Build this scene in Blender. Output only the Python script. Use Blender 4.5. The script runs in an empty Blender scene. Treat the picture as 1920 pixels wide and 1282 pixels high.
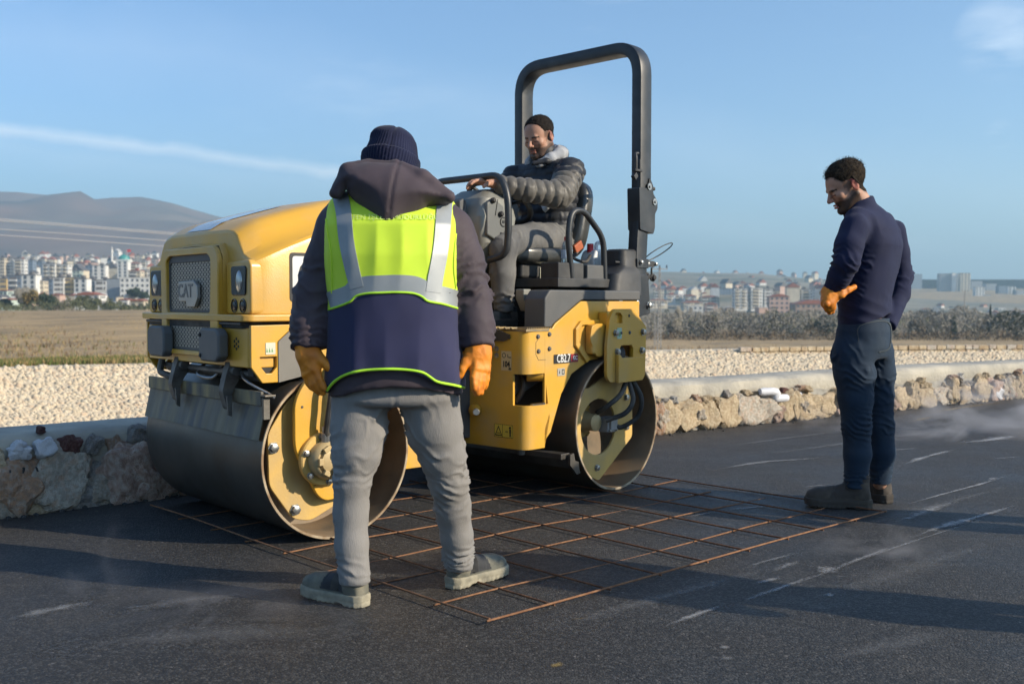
import bpy, bmesh, math, random
import numpy as np
from mathutils import Vector, Matrix, noise
from mathutils.bvhtree import BVHTree
R = math.radians
sc = bpy.context.scene
random.seed(7)
rng = np.random.default_rng(7)

# ---------------------------------------------------------------- camera
FPX, EYE, PITCH = 1900.0, 1.05, math.atan(78/1900)
cam_d = bpy.data.cameras.new('camera'); cam = bpy.data.objects.new('camera', cam_d)
sc.collection.objects.link(cam); sc.camera = cam
cam.location = (0, 0, EYE); cam.rotation_euler = (R(90)-PITCH, 0, 0)
cam_d.sensor_width = 36; cam_d.lens = 36*FPX/1920
cam_d.clip_start = .05; cam_d.clip_end = 40000
cam_d.dof.use_dof = True; cam_d.dof.focus_distance = 4.3; cam_d.dof.aperture_fstop = 4.2

# ---------------------------------------------------------------- sky and sun
SUN_EL = R(25); SUN_AZ = math.atan2(.94, -.34)      # clockwise from +Y
w = bpy.data.worlds.new('World'); sc.world = w; w.use_nodes = True
nt = w.node_tree; nt.nodes.clear()
def wn(t, **k):
    n = nt.nodes.new(t)
    for a, b in k.items(): setattr(n, a, b)
    return n
sky = wn('ShaderNodeTexSky', sky_type='NISHITA', sun_disc=False, sun_elevation=SUN_EL, sun_rotation=SUN_AZ,
         altitude=200, air_density=1.0, dust_density=0.9, ozone_density=3.2)
bg = wn('ShaderNodeBackground'); bg.inputs['Strength'].default_value = .126
wo = wn('ShaderNodeOutputWorld')
tc = wn('ShaderNodeTexCoord')
def wmath(op, a, b=None, c=None, clamp=False):
    n = wn('ShaderNodeMath', operation=op, use_clamp=clamp)
    for i, v in enumerate((a, b, c)):
        if v is None: continue
        if isinstance(v, (int, float)): n.inputs[i].default_value = v
        else: nt.links.new(v, n.inputs[i])
    return n.outputs[0]
def wdot(vec):
    n = wn('ShaderNodeVectorMath', operation='DOT_PRODUCT'); n.inputs[1].default_value = vec
    nt.links.new(tc.outputs['Generated'], n.inputs[0]); return n.outputs['Value']
def wnoise(scale, stretch, detail=5, rough=.55):
    m = wn('ShaderNodeMapping'); m.inputs['Scale'].default_value = stretch
    nt.links.new(tc.outputs['Generated'], m.inputs['Vector'])
    n = wn('ShaderNodeTexNoise'); n.inputs['Scale'].default_value = scale
    n.inputs['Detail'].default_value = detail; n.inputs['Roughness'].default_value = rough
    nt.links.new(m.outputs[0], n.inputs['Vector']); return n.outputs['Fac']
def pixdir(px, py):
    x, y = (px-960)/FPX, (641-py)/FPX
    c, s = math.cos(PITCH), math.sin(PITCH)
    return Vector((x, c+y*s, -s+y*c)).normalized()
def contrail(p0, p1, width, wob, scale):            # a soft straight streak along the great circle through two sky directions
    n = pixdir(*p0).cross(pixdir(*p1)).normalized()
    d = wmath('ADD', wdot(n), wmath('MULTIPLY', wmath('SUBTRACT', wnoise(scale, (1, 1, 1), 6), .5), wob))
    f = wmath('SUBTRACT', 1.0, wmath('DIVIDE', wmath('ABSOLUTE', d), width), clamp=True)
    return wmath('MULTIPLY', f, wnoise(7, (1, 1, 2), 4))
c1 = wmath('MULTIPLY', wmath('MULTIPLY', contrail((0, 243), (640, 322), .0085, .012, 26), .85), wmath('SUBTRACT', 1.0, wmath('MULTIPLY', wmath('SUBTRACT', wdot(pixdir(1700, 440)), .86, clamp=True), 9.), clamp=True))
c2 = wmath('MULTIPLY', contrail((0, 275), (640, 350), .022, .03, 9), .22)
c3 = wmath('MULTIPLY', contrail((1000, 230), (1920, 400), .05, .10, 5), .14)
n1 = wmath('MULTIPLY', wmath('SUBTRACT', wnoise(3.2, (1, 1, 4.5), 7, .6), .60, clamp=True), .85)
spot = wmath('MULTIPLY', wmath('MULTIPLY', wmath('SUBTRACT', wdot(pixdir(1880, 70)), .99915, clamp=True), 900., clamp=True),
             wmath('MULTIPLY', wmath('SUBTRACT', wnoise(9, (1, 1, 4), 6), .42, clamp=True), 2.2))
spot2 = wmath('MULTIPLY', wmath('MULTIPLY', wmath('SUBTRACT', wdot(pixdir(1875, 254)), .99990, clamp=True), 9000., clamp=True),
             wmath('MULTIPLY', wmath('SUBTRACT', wnoise(20, (1, 1, 5), 5), .45, clamp=True), 1.5))
tot = wmath('ADD', wmath('ADD', wmath('ADD', c1, c2), wmath('ADD', c3, n1)), wmath('ADD', spot, spot2), clamp=True)
tint = wn('ShaderNodeMix', data_type='RGBA', blend_type='MULTIPLY'); tint.inputs['Factor'].default_value = 1; tint.inputs['B'].default_value = (.88, 1.0, 1.10, 1); nt.links.new(sky.outputs[0], tint.inputs['A'])
mx = wn('ShaderNodeMix', data_type='RGBA'); mx.inputs['B'].default_value = (7.6, 8.0, 8.4, 1)
nt.links.new(tot, mx.inputs['Factor']); nt.links.new(tint.outputs['Result'], mx.inputs['A'])
nt.links.new(mx.outputs['Result'], bg.inputs['Color']); nt.links.new(bg.outputs[0], wo.inputs['Surface'])

sl = bpy.data.lights.new('sun', 'SUN'); sun = bpy.data.objects.new('sun', sl); sc.collection.objects.link(sun)
sl.energy = 5.0; sl.angle = R(.53); sl.color = (1, .87, .68)
sd = Vector((math.sin(SUN_AZ)*math.cos(SUN_EL), math.cos(SUN_AZ)*math.cos(SUN_EL), math.sin(SUN_EL)))
sun.rotation_euler = sd.to_track_quat('Z', 'Y').to_euler()

vs = sc.view_settings
sc.display_settings.display_device = 'sRGB'
vs.view_transform = 'Standard'; vs.look = 'None'; vs.gamma = 1; vs.use_curve_mapping = False; vs.exposure = .6
cy = sc.cycles
cy.max_bounces = 6; cy.diffuse_bounces = 3; cy.glossy_bounces = 3; cy.transmission_bounces = 5; cy.transparent_max_bounces = 8
cy.volume_bounces = 0; cy.caustics_reflective = False; cy.caustics_refractive = False
cy.use_denoising = True
cy.volume_step_rate = 1.0; cy.volume_max_steps = 64

# ---------------------------------------------------------------- helpers
C = sc.collection
def at(px, py, Y):                                   # the point at depth Y seen at a pixel of the 1920 px photograph
    x, y = (px-960)/FPX, (641-py)/FPX
    c, s = math.cos(PITCH), math.sin(PITCH)
    t = Y/(c+y*s)
    return Vector((x*t, Y, EYE+(-s+y*c)*t))
def gnd(px, py, z=0.):
    x, y = (px-960)/FPX, (641-py)/FPX
    c, s = math.cos(PITCH), math.sin(PITCH)
    t = (z-EYE)/(-s+y*c)
    return Vector((x*t, (c+y*s)*t, z))
def tag(o, label=None, cat=None, group=None, kind=None):
    if label: o['label'] = label
    if cat: o['category'] = cat
    if group: o['group'] = group
    if kind: o['kind'] = kind
    return o
def empty(name, loc=(0, 0, 0), label=None, cat=None, group=None, rz=0):
    o = bpy.data.objects.new(name, None); C.objects.link(o); o.location = loc; o.rotation_euler = (0, 0, rz)
    o.empty_display_size = .1
    return tag(o, label, cat, group)
def smooth(me, angle=None):
    me.polygons.foreach_set('use_smooth', [True]*len(me.polygons))
    if angle is not None:
        try: me.set_sharp_from_angle(angle=R(angle))
        except Exception: pass
def link(name, me, m, parent=None, loc=None, sm=None):
    if m is not None:
        if isinstance(m, (list, tuple)):
            for q in m: me.materials.append(q)
        else: me.materials.append(m)
    if sm is not None: smooth(me, sm)
    o = bpy.data.objects.new(name, me); C.objects.link(o)
    if parent is not None: o.parent = parent
    if loc is not None: o.location = loc
    return o
def fin(name, bm, m, parent=None, T=None, sm=35, bev=0, segs=2, recalc=True):
    """bmesh -> one mesh object; T (Matrix) maps the verts to the parent's space."""
    if recalc: bmesh.ops.recalc_face_normals(bm, faces=bm.faces)
    if T is not None: bmesh.ops.transform(bm, matrix=T, verts=bm.verts)
    me = bpy.data.meshes.new(name); bm.to_mesh(me); bm.free()
    o = link(name, me, m, parent, sm=sm)
    if bev:
        b = o.modifiers.new('bevel', 'BEVEL'); b.width = bev; b.segments = segs; b.limit_method = 'ANGLE'; b.angle_limit = R(40)
        b.harden_normals = True
    return o
def box(bm, c, s, rot=None):
    M = Matrix.Translation(c)
    if rot is not None: M = M @ rot
    r = bmesh.ops.create_cube(bm, size=1, matrix=M @ Matrix.Diagonal((*s, 1)))
    return r['verts']
def prism(bm, pts, a, b, axis='y'):
    """polygon pts (2-D) pushed from a to b along an axis: 'y' -> pts are (x,z), 'x' -> (y,z), 'z' -> (x,y)"""
    def P(p, h):
        return {'y': (p[0], h, p[1]), 'x': (h, p[0], p[1]), 'z': (p[0], p[1], h)}[axis]
    A = [bm.verts.new(P(p, a)) for p in pts]; B = [bm.verts.new(P(p, b)) for p in pts]
    n = len(pts)
    bm.faces.new(A); bm.faces.new(B[::-1])
    for i in range(n): bm.faces.new((A[i], B[i], B[(i+1) % n], A[(i+1) % n]))
def holed(bm, outer, holes, a, b, axis='y'):
    """plate with holes: outer polygon and hole polygons, thickness a..b"""
    P = {'y': lambda p, h: (p[0], h, p[1]), 'x': lambda p, h: (h, p[0], p[1]), 'z': lambda p, h: (p[0], p[1], h)}[axis]
    t = bmesh.new(); loops = []
    for L in [outer]+list(holes):
        vv = [t.verts.new(P(p, a)) for p in L]
        loops.append([t.edges.new((vv[i], vv[(i+1) % len(vv)])) for i in range(len(vv))])
    bmesh.ops.triangle_fill(t, use_beauty=True, use_dissolve=False, edges=t.edges[:])
    r = bmesh.ops.extrude_face_region(t, geom=t.faces[:])
    d = {'y': (0, b-a, 0), 'x': (b-a, 0, 0), 'z': (0, 0, b-a)}[axis]
    bmesh.ops.translate(t, verts=[v for v in r['geom'] if isinstance(v, bmesh.types.BMVert)], vec=d)
    bmesh.ops.recalc_face_normals(t, faces=t.faces)
    bmesh.ops.dissolve_limit(t, angle_limit=R(1), verts=t.verts, edges=t.edges)
    me = bpy.data.meshes.new('tmp'); t.to_mesh(me); t.free(); bm.from_mesh(me); bpy.data.meshes.remove(me)
def cyl(bm, p0, p1, r, r2=None, n=16, cap=True):
    p0, p1 = Vector(p0), Vector(p1); d = p1-p0
    q = d.to_track_quat('Z', 'Y').to_matrix().to_4x4()
    return bmesh.ops.create_cone(bm, cap_ends=cap, segments=n, radius1=r, radius2=r if r2 is None else r2, depth=d.length,
                          matrix=Matrix.Translation((p0+p1)/2) @ q)['verts']
def catmull(pts, k=6, closed=False):
    P = [Vector(p) for p in pts]; n = len(P); out = []
    rngi = range(n if closed else n-1)
    for i in rngi:
        a, b, c_, d = (P[(i-1) % n] if closed or i > 0 else P[0]*2-P[1]), P[i], P[(i+1) % n], (P[(i+2) % n] if closed or i+2 < n else P[-1]*2-P[-2])
        for j in range(k):
            t = j/k
            out.append(.5*((2*b)+(c_-a)*t+(2*a-5*b+4*c_-d)*t*t+(3*b-a-3*c_+d)*t**3))
    if not closed: out.append(P[-1])
    return out
def roundpath(pts, r, k=5):
    """polyline with rounded corners"""
    P = [Vector(p) for p in pts]; out = [P[0]]
    for i in range(1, len(P)-1):
        a, b, c_ = P[i-1], P[i], P[i+1]
        u, v = (a-b), (c_-b); rr = min(r, u.length*.49, v.length*.49)
        A, B = b+u.normalized()*rr, b+v.normalized()*rr
        for j in range(k+1):
            t = j/k; out.append(A*(1-t)**2+b*2*t*(1-t)+B*t*t)
    out.append(P[-1]); return out
def frames(P, up=None):
    n = len(P); T = []
    for i in range(n):
        d = (P[min(i+1, n-1)]-P[max(i-1, 0)])
        T.append(d.normalized() if d.length > 1e-9 else Vector((0, 0, 1)))
    u = Vector(up) if up is not None else (Vector((0, 0, 1)) if abs(T[0].z) < .9 else Vector((1, 0, 0)))
    out = []
    for t in T:
        u = (u-t*u.dot(t))
        u = u.normalized() if u.length > 1e-6 else t.orthogonal().normalized()
        out.append((t, u, t.cross(u)))
    return out
def sweep(bm, P, prof, up=None, closed=False, cap=True):
    """prof: function(i) -> list of (u, v) or a fixed list, swept along P"""
    P = [Vector(p) for p in P]; F = frames(P, up); rings = []
    if closed:
        n = len(P); F = []
        u = Vector(up) if up is not None else Vector((0, 0, 1))
        for i in range(n):
            t = (P[(i+1) % n]-P[i-1]).normalized(); uu = (u-t*u.dot(t)).normalized(); F.append((t, uu, t.cross(uu)))
    for i, p in enumerate(P):
        pr = prof(i) if callable(prof) else prof
        rings.append([bm.verts.new(p+F[i][1]*a+F[i][2]*b) for a, b in pr])
    m = len(rings[0]); n = len(rings)
    for i in range(n if closed else n-1):
        A, B = rings[i], rings[(i+1) % n]
        for j in range(m): bm.faces.new((A[j], A[(j+1) % m], B[(j+1) % m], B[j]))
    if cap and not closed:
        bm.faces.new(rings[0][::-1]); bm.faces.new(rings[-1])
def circ(r, n=10, r2=None): return [(r*math.cos(2*math.pi*i/n), (r2 or r)*math.sin(2*math.pi*i/n)) for i in range(n)]
def rectp(a, b, r=0, k=3):
    if not r: return [(-a, -b), (a, -b), (a, b), (-a, b)]
    o = []
    for cx, cy_, s in ((a-r, b-r, 0), (-a+r, b-r, 90), (-a+r, -b+r, 180), (a-r, -b+r, 270)):
        for j in range(k+1):
            t = R(s+90*j/k); o.append((cx+r*math.cos(t), cy_+r*math.sin(t)))
    return o
def tube(bm, P, r, n=10, closed=False, up=None):
    sweep(bm, P, (lambda i: circ(r(i), n)) if callable(r) else circ(r, n), up=up, closed=closed)
def lathe(bm, prof, M=Matrix(), n=48, close=False):
    """prof: (radius, height) turned about local Z"""
    rings = []
    for r, h in prof:
        rings.append([bm.verts.new(M @ Vector((r*math.cos(2*math.pi*i/n), r*math.sin(2*math.pi*i/n), h))) for i in range(n)])
    L = len(rings)
    for i in range(L if close else L-1):
        A, B = rings[i], rings[(i+1) % L]
        for j in range(n): bm.faces.new((A[j], A[(j+1) % n], B[(j+1) % n], B[j]))
    if not close:
        if prof[0][0] > 1e-6: bm.faces.new(rings[0][::-1])
        if prof[-1][0] > 1e-6: bm.faces.new(rings[-1])
def fbm(p, o=4):
    return noise.fractal(p, 1.0, 2.0, o)
def ngon(c, r, n, a0=0): return [(c[0]+r*math.cos(a0+2*math.pi*i/n), c[1]+r*math.sin(a0+2*math.pi*i/n)) for i in range(n)]

# ---------------------------------------------------------------- materials
MATS = {}
def pmat(name, col, rough=.5, metal=0., col2=None, vs=6., var=1., bump=0., bs=80., detail=4., stretch=(1, 1, 1), coat=0.,
         spec=.5, dust=None, dustamt=.5, dusts=3., sheen=0., contrast=(.35, .65), alpha=None, trans=0., sss=0.):
    m = bpy.data.materials.new(name); m.use_nodes = True; t = m.node_tree; b = t.nodes['Principled BSDF']
    tcn = t.nodes.new('ShaderNodeTexCoord'); mp = t.nodes.new('ShaderNodeMapping'); mp.inputs['Scale'].default_value = stretch
    t.links.new(tcn.outputs['Object'], mp.inputs['Vector'])
    def nz(s, d=detail):
        n = t.nodes.new('ShaderNodeTexNoise'); n.inputs['Scale'].default_value = s; n.inputs['Detail'].default_value = d
        t.links.new(mp.outputs[0], n.inputs['Vector']); return n.outputs['Fac']
    def ramp(f, a, b_):
        r = t.nodes.new('ShaderNodeMapRange'); r.inputs['From Min'].default_value = a; r.inputs['From Max'].default_value = b_
        r.clamp = True; t.links.new(f, r.inputs['Value']); return r.outputs[0]
    def mix(f, a, b_):
        n = t.nodes.new('ShaderNodeMix'); n.data_type = 'RGBA'
        for k, v in (('A', a), ('B', b_)):
            if isinstance(v, tuple): n.inputs[k].default_value = (*v, 1)
            else: t.links.new(v, n.inputs[k])
        if isinstance(f, float): n.inputs['Factor'].default_value = f
        else: t.links.new(f, n.inputs['Factor'])
        return n.outputs['Result']
    c = tuple(col)
    if col2 is None: col2 = tuple(x*.82 for x in col)
    out = mix(ramp(nz(vs), *contrast), c, tuple(col2))
    if dust is not None:
        f = ramp(nz(dusts, 6), .45, .75); mm = t.nodes.new('ShaderNodeMath'); mm.operation = 'MULTIPLY'; mm.inputs[1].default_value = dustamt
        t.links.new(f, mm.inputs[0]); out = mix(mm.outputs[0], out, tuple(dust))
    t.links.new(out, b.inputs['Base Color'])
    b.inputs['Metallic'].default_value = metal
    rr = t.nodes.new('ShaderNodeMapRange'); rr.inputs['To Min'].default_value = max(rough-.12, .03); rr.inputs['To Max'].default_value = min(rough+.12, 1)
    t.links.new(nz(vs*2.3), rr.inputs['Value']); t.links.new(rr.outputs[0], b.inputs['Roughness'])
    b.inputs['Specular IOR Level'].default_value = spec
    b.inputs['Coat Weight'].default_value = coat; b.inputs['Coat Roughness'].default_value = .2
    b.inputs['Sheen Weight'].default_value = sheen
    if trans: b.inputs['Transmission Weight'].default_value = trans
    if sss: b.inputs['Subsurface Weight'].default_value = sss; b.inputs['Subsurface Radius'].default_value = (.012, .005, .003)
    if bump:
        bn = t.nodes.new('ShaderNodeBump'); bn.inputs['Strength'].default_value = 1; bn.inputs['Distance'].default_value = bump
        t.links.new(nz(bs, 3), bn.inputs['Height']); t.links.new(bn.outputs[0], b.inputs['Normal'])
    MATS[name] = m
    return m
DUST = (.30, .26, .21)
yellow = pmat('machine_yellow', (.68, .370, .040), .38, col2=(.60, .325, .036), vs=3, coat=.2, dust=(.40, .31, .18), dustamt=.55, dusts=4.5, bump=.0006, bs=160)
yellowd = pmat('dusty_yellow', (.62, .40, .11), .55, col2=(.52, .34, .11), vs=5, dust=(.40, .31, .18), dustamt=.55, dusts=5, bump=.0008, bs=90)
black = pmat('black_paint', (.016, .019, .023), .42, col2=(.024, .027, .031), vs=8, dust=(.09, .09, .09), dustamt=.35, dusts=9, bump=.0004, bs=200)
blackp = pmat('black_plastic', (.018, .019, .021), .55, col2=(.03, .031, .033), vs=10, dust=(.12, .115, .105), dustamt=.4, dusts=6, bump=.0006, bs=300)
rubber = pmat('rubber', (.014, .014, .015), .7, col2=(.03, .03, .03), vs=12, dust=DUST, dustamt=.35, dusts=8)
graypl = pmat('grey_plastic', (.22, .225, .20), .5, col2=(.19, .19, .175), vs=5, dust=(.33, .31, .27), dustamt=.35, dusts=4, bump=.0005, bs=220)
dkgray = pmat('dark_grey_panel', (.085, .088, .090), .6, col2=(.065, .067, .07), vs=5, dust=(.2, .19, .17), dustamt=.35, dusts=5, bump=.0008, bs=180)
steel = pmat('worn_steel', (.20, .19, .175), .42, metal=.75, col2=(.11, .10, .09), vs=6, dust=(.10, .085, .065), dustamt=.6, dusts=3.5, bump=.0006, bs=60)
zinc = pmat('zinc_bolt', (.45, .45, .44), .35, metal=.9, col2=(.3, .3, .29), vs=20)
rust = pmat('rusty_steel', (.20, .085, .035), .8, col2=(.09, .04, .02), vs=25, bump=.0006, bs=260, contrast=(.3, .7))
white = pmat('white_plastic', (.75, .75, .73), .5, col2=(.6, .6, .58), vs=8)
# ---------------------------------------------------------------- setting: road, banks, fields
def asphalt():
    m = bpy.data.materials.new('fresh_asphalt'); m.use_nodes = True; t = m.node_tree; b = t.nodes['Principled BSDF']
    tcn = t.nodes.new('ShaderNodeTexCoord')
    def nz(s, d=3, rough=.5, st=(1, 1, 1), rz=0):
        mp = t.nodes.new('ShaderNodeMapping'); mp.inputs['Scale'].default_value = st; mp.inputs['Rotation'].default_value = (0, 0, rz)
        t.links.new(tcn.outputs['Object'], mp.inputs['Vector'])
        n = t.nodes.new('ShaderNodeTexNoise'); n.inputs['Scale'].default_value = s; n.inputs['Detail'].default_value = d
        n.inputs['Roughness'].default_value = rough; t.links.new(mp.outputs[0], n.inputs['Vector']); return n.outputs['Fac']
    def vor(s, out='Distance'):
        n = t.nodes.new('ShaderNodeTexVoronoi'); n.inputs['Scale'].default_value = s
        t.links.new(tcn.outputs['Object'], n.inputs['Vector']); return n.outputs[out]
    def rg(f, a, b_, c=0., d=1.):
        r = t.nodes.new('ShaderNodeMapRange')
        for k, v in zip(('From Min', 'From Max', 'To Min', 'To Max'), (a, b_, c, d)): r.inputs[k].default_value = v
        t.links.new(f, r.inputs['Value']); return r.outputs[0]
    def mul(a, b_):
        n = t.nodes.new('ShaderNodeMath'); n.operation = 'MULTIPLY'; t.links.new(a, n.inputs[0])
        if isinstance(b_, float): n.inputs[1].default_value = b_
        else: t.links.new(b_, n.inputs[1])
        return n.outputs[0]
    def mix(f, a, b_):
        n = t.nodes.new('ShaderNodeMix'); n.data_type = 'RGBA'; t.links.new(f, n.inputs['Factor'])
        for k, v in (('A', a), ('B', b_)):
            if isinstance(v, tuple): n.inputs[k].default_value = (*v, 1)
            else: t.links.new(v, n.inputs[k])
        return n.outputs['Result']
    grain = vor(150); sep = t.nodes.new('ShaderNodeSeparateColor'); t.links.new(vor(150, 'Color'), sep.inputs[0])
    base = mix(rg(sep.outputs[0], .55, .98), (.020, .0195, .019), (.078, .074, .069))
    base = mix(mul(rg(nz(34, 2), .66, .74), rg(sep.outputs[1], .4, 1)), base, (.24, .22, .20))
    base = mix(rg(nz(.7, 4), .45, .75, 0, .45), base, (.052, .050, .048))
    # tyre and roller streaks, along the road
    st = nz(5., 5, .6, (.16, 3.2, 1), -R(37))
    base = mix(mul(rg(st, .58, .74), .35), base, (.10, .096, .088))
    dustp = nz(1.1, 6, .65)
    base = mix(mul(rg(dustp, .58, .8), rg(sep.outputs[2], .2, 1, 0, .45)), base, (.17, .15, .125))
    t.links.new(base, b.inputs['Base Color'])
    t.links.new(rg(nz(1.4, 5, .6), .3, .7, .50, .78), b.inputs['Roughness'])
    b.inputs['Specular IOR Level'].default_value = .42
    bn = t.nodes.new('ShaderNodeBump'); bn.inputs['Distance'].default_value = .0035; bn.inputs['Strength'].default_value = .75; bn.invert = True
    t.links.new(grain, bn.inputs['Height'])
    b2 = t.nodes.new('ShaderNodeBump'); b2.inputs['Distance'].default_value = .006; b2.inputs['Strength'].default_value = .6
    t.links.new(nz(28, 4), b2.inputs['Height']); t.links.new(bn.outputs[0], b2.inputs['Normal'])
    t.links.new(b2.outputs[0], b.inputs['Normal'])
    return m
def strip_mesh(name, rails, m, parent=None, sub=1, sm=True):
    """rails: list of polylines with equal counts -> a quad sheet"""
    bm = bmesh.new(); rows = [[bm.verts.new(p) for p in r] for r in rails]
    for i in range(len(rows)-1):
        for j in range(len(rows[0])-1): bm.faces.new((rows[i][j], rows[i][j+1], rows[i+1][j+1], rows[i+1][j]))
    bmesh.ops.recalc_face_normals(bm, faces=bm.faces)
    if sum(f.normal.z for f in bm.faces) < 0: bmesh.ops.reverse_faces(bm, faces=bm.faces)
    return fin(name, bm, m, parent, sm=180 if sm else None, recalc=False)
WP = [(-16, -6.5), (-9.5, -1.4), (-5.6, 2.2), (-3.7, 3.85), (-2.477, 4.9), (-1.856, 5.45), (-.4, 6.72), (1.18, 8.01), (2.90, 9.19), (5.63, 11.0), (10.5, 13.6), (18, 16.9), (34, 21.5), (60, 26)]
WPS = catmull([(x, y, 0) for x, y in WP], 8)
def offs(P, d, z=None):
    out = []
    for i, p in enumerate(P):
        t = (P[min(i+1, len(P)-1)]-P[max(i-1, 0)]).normalized(); n = Vector((-t.y, t.x, 0))
        q = p+n*d
        if z is not None: q = Vector((q.x, q.y, z))
        out.append(q)
    return out
bm = bmesh.new()
L = offs(WPS, .12, 0.); Rr = offs(WPS, -14, 0.)
for i in range(len(Rr)): Rr[i] = Vector((max(Rr[i].x, -14+i*.3), Rr[i].y-6, 0))
road = strip_mesh('road', [L, Rr], asphalt()); tag(road, kind='structure')

# terrain sheet beyond the wall, in rails that run left to right
NX = 61
def crest_pt(px, z=-.1):
    y = np.interp(px, [-4000, 0, 280, 1240, 1600, 1920, 6000], [860, 678, 672, 649.5, 645, 642.3, 628])
    return gnd(px, y, z)
ST = list(np.linspace(-2600, 4600, NX))
crest = [crest_pt(p) for p in ST]
wallx = [Vector((p.x, p.y, 0)) for p in offs(WPS, .55)]
def at_station(P, k): # resample polyline to NX points
    d = [0]
    for i in range(1, len(P)): d.append(d[-1]+(P[i]-P[i-1]).length)
    xs = np.linspace(0, d[-1], NX)
    return [Vector((np.interp(x, d, [p.x for p in P]), np.interp(x, d, [p.y for p in P]), 0)) for x in xs]
wallr = at_station(wallx, NX)
def rail(P, dx, dy, z):
    return [Vector((p.x+dx, p.y+dy, (z(p) if callable(z) else z))) for p in P]
def rl(px):   # 0 at the left of the picture, 1 at the right
    return min(max((px-350)/700, 0), 1)
def far_rail(Y, zl, zr):
    out = []
    for px in ST:
        k = rl(px); out.append(Vector(((px-960)/FPX*Y*1.0, Y, zl*(1-k)+zr*k+.25*noise.noise(Vector((px*.01, Y, 0))))))
    return out
rubble_m = pmat('bank_mortar', (.58, .49, .36), .95, col2=(.50, .42, .31), vs=4, bump=.02, bs=9)
rails = [[Vector((p.x, p.y, -.5)) for p in wallr], rail(wallr, -.8, 1.2, -2.3), rail(crest, .9, -4.2, -2.2), rail(crest, 0, 0, -.22), rail(crest, -.3, 1.2, -.24)]
bank = strip_mesh('river_bank', rails, rubble_m, sm=False); tag(bank, kind='structure')
def field_mat():
    m = pmat('dry_field', (.42, .285, .135), .95, col2=(.27, .19, .095), vs=.35, detail=6, bump=.05, bs=3, dust=(.11, .085, .05), dustamt=.8, dusts=.12, stretch=(1, .45, 1))
    return m
f0 = rail(crest, -.3, 1.25, -.25)
field = strip_mesh('field', [f0, rail(crest, -1.2, 4.5, lambda p: -.55), far_rail(55, -1.0, -3.2), far_rail(110, -1.15, -5.6), far_rail(240, -1.3, -8.0), far_rail(420, -3.2, -10), far_rail(700, -4.5, -11), far_rail(1100, 3, -9), far_rail(1800, 30, 20), far_rail(2600, 62, 40), far_rail(4200, 60, 60), far_rail(8000, 40, 60)],
                   field_mat()); tag(field, kind='structure')
# plain ground behind and beside the camera, under everything
bm = bmesh.new()
bmesh.ops.create_grid(bm, x_segments=2, y_segments=2, size=6500)
gr = fin('ground', bm, pmat('plain_ground', (.2, .17, .12), .95, vs=.05), sm=None); gr.location = (0, 0, -14); tag(gr, kind='structure')
# ---------------------------------------------------------------- far hills
def hill(name, prof, Yb, Yr, zb, m, amp, seed, ny=26, nx=150):
    xs = np.linspace(prof[0][0], prof[-1][0], nx); bm = bmesh.new(); rows = []
    for j in range(ny+6):
        t = j/ny
        row = []
        for x in xs:
            py = np.interp(x, [p[0] for p in prof], [p[1] for p in prof])
            top = at(x, py, Yr)
            Y = Yb+(Yr-Yb)*min(t, 1)+max(t-1, 0)*(Yr-Yb)*1.5
            k = math.sin(min(t, 1)*math.pi/2)**1.1 if t <= 1 else max(1-(t-1)*2.2, 0)
            X = top.x*(Y/Yr)
            n = noise.fractal(Vector((X/amp[1], Y/amp[1], seed)), 1., 2., 5)
            z = zb+(top.z-zb)*k+n*amp[0]*min(max(top.z/250-.15, .12), 1)*(math.sin(math.pi*min(t, 1)) if t <= 1 else .3)
            row.append(bm.verts.new((X, Y, z)))
        rows.append(row)
    for i in range(len(rows)-1):
        for j in range(nx-1): bm.faces.new((rows[i][j], rows[i][j+1], rows[i+1][j+1], rows[i+1][j]))
    o = fin(name, bm, m, sm=180); tag(o, kind='structure'); return o
mtn_m = pmat('mountain_scrub', (.24, .13, .085), .95, col2=(.05, .045, .035), vs=.0022, detail=8, dust=(.30, .22, .15), dustamt=.6, dusts=.0035)
hill_m = pmat('hillside_scrub', (.24, .20, .14), .95, col2=(.10, .10, .06), vs=.008, detail=8, dust=(.34, .28, .2), dustamt=.5, dusts=.012)
hill('mountain', [(-3500, 480), (-1500, 420), (-700, 395), (-200, 378), (0, 371), (40, 372), (70, 376), (130, 375), (165, 381), (220, 389), (255, 386), (300, 392), (345, 403), (400, 420), (470, 437), (560, 455), (700, 485), (900, 515), (1100, 540), (1500, 555), (2200, 558), (5000, 560)], 1900, 3600, 40, mtn_m, (85, 430), 3.)
hill('hillside', [(400, 575), (700, 548), (950, 524), (1100, 512), (1220, 513), (1300, 515), (1420, 516), (1480, 521), (1560, 530), (1640, 545), (1720, 551), (1900, 556), (2600, 560), (4200, 562)], 900, 2300, -10, hill_m, (30, 220), 8.)

# ---------------------------------------------------------------- buildings
def simple(name, col, rough=.8, col2=None, vs=.4):
    return pmat(name, col, rough, col2=col2, vs=vs)
wallm = {'white': simple('white_render', (.72, .71, .67)), 'cream': simple('cream_render', (.62, .55, .42)), 'pink': simple('pink_render', (.55, .38, .31)),
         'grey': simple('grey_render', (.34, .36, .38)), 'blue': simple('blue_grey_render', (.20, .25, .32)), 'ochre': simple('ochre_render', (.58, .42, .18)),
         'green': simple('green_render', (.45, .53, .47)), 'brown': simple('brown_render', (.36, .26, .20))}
roofm = {'red': simple('red_roof_tiles', (.30, .10, .06)), 'dark': simple('dark_roof', (.12, .11, .11)), 'pale': simple('pale_roof', (.5, .48, .45)), 'teal': simple('teal_dome', (.04, .28, .24), .4)}
winm = pmat('window_dark', (.07, .08, .10), .3, col2=(.11, .12, .13), vs=2)
balm = pmat('balcony_shadow', (.16, .14, .13), .8, vs=2)  # brown-grey stands in for the shade inside the balconies
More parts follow.
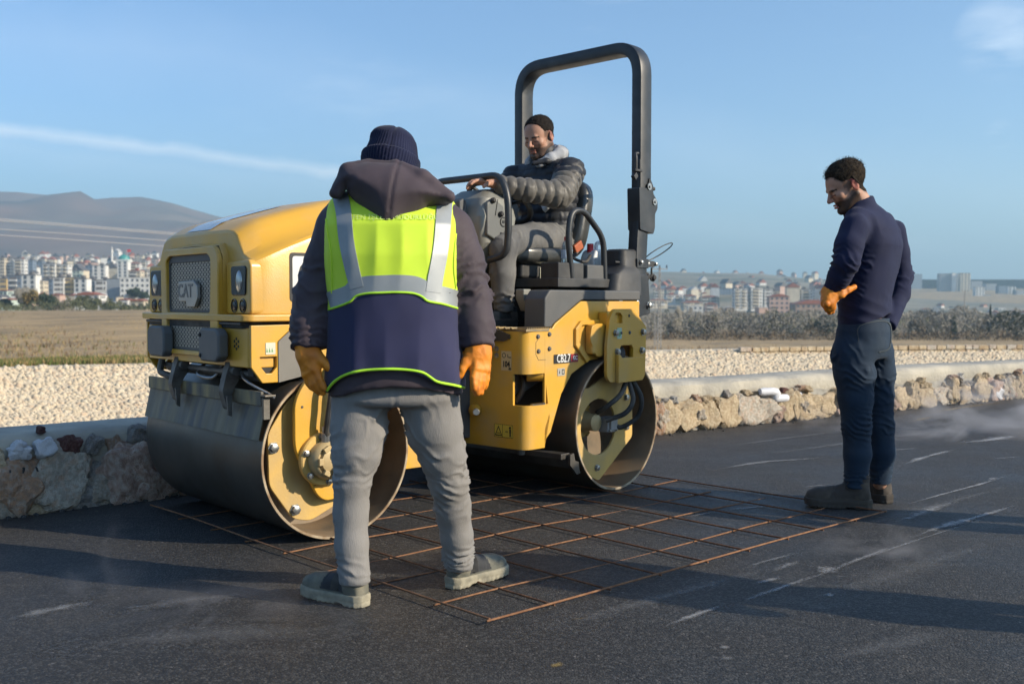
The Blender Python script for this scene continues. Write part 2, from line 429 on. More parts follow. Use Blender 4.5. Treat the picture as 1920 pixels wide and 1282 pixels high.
BUILD_LABELS = set()
def building(x0, x1, yt, yb, Y, wc, label, roof='flat', rc='dark', style='bal', cat='apartment block', turn=0., group=None):
    a, b = at(x0, yb, Y), at(x1, yb, Y); top = at((x0+x1)/2, yt, Y).z; z0 = a.z-3
    W = (b-a).length; Hh = top-a.z; D = max(min(W*.7, 16), 7)
    e = empty('building' if cat != 'house' else 'house', ((a.x+b.x)/2, Y, z0), label, cat, group, rz=turn)
    h = top-z0
    bm = bmesh.new(); box(bm, (0, D/2, h/2), (W, D, h)); fin('wall', bm, wallm[wc], e, sm=None)
    bm = bmesh.new()
    if roof == 'gable':
        rh = min(W*.13, Hh*.3)
        prism(bm, [(-W/2-.4, h), (W/2+.4, h), (W*.12, h+rh), (-W*.12, h+rh)], -.5, D+.5)
    elif roof == 'flat':
        box(bm, (0, D/2, h+.25), (W+.5, D+.5, .5)); box(bm, (W*random.uniform(-.25, .25), D/2, h+1.4), (max(W*.22, 2), D*.4, 1.9))
    elif roof == 'none':
        box(bm, (0, D/2, h+.15), (W+.3, D+.3, .3))
    fin('roof', bm, roofm[rc], e, sm=None)
    bm = bmesh.new(); n = max(int(round(Hh/3.0)), 1); fh = Hh/n
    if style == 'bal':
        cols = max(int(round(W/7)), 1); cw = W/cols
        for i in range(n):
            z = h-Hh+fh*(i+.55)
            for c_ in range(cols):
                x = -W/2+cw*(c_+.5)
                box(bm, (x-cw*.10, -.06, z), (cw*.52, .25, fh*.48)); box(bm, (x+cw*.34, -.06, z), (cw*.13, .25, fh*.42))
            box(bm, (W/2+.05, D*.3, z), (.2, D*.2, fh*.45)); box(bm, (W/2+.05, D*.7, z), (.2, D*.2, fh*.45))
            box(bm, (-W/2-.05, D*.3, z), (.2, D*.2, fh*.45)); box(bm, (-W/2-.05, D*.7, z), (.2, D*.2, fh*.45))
    elif style == 'win':
        cols = max(int(round(W/3.2)), 2); cw = W/cols
        for i in range(n):
            z = h-Hh+fh*(i+.55)
            for c_ in range(cols): box(bm, (-W/2+cw*(c_+.5), -.05, z), (cw*.42, .2, fh*.45))
            for s in (-1, 1):
                for q in (.25, .5, .75): box(bm, (s*(W/2+.05), D*q, z), (.2, D*.12, fh*.45))
    elif style == 'col':
        cols = max(int(round(W/5)), 1); cw = W/cols
        for c_ in range(cols):
            for i in range(n): box(bm, (-W/2+cw*(c_+.5), -.05, h-Hh+fh*(i+.55)), (cw*.4, .2, fh*.7))
    if len(bm.faces):
        tag(fin('dark_openings', bm, winm if style != 'bal' else balm, e, sm=None), kind='stuff')
    else: bm.free()
    if style == 'bal' and W > 8:                        # pale balcony slabs standing proud of the facade
        bm = bmesh.new(); cols = max(int(round(W/7)), 1); cw = W/cols
        for i in range(n):
            for c_ in range(cols): box(bm, (-W/2+cw*(c_+.5)-cw*.10, -.6, h-Hh+fh*(i+.12)), (cw*.56, 1.1, fh*.30))
        tag(fin('balconies', bm, wallm['white' if wc != 'white' else 'cream'], e, sm=None), kind='stuff')
    return e
LB = [ # left city, front row
 (0, 14, 545, 578, 560, 'green', 'red', 'gable', 'win', 'low green-walled house with a red roof at the very left edge', 'house'),
 (15, 41, 517, 556, 640, 'blue', 'dark', 'flat', 'bal', 'blue-grey block side of the front row above the yellowing trees', 'apartment block'),
 (41, 68, 516, 552, 640, 'white', 'dark', 'flat', 'col', 'white block with tall columns above the yellowish tree, left front row', 'apartment block'),
 (68, 82, 527, 552, 645, 'cream', 'dark', 'flat', 'bal', 'short cream block right of the white block above the yellowish tree', 'apartment block'),
 (0, 13, 523, 552, 655, 'ochre', 'dark', 'flat', 'bal', 'ochre block cut by the left edge of the photo', 'apartment block'),
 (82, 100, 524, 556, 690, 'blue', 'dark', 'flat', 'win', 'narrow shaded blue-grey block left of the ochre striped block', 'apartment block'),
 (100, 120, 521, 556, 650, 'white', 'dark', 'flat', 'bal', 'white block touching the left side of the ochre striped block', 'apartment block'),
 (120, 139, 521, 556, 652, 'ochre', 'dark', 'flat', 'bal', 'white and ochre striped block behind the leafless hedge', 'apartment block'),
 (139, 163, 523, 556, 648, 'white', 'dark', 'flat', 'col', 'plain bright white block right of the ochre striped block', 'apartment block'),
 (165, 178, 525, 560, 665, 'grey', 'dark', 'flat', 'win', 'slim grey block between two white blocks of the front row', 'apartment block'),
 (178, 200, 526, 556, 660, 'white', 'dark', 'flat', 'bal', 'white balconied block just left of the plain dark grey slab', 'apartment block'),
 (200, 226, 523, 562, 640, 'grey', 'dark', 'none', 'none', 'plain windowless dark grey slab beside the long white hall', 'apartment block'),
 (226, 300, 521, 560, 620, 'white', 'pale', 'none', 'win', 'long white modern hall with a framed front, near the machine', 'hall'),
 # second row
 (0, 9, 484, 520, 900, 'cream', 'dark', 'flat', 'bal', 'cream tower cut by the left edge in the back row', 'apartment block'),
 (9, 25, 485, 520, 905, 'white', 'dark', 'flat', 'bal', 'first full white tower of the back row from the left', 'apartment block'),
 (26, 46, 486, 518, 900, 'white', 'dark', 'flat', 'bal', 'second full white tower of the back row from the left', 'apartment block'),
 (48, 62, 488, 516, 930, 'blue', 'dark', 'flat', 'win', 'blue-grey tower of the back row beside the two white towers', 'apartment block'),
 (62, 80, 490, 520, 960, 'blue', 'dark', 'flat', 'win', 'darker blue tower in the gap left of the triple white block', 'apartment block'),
 (80, 104, 495, 524, 880, 'white', 'dark', 'flat', 'bal', 'left third of the wide white block in the back row', 'apartment block'),
 (105, 128, 496, 524, 882, 'white', 'dark', 'flat', 'bal', 'right part of the wide white block in the back row', 'apartment block'),
 (130, 150, 508, 526, 900, 'green', 'dark', 'flat', 'win', 'low greenish block with dark roof in the back row', 'apartment block'),
 (143, 160, 493, 514, 1000, 'pink', 'red', 'gable', 'win', 'pink block with a red roof left of the minaret', 'apartment block'),
 (160, 174, 498, 524, 930, 'blue', 'dark', 'flat', 'win', 'blue shaded block left of the white one below the minaret', 'apartment block'),
 (174, 198, 498, 524, 890, 'white', 'dark', 'flat', 'col', 'white block in the back row to the lower left of the minaret', 'apartment block'),
 (198, 214, 495, 512, 940, 'cream', 'dark', 'flat', 'bal', 'cream block directly below the minaret', 'apartment block'),
 (220, 240, 490, 520, 870, 'white', 'teal', 'none', 'col', 'white block standing below the teal dome', 'apartment block'),
 (241, 262, 494, 510, 900, 'white', 'red', 'gable', 'bal', 'wide white block with reddish roof right of the teal dome', 'apartment block'),
 (262, 278, 489, 500, 1100, 'white', 'dark', 'flat', 'bal', 'small white block right of the teal dome, upper row', 'apartment block'),
 (252, 268, 479, 492, 1250, 'cream', 'dark', 'flat', 'bal', 'cream block on the slope above the teal dome', 'apartment block'),
 (268, 282, 477, 490, 1300, 'white', 'dark', 'flat', 'bal', 'white block highest on the slope beside the machine grille', 'apartment block'),
 (283, 298, 485, 498, 1200, 'pink', 'dark', 'flat', 'bal', 'pinkish block on the slope behind the machine headlight', 'apartment block'),
 (240, 264, 508, 522, 800, 'cream', 'red', 'flat', 'bal', 'cream terrace just above the long white hall', 'apartment block'),
 (264, 300, 506, 521, 810, 'white', 'dark', 'flat', 'bal', 'stepped white terrace above the right end of the long hall', 'apartment block'),
 (56, 70, 480, 490, 1400, 'white', 'dark', 'flat', 'bal', 'small white block behind the blue-grey towers', 'apartment block'),
 (126, 142, 484, 496, 1350, 'white', 'dark', 'flat', 'bal', 'small white block on the slope above the wide white block', 'apartment block'),
 (90, 112, 487, 497, 1500, 'grey', 'red', 'gable', 'bal', 'grey distant row behind the wide white block', 'apartment block'),
 # low buildings in front
 (140, 186, 553, 572, 470, 'white', 'red', 'gable', 'win', 'long low shed with a bright red roof among the trees', 'shed'),
 (96, 112, 553, 566, 480, 'pink', 'red', 'gable', 'none', 'small pinkish house with red roof left of the long red-roofed shed', 'house'),
 (222, 240, 562, 582, 380, 'white', 'red', 'gable', 'win', 'low white house with brown roof left of the washing line house', 'house'),
 (244, 270, 564, 583, 370, 'cream', 'red', 'gable', 'win', 'low cream house with brown roof beside the machine', 'house'),
 (186, 212, 568, 582, 375, 'grey', 'pale', 'gable', 'win', 'pale-roofed low shed in the middle of the tree line', 'shed'),
 (0, 22, 562, 580, 400, 'green', 'red', 'gable', 'none', 'pale house half hidden behind the leftmost tree', 'house'),
]
for x0, x1, yt, yb, Y, wc, rc, rf, st, lab, cat in LB:
    building(x0, x1, yt, yb, Y, wc, lab, rf, rc, st, cat, turn=R(random.uniform(-4, 4)))
# mosque: teal dome and minaret
e = empty('mosque', at(229, 492, 1050), 'small mosque with a teal dome on the slope above the white blocks', 'mosque')
bm = bmesh.new(); box(bm, (0, 5, -6), (13, 12, 18)); fin('wall', bm, wallm['white'], e, sm=None)
bm = bmesh.new(); bmesh.ops.create_uvsphere(bm, u_segments=20, v_segments=10, radius=6); bmesh.ops.scale(bm, vec=(1, 1, .9), verts=bm.verts); bmesh.ops.translate(bm, vec=(0, 5, 3), verts=bm.verts)
cyl(bm, (0, 5, 8), (0, 5, 11), .3); fin('dome', bm, roofm['teal'], e)
e = empty('minaret', at(210, 494, 1000), 'slim white minaret with pointed cap rising above the city', 'minaret')
hh = at(210, 461, 1000).z-at(210, 494, 1000).z
bm = bmesh.new(); cyl(bm, (0, 0, -6), (0, 0, hh*.78), 1.1, .95, 12); fin('shaft', bm, wallm['white'], e)
bm = bmesh.new(); cyl(bm, (0, 0, hh*.62), (0, 0, hh*.66), 1.7, 1.7, 12); fin('gallery', bm, wallm['white'], e)
bm = bmesh.new(); cyl(bm, (0, 0, hh*.78), (0, 0, hh), 1.15, .05, 12); fin('cap', bm, roofm['pale'], e)
e = empty('flagpole', at(238, 480, 900), 'red flag on a tall pole beside the teal dome', 'flagpole')
bm = bmesh.new(); cyl(bm, (0, 0, -8), (0, 0, 6), .12, .1, 6); fin('pole', bm, white, e)
bm = bmesh.new()
A = [bm.verts.new((i*.5, .15*math.sin(i*1.2), 5.8)) for i in range(8)]; B = [bm.verts.new((i*.5, .15*math.sin(i*1.2+.3), 3.4)) for i in range(8)]
for i in range(7): bm.faces.new((A[i], A[i+1], B[i+1], B[i]))
fin('flag', bm, simple('flag_red', (.6, .03, .03)), e)
RB = [
 (1377, 1401, 541, 577, 900, 'white', 'dark', 'flat', 'bal', 'first tall white block from the left of the white group right of the roller', 'apartment block'),
 (1408, 1430, 540, 577, 900, 'white', 'dark', 'flat', 'bal', 'second tall white block right of the roller', 'apartment block'),
 (1434, 1448, 541, 572, 905, 'white', 'dark', 'flat', 'bal', 'third white block right of the roller, slimmer than its neighbours', 'apartment block'),
 (1449, 1462, 546, 572, 925, 'cream', 'dark', 'flat', 'bal', 'slim cream block wedged beside the third white block', 'apartment block'),
 (1478, 1498, 542, 572, 910, 'white', 'dark', 'flat', 'bal', 'white block nearest the left of the pair before the navy pullover', 'apartment block'),
 (1503, 1524, 543, 572, 905, 'white', 'dark', 'flat', 'bal', 'white block close to the orange glove of the standing man', 'apartment block'),
 (1528, 1545, 541, 570, 915, 'white', 'dark', 'flat', 'bal', 'white block half hidden by the standing man', 'apartment block'),
 (1443, 1480, 556, 590, 700, 'pink', 'red', 'gable', 'win', 'pink house with a steep red roof in front of the white blocks', 'house'),
 (1492, 1560, 570, 597, 640, 'brown', 'red', 'gable', 'win', 'long low brown building behind the orange glove', 'hall'),
 (1423, 1440, 577, 600, 520, 'pink', 'pale', 'none', 'none', 'small pale pink house with blank gable above the trees', 'house'),
 (1362, 1376, 577, 596, 540, 'pink', 'pale', 'gable', 'none', 'round-topped pale pink shed above the bare trees', 'shed'),
 (1226, 1245, 543, 565, 1000, 'cream', 'red', 'flat', 'bal', 'cream block with red roof next to the lattice mast', 'apartment block'),
 (1250, 1278, 543, 556, 1050, 'cream', 'red', 'gable', 'bal', 'cream terrace with a red roof, uppermost right of the mast', 'apartment block'),
 (1290, 1316, 545, 556, 1050, 'cream', 'red', 'gable', 'bal', 'yellowish terrace with a red roof in the middle of the slope', 'apartment block'),
 (1249, 1280, 553, 566, 960, 'white', 'red', 'flat', 'bal', 'white terrace below the uppermost cream terrace', 'apartment block'),
 (1283, 1306, 555, 566, 950, 'white', 'red', 'gable', 'bal', 'white terrace with red gables in the middle of the slope', 'apartment block'),
 (1314, 1349, 557, 568, 930, 'cream', 'red', 'gable', 'bal', 'long cream terrace with red roof left of the tall white blocks', 'apartment block'),
 (1218, 1252, 563, 572, 900, 'cream', 'red', 'gable', 'bal', 'low cream row behind the mast', 'apartment block'),
 (1282, 1318, 567, 578, 860, 'cream', 'red', 'gable', 'bal', 'low cream row just above the bare wood', 'apartment block'),
 (1322, 1345, 570, 584, 820, 'pink', 'red', 'gable', 'bal', 'low pinkish row just above the bare wood', 'apartment block'),
 (1290, 1318, 574, 590, 760, 'white', 'pale', 'none', 'win', 'pale row half sunk into the bare wood', 'apartment block'),
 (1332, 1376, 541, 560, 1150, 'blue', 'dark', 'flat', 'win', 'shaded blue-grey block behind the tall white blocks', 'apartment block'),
 (1210, 1228, 520, 540, 1500, 'white', 'pale', 'flat', 'bal', 'white block highest on the ridge beside the roll bar', 'apartment block'),
 (1250, 1258, 526, 540, 1500, 'white', 'pale', 'none', 'none', 'white silo-like tower on the slope right of the roll bar', 'tower'),
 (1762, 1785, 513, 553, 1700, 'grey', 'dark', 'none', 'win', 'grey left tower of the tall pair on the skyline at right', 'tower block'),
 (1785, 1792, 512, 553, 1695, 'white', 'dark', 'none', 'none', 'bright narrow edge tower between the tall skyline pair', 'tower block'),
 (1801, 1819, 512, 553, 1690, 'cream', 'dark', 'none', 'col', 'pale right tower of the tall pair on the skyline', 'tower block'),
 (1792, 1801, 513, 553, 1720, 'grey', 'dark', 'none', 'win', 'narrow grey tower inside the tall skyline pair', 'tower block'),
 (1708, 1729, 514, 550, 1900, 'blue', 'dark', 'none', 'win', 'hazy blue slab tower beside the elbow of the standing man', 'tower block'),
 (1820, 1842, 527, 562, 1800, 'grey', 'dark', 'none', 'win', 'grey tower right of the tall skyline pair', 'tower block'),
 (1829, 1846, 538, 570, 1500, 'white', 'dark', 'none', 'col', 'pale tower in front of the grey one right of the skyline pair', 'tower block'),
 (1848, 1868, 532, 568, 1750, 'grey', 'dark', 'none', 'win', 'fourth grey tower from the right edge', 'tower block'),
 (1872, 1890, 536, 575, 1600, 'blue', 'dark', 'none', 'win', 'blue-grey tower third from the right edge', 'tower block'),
 (1890, 1904, 537, 576, 1580, 'white', 'dark', 'none', 'col', 'whitish tower second from the right edge', 'tower block'),
 (1905, 1925, 544, 578, 1550, 'grey', 'dark', 'none', 'win', 'grey tower touching the right edge', 'tower block'),
 (1845, 1858, 553, 572, 1500, 'grey', 'dark', 'none', 'win', 'small grey block at the foot of the right towers', 'tower block'),
 (1836, 1848, 576, 586, 1100, 'white', 'red', 'gable', 'win', 'white villa below the right towers, nearest the tall mast', 'house'),
 (1872, 1886, 578, 590, 1000, 'white', 'pale', 'none', 'win', 'white flat-roofed villa below the right towers', 'house'),
 (1900, 1916, 583, 594, 950, 'cream', 'red', 'gable', 'win', 'cream villa close to the right edge above the wood', 'house'),
 (1765, 1778, 578, 590, 1000, 'cream', 'pale', 'none', 'win', 'cream villa left of the tall mast above the wood', 'house'),
 (1728, 1745, 580, 592, 1000, 'white', 'red', 'gable', 'win', 'white villa with brown roof near the standing man', 'house'),
 (1812, 1826, 570, 580, 1200, 'white', 'pale', 'none', 'win', 'small white villa just right of the tall mast', 'house'),
]
for x0, x1, yt, yb, Y, wc, rc, rf, st, lab, cat in RB:
    building(x0, x1, yt, yb, Y, wc, lab, rf, rc, st, cat, turn=R(random.uniform(-6, 6)))
# little houses scattered over the far slopes, too small to tell apart
hw = {}
def mini(col, rc):
    k = (col, rc)
    if k not in hw:
        bm = bmesh.new(); box(bm, (0, 0, 2), (9, 8, 8)); a = bpy.data.meshes.new('wall'); bm.to_mesh(a); bm.free(); a.materials.append(wallm[col])
        bm = bmesh.new(); prism(bm, [(-5, 6), (5, 6), (0, 8.6)], -4.4, 4.4); b = bpy.data.meshes.new('roof'); bm.to_mesh(b); bm.free(); b.materials.append(roofm[rc])
        hw[k] = (a, b)
    return hw[k]
def scatter_houses(n, x0, x1, y0, y1, Y0, Y1, lab, grp, seed, roofs=('red', 'pale', 'dark', 'red'), sc_=1., zs=1.):
    r = random.Random(seed)
    for i in range(n):
        px, t = r.uniform(x0, x1), r.random(); py = y1+(y0-y1)*t; Y = Y0+(Y1-Y0)*t
        if callable(lab): pass
        wc, rc = r.choice(['white', 'white', 'cream', 'cream', 'pink']), r.choice(roofs); a, b = mini(wc, rc)
        e = empty('house', at(px, py, Y), lab.replace('pale house', '%s house with %s roof' % (wc, {'red': 'red', 'dark': 'dark', 'pale': 'grey'}[rc])), 'house', grp, rz=r.uniform(-.6, .6))
        s = r.uniform(.7, 1.5); s *= sc_; e.scale = (s, s, s*r.uniform(.8, 1.4)*zs)
        o = bpy.data.objects.new('wall', a); C.objects.link(o); o.parent = e
        o = bpy.data.objects.new('roof', b); C.objects.link(o); o.parent = e
scatter_houses(150, 1215, 1545, 518, 560, 900, 2200, 'tiny pale house scattered on the hazy slope right of the roller', 'tiny houses on the slope right of the roller', 3, sc_=.8, zs=1.3)
scatter_houses(16, 1710, 1925, 574, 596, 800, 1200, 'small pale house at the foot of the far right towers', 'small houses below the far right towers', 5, sc_=.5)
scatter_houses(120, 0, 300, 484, 524, 900, 1600, 'tiny pale house squeezed between the left city blocks', 'tiny houses among the left city blocks', 4, ('dark', 'dark', 'pale', 'red', 'dark'), .75, 1.3)
scatter_houses(26, 0, 280, 562, 572, 520, 600, 'low pale house behind the left tree line', 'low houses behind the left tree line', 9, ('red', 'pale', 'dark'), .42)

# ---------------------------------------------------------------- trees
def leafm(name, a, b): return pmat(name, a, .8, col2=b, vs=.5)
leaf = {'dark': leafm('dark_foliage', (.035, .055, .028), (.02, .035, .02)), 'olive': leafm('olive_foliage', (.09, .095, .04), (.05, .06, .03)),
        'yellow': leafm('yellow_foliage', (.24, .16, .04), (.12, .10, .04)), 'grey': leafm('bare_twigs', (.29, .265, .22), (.22, .20, .165)), 'brown': leafm('brown_foliage', (.16, .11, .06), (.09, .07, .045))}
bark = pmat('bark', (.12, .095, .07), .9)
def crown_mesh(rx, rz, n, s, kind, seed, cone=False):
    r = random.Random(seed); bm = bmesh.new(); cl = [(r.uniform(-.6, .6)*rx, r.uniform(-.6, .6)*rx, r.uniform(.25, .85)*rz*2, r.uniform(.35, .6)) for _ in range(9)]
    for i in range(n):
        if cone:
            t = r.random()**.8; a = r.uniform(0, 6.28); rr = rx*(1-t)*r.uniform(.55, 1)+.1; p = Vector((rr*math.cos(a), rr*math.sin(a), t*rz*2))
        else:
            c_ = r.choice(cl); v = Vector((r.gauss(0, 1), r.gauss(0, 1), r.gauss(0, 1))).normalized()*r.uniform(.6, 1)*c_[3]
            p = Vector((c_[0]+v.x*rx, c_[1]+v.y*rx, c_[2]+v.z*rz))
        u = Vector((r.gauss(0, 1), r.gauss(0, 1), r.gauss(0, 1))).normalized(); v2 = u.orthogonal().normalized()
        k = s*r.uniform(.6, 1.4)
        if kind == 'grey': u = (Vector((r.gauss(0, .5), r.gauss(0, .5), 1))).normalized(); v2 = u.orthogonal().normalized()*.22; k *= 1.7
        bm.faces.new([bm.verts.new(p+u*k), bm.verts.new(p+v2*k), bm.verts.new(p-u*k*.9), bm.verts.new(p-v2*k)])
    me = bpy.data.meshes.new('crown'); bm.to_mesh(me); bm.free(); me.materials.append(leaf[kind]); return me
def trunk_mesh(h, r, seed):
    rr = random.Random(seed); bm = bmesh.new()
    P = catmull([(0, 0, -1), (rr.uniform(-.1, .1), 0, h*.3), (rr.uniform(-.2, .2), .1, h*.6), (0, 0, h*.95)], 3)
    tube(bm, P, lambda i: r*(1-.8*i/len(P)), 6)
    for k in range(5):
        z = h*rr.uniform(.3, .7); a = rr.uniform(0, 6.28); d = h*.3
        tube(bm, [(0, 0, z), (d*.5*math.cos(a), d*.5*math.sin(a), z+d*.5), (d*math.cos(a), d*math.sin(a), z+d*.9)], lambda i: r*.4*(1-.3*i), 5)
    me = bpy.data.meshes.new('trunk'); bm.to_mesh(me); bm.free(); me.materials.append(bark); return me
TM = {}
def tree(px, pb, pt, Y, wpx, kind, label, cone=False, group=None, cat='tree', name='tree'):
    b, t = at(px, pb, Y), at(px, pt, Y); h = t.z-b.z; rx = wpx/FPX*Y/2
    k = (kind, cone, random.randrange(3))
    if k not in TM: TM[k] = (crown_mesh(1., .5 if not cone else .5, 900 if kind != 'grey' else 1100, .085, kind, k[2]+len(TM), cone), trunk_mesh(1., .035, k[2]))
    e = empty(name, b, label, cat, group, rz=random.uniform(0, 6))
    o = bpy.data.objects.new('crown', TM[k][0]); C.objects.link(o); o.parent = e; o.scale = (rx, rx, h*.95); o.location = (0, 0, h*.03)
    o = bpy.data.objects.new('trunk', TM[k][1]); C.objects.link(o); o.parent = e; o.scale = (h*.8, h*.8, h*.8)
TL = [
 (12, 582, 560, 300, 34, 'olive', 'olive bushy tree at the left edge of the far field'),
 (42, 580, 540, 300, 46, 'grey', 'greyish thinning tree left of the yellow one'),
 (60, 580, 542, 295, 34, 'yellow', 'yellow autumn tree in front of the left city blocks'),
 (88, 582, 551, 290, 42, 'dark', 'dark round tree right of the yellow autumn tree'),
 (118, 583, 562, 300, 34, 'grey', 'leafless grey tree beside the dark round tree'),
 (150, 583, 555, 310, 36, 'olive', 'olive tree in front of the long red-roofed shed'),
 (175, 583, 558, 320, 34, 'olive', 'second olive tree right of the red-roofed shed'),
 (206, 584, 566, 300, 30, 'dark', 'low dark tree near the pale-roofed shed'),
 (252, 562, 540, 520, 36, 'dark', 'dark tree in front of the long white hall'),
 (268, 562, 544, 515, 26, 'dark', 'smaller dark tree right of the one before the long white hall'),
 (292, 586, 548, 290, 30, 'dark', 'dark tree right behind the headlight of the roller'),
 (236, 585, 570, 295, 24, 'dark', 'low dark bush between the two brown-roofed houses'),
]
for a in TL: tree(*a)
TR = [
 (1262, 637, 580, 240, 34, 'grey', 'bare tree just right of the lattice pole'),
 (1335, 634, 587, 255, 45, 'brown', 'brownish tree in the wood left of the tall white blocks'),
 (1425, 631, 594, 270, 56, 'grey', 'bare tree in the wood below the small blank pink house'),
 (1490, 637, 584, 285, 37, 'olive', 'olive tree in the wood below the long brown building'),
 (1548, 634, 591, 240, 48, 'dark', 'dark tree in the wood close to the gloved hand'),
 (1742, 631, 581, 255, 59, 'grey', 'bare tree in the wood below the villas at right'),
 (1768, 637, 588, 270, 40, 'brown', 'brownish tree in the wood left of the narrow dark poplar'),
 (1825, 634, 595, 285, 51, 'grey', 'bare tree between the two dark poplars'),
 (1880, 631, 585, 240, 62, 'olive', 'olive tree in the wood near the right edge'),
 (1908, 637, 592, 255, 43, 'dark', 'dark tree in the wood touching the right edge'),

 (1528, 628, 600, 250, 40, 'yellow', 'faint yellow tree below the orange glove'),
 (1845, 625, 596, 250, 34, 'yellow', 'yellow tree right of the tall mast'),
 (1788, 640, 590, 235, 16, 'dark', 'narrow dark poplar left of the tall mast'),
 (1856, 632, 572, 240, 12, 'dark', 'narrow tall dark poplar right of the tall mast'),
 (1392, 634, 590, 260, 60, 'grey', 'tall greyish bare tree below the first tall white block'),
 (1455, 634, 586, 262, 50, 'dark', 'dark bushy tree below the pink house'),
 (1600, 634, 590, 262, 50, 'grey', 'bare tree behind the standing man'),
 (1300, 634, 592, 262, 60, 'grey', 'bare tree above the levee between mast and white blocks'),
 (1720, 638, 600, 240, 40, 'brown', 'brownish tree right next to the standing man'),
]
for a in TR: tree(*a, cone=a[5] == 'dark' and a[4] < 20)
def belt(name, x0, x1, pb0, pb1, ptop, Y0, Y1, n, kind, s, seed):
    r = random.Random(seed); bm = bmesh.new()
    for i in range(n):
        px = r.uniform(x0, x1); Y = r.uniform(Y0, Y1); f = (Y-Y0)/(Y1-Y0); b = at(px, pb0+(pb1-pb0)*f, Y)
        hz = at(px, ptop+16*noise.noise(Vector((px*.018, seed, 0)))+12*noise.noise(Vector((px*.09, seed, 3))), Y).z-b.z
        p = Vector((b.x+r.gauss(0, .3), b.y, b.z+hz*r.random()**.75))
        u = Vector((r.gauss(0, .8), r.gauss(0, .8), r.gauss(0, 1)+.4)).normalized(); v = u.orthogonal().normalized(); v.rotate(Matrix.Rotation(r.uniform(0, 6), 3, u)); v *= .22
        if kind == 'dark': v *= 3
        k = s*r.uniform(.5, 1.3)
        bm.faces.new([bm.verts.new(p+u*k), bm.verts.new(p+v*k), bm.verts.new(p-u*k), bm.verts.new(p-v*k)])
    me = bpy.data.meshes.new(name); bm.to_mesh(me); bm.free(); me.materials.append(leaf[kind])
    o = bpy.data.objects.new(name, me); C.objects.link(o); tag(o, kind='stuff', label={'wood': 'hazy bare wood along the river right of the roller', 'hedge': 'scrubby hedge along the far edge of the dry field'}[name], cat='wood' if name == 'wood' else 'hedge')
    return o
belt('wood', 850, 2300, 638, 606, 584, 225, 330, 110000, 'grey', .36, 2)
belt('wood', 1150, 2300, 640, 632, 624, 215, 235, 6000, 'brown', .5, 6)
belt('wood', 1150, 2300, 638, 606, 588, 225, 330, 5000, 'olive', .6, 8)
belt('hedge', -700, 860, 586, 578, 566, 240, 330, 19000, 'olive', .5, 5)

# poles and power lines
def pole(px, pb, pt, Y, label, arm=True, lattice=True):
    b, t = at(px, pb, Y), at(px, pt, Y); h = t.z-b.z; e = empty('power_pole', b, label, 'power pole')
    w_ = h*.016
    bm = bmesh.new()
    if lattice:
        for sx in (-1, 1):
            for sy in (-1, 1): cyl(bm, (sx*w_*1.4, sy*w_*1.4, -1), (sx*w_*.5, sy*w_*.5, h), w_*.28, n=5)
        n = 14
        for i in range(n):
            z0, z1 = h*i/n, h*(i+1)/n; f0_, f1_ = 1.4-.9*i/n, 1.4-.9*(i+1)/n; s = 1 if i % 2 else -1
            for sy in (-1, 1): cyl(bm, (-s*w_*f0_, sy*w_*f0_, z0), (s*w_*f1_, sy*w_*f1_, z1), w_*.16, n=4)
            for sx in (-1, 1): cyl(bm, (sx*w_*f0_, -s*w_*f0_, z0), (sx*w_*f1_, s*w_*f1_, z1), w_*.16, n=4)
    else: cyl(bm, (0, 0, -1), (0, 0, h), w_*.7, w_*.4, 8)
    fin('mast', bm, pmat('pole_concrete', (.42, .41, .39), .8) if 'pole_concrete' not in MATS else MATS['pole_concrete'], e)
    if arm:
        bm = bmesh.new(); box(bm, (0, 0, h*.97), (h*.2, w_*.8, w_*.8)); fin('cross_arm', bm, MATS['pole_concrete'], e)
        for i in (-1, 0, 1):
            bm = bmesh.new(); lathe(bm, [(w_*.2, 0), (w_*.7, h*.012), (w_*.3, h*.02), (w_*.7, h*.03), (w_*.1, h*.04)], Matrix.Translation((i*h*.09, 0, h*.98)), 8); fin('insulator', bm, blackp, e)
pole(1236, 647, 500, 70, 'slender pole with cross arm standing right behind the roll bar')
pole(1228, 646, 560, 78, 'lattice pole left of the slender one behind the roll bar', arm=False)
pole(1808, 600, 545, 300, 'tall lattice mast below the skyline towers at right')
pole(82, 584, 560, 290, 'small wooden pole in front of the dark round tree', lattice=False)
pole(154, 585, 563, 292, 'thin pole standing before the olive trees', lattice=False)
pole(193, 585, 568, 292, 'thin pole beside the pale-roofed shed', lattice=False)
wire = pmat('cable', (.62, .60, .58), .6)
for k, (ya, yb) in enumerate([(414, 441), (417, 444), (433, 456), (444, 467)]):
    bm = bmesh.new(); P = []
    for i in range(41):
        t = i/40; px = -900+t*2000; y = ya+(yb-ya)*(px/360)+(t-.45)**2*60-3
        P.append(at(px, y, 160))
    tube(bm, P, .075, 5); o = fin('power_line', bm, wire)
    tag(o, ['topmost power line crossing before the mountain', 'power line close below the topmost one', 'third power line down before the mountain', 'lowest power line before the mountain'][k], 'power line', 'power lines before the mountain')
# the closed box of hazy air round everything
bm = bmesh.new(); box(bm, (0, 3000, 200), (14000, 13000, 430))
hz = bpy.data.materials.new('haze_air'); hz.use_nodes = True; t = hz.node_tree; t.nodes.clear()
pv = t.nodes.new('ShaderNodeVolumePrincipled'); oo = t.nodes.new('ShaderNodeOutputMaterial'); t.links.new(pv.outputs[0], oo.inputs['Volume'])
pv.inputs['Color'].default_value = (.56, .84, 1, 1); pv.inputs['Density'].default_value = .00030; pv.inputs['Anisotropy'].default_value = .2
hb = fin('haze', bm, hz, sm=None); tag(hb, kind='stuff')
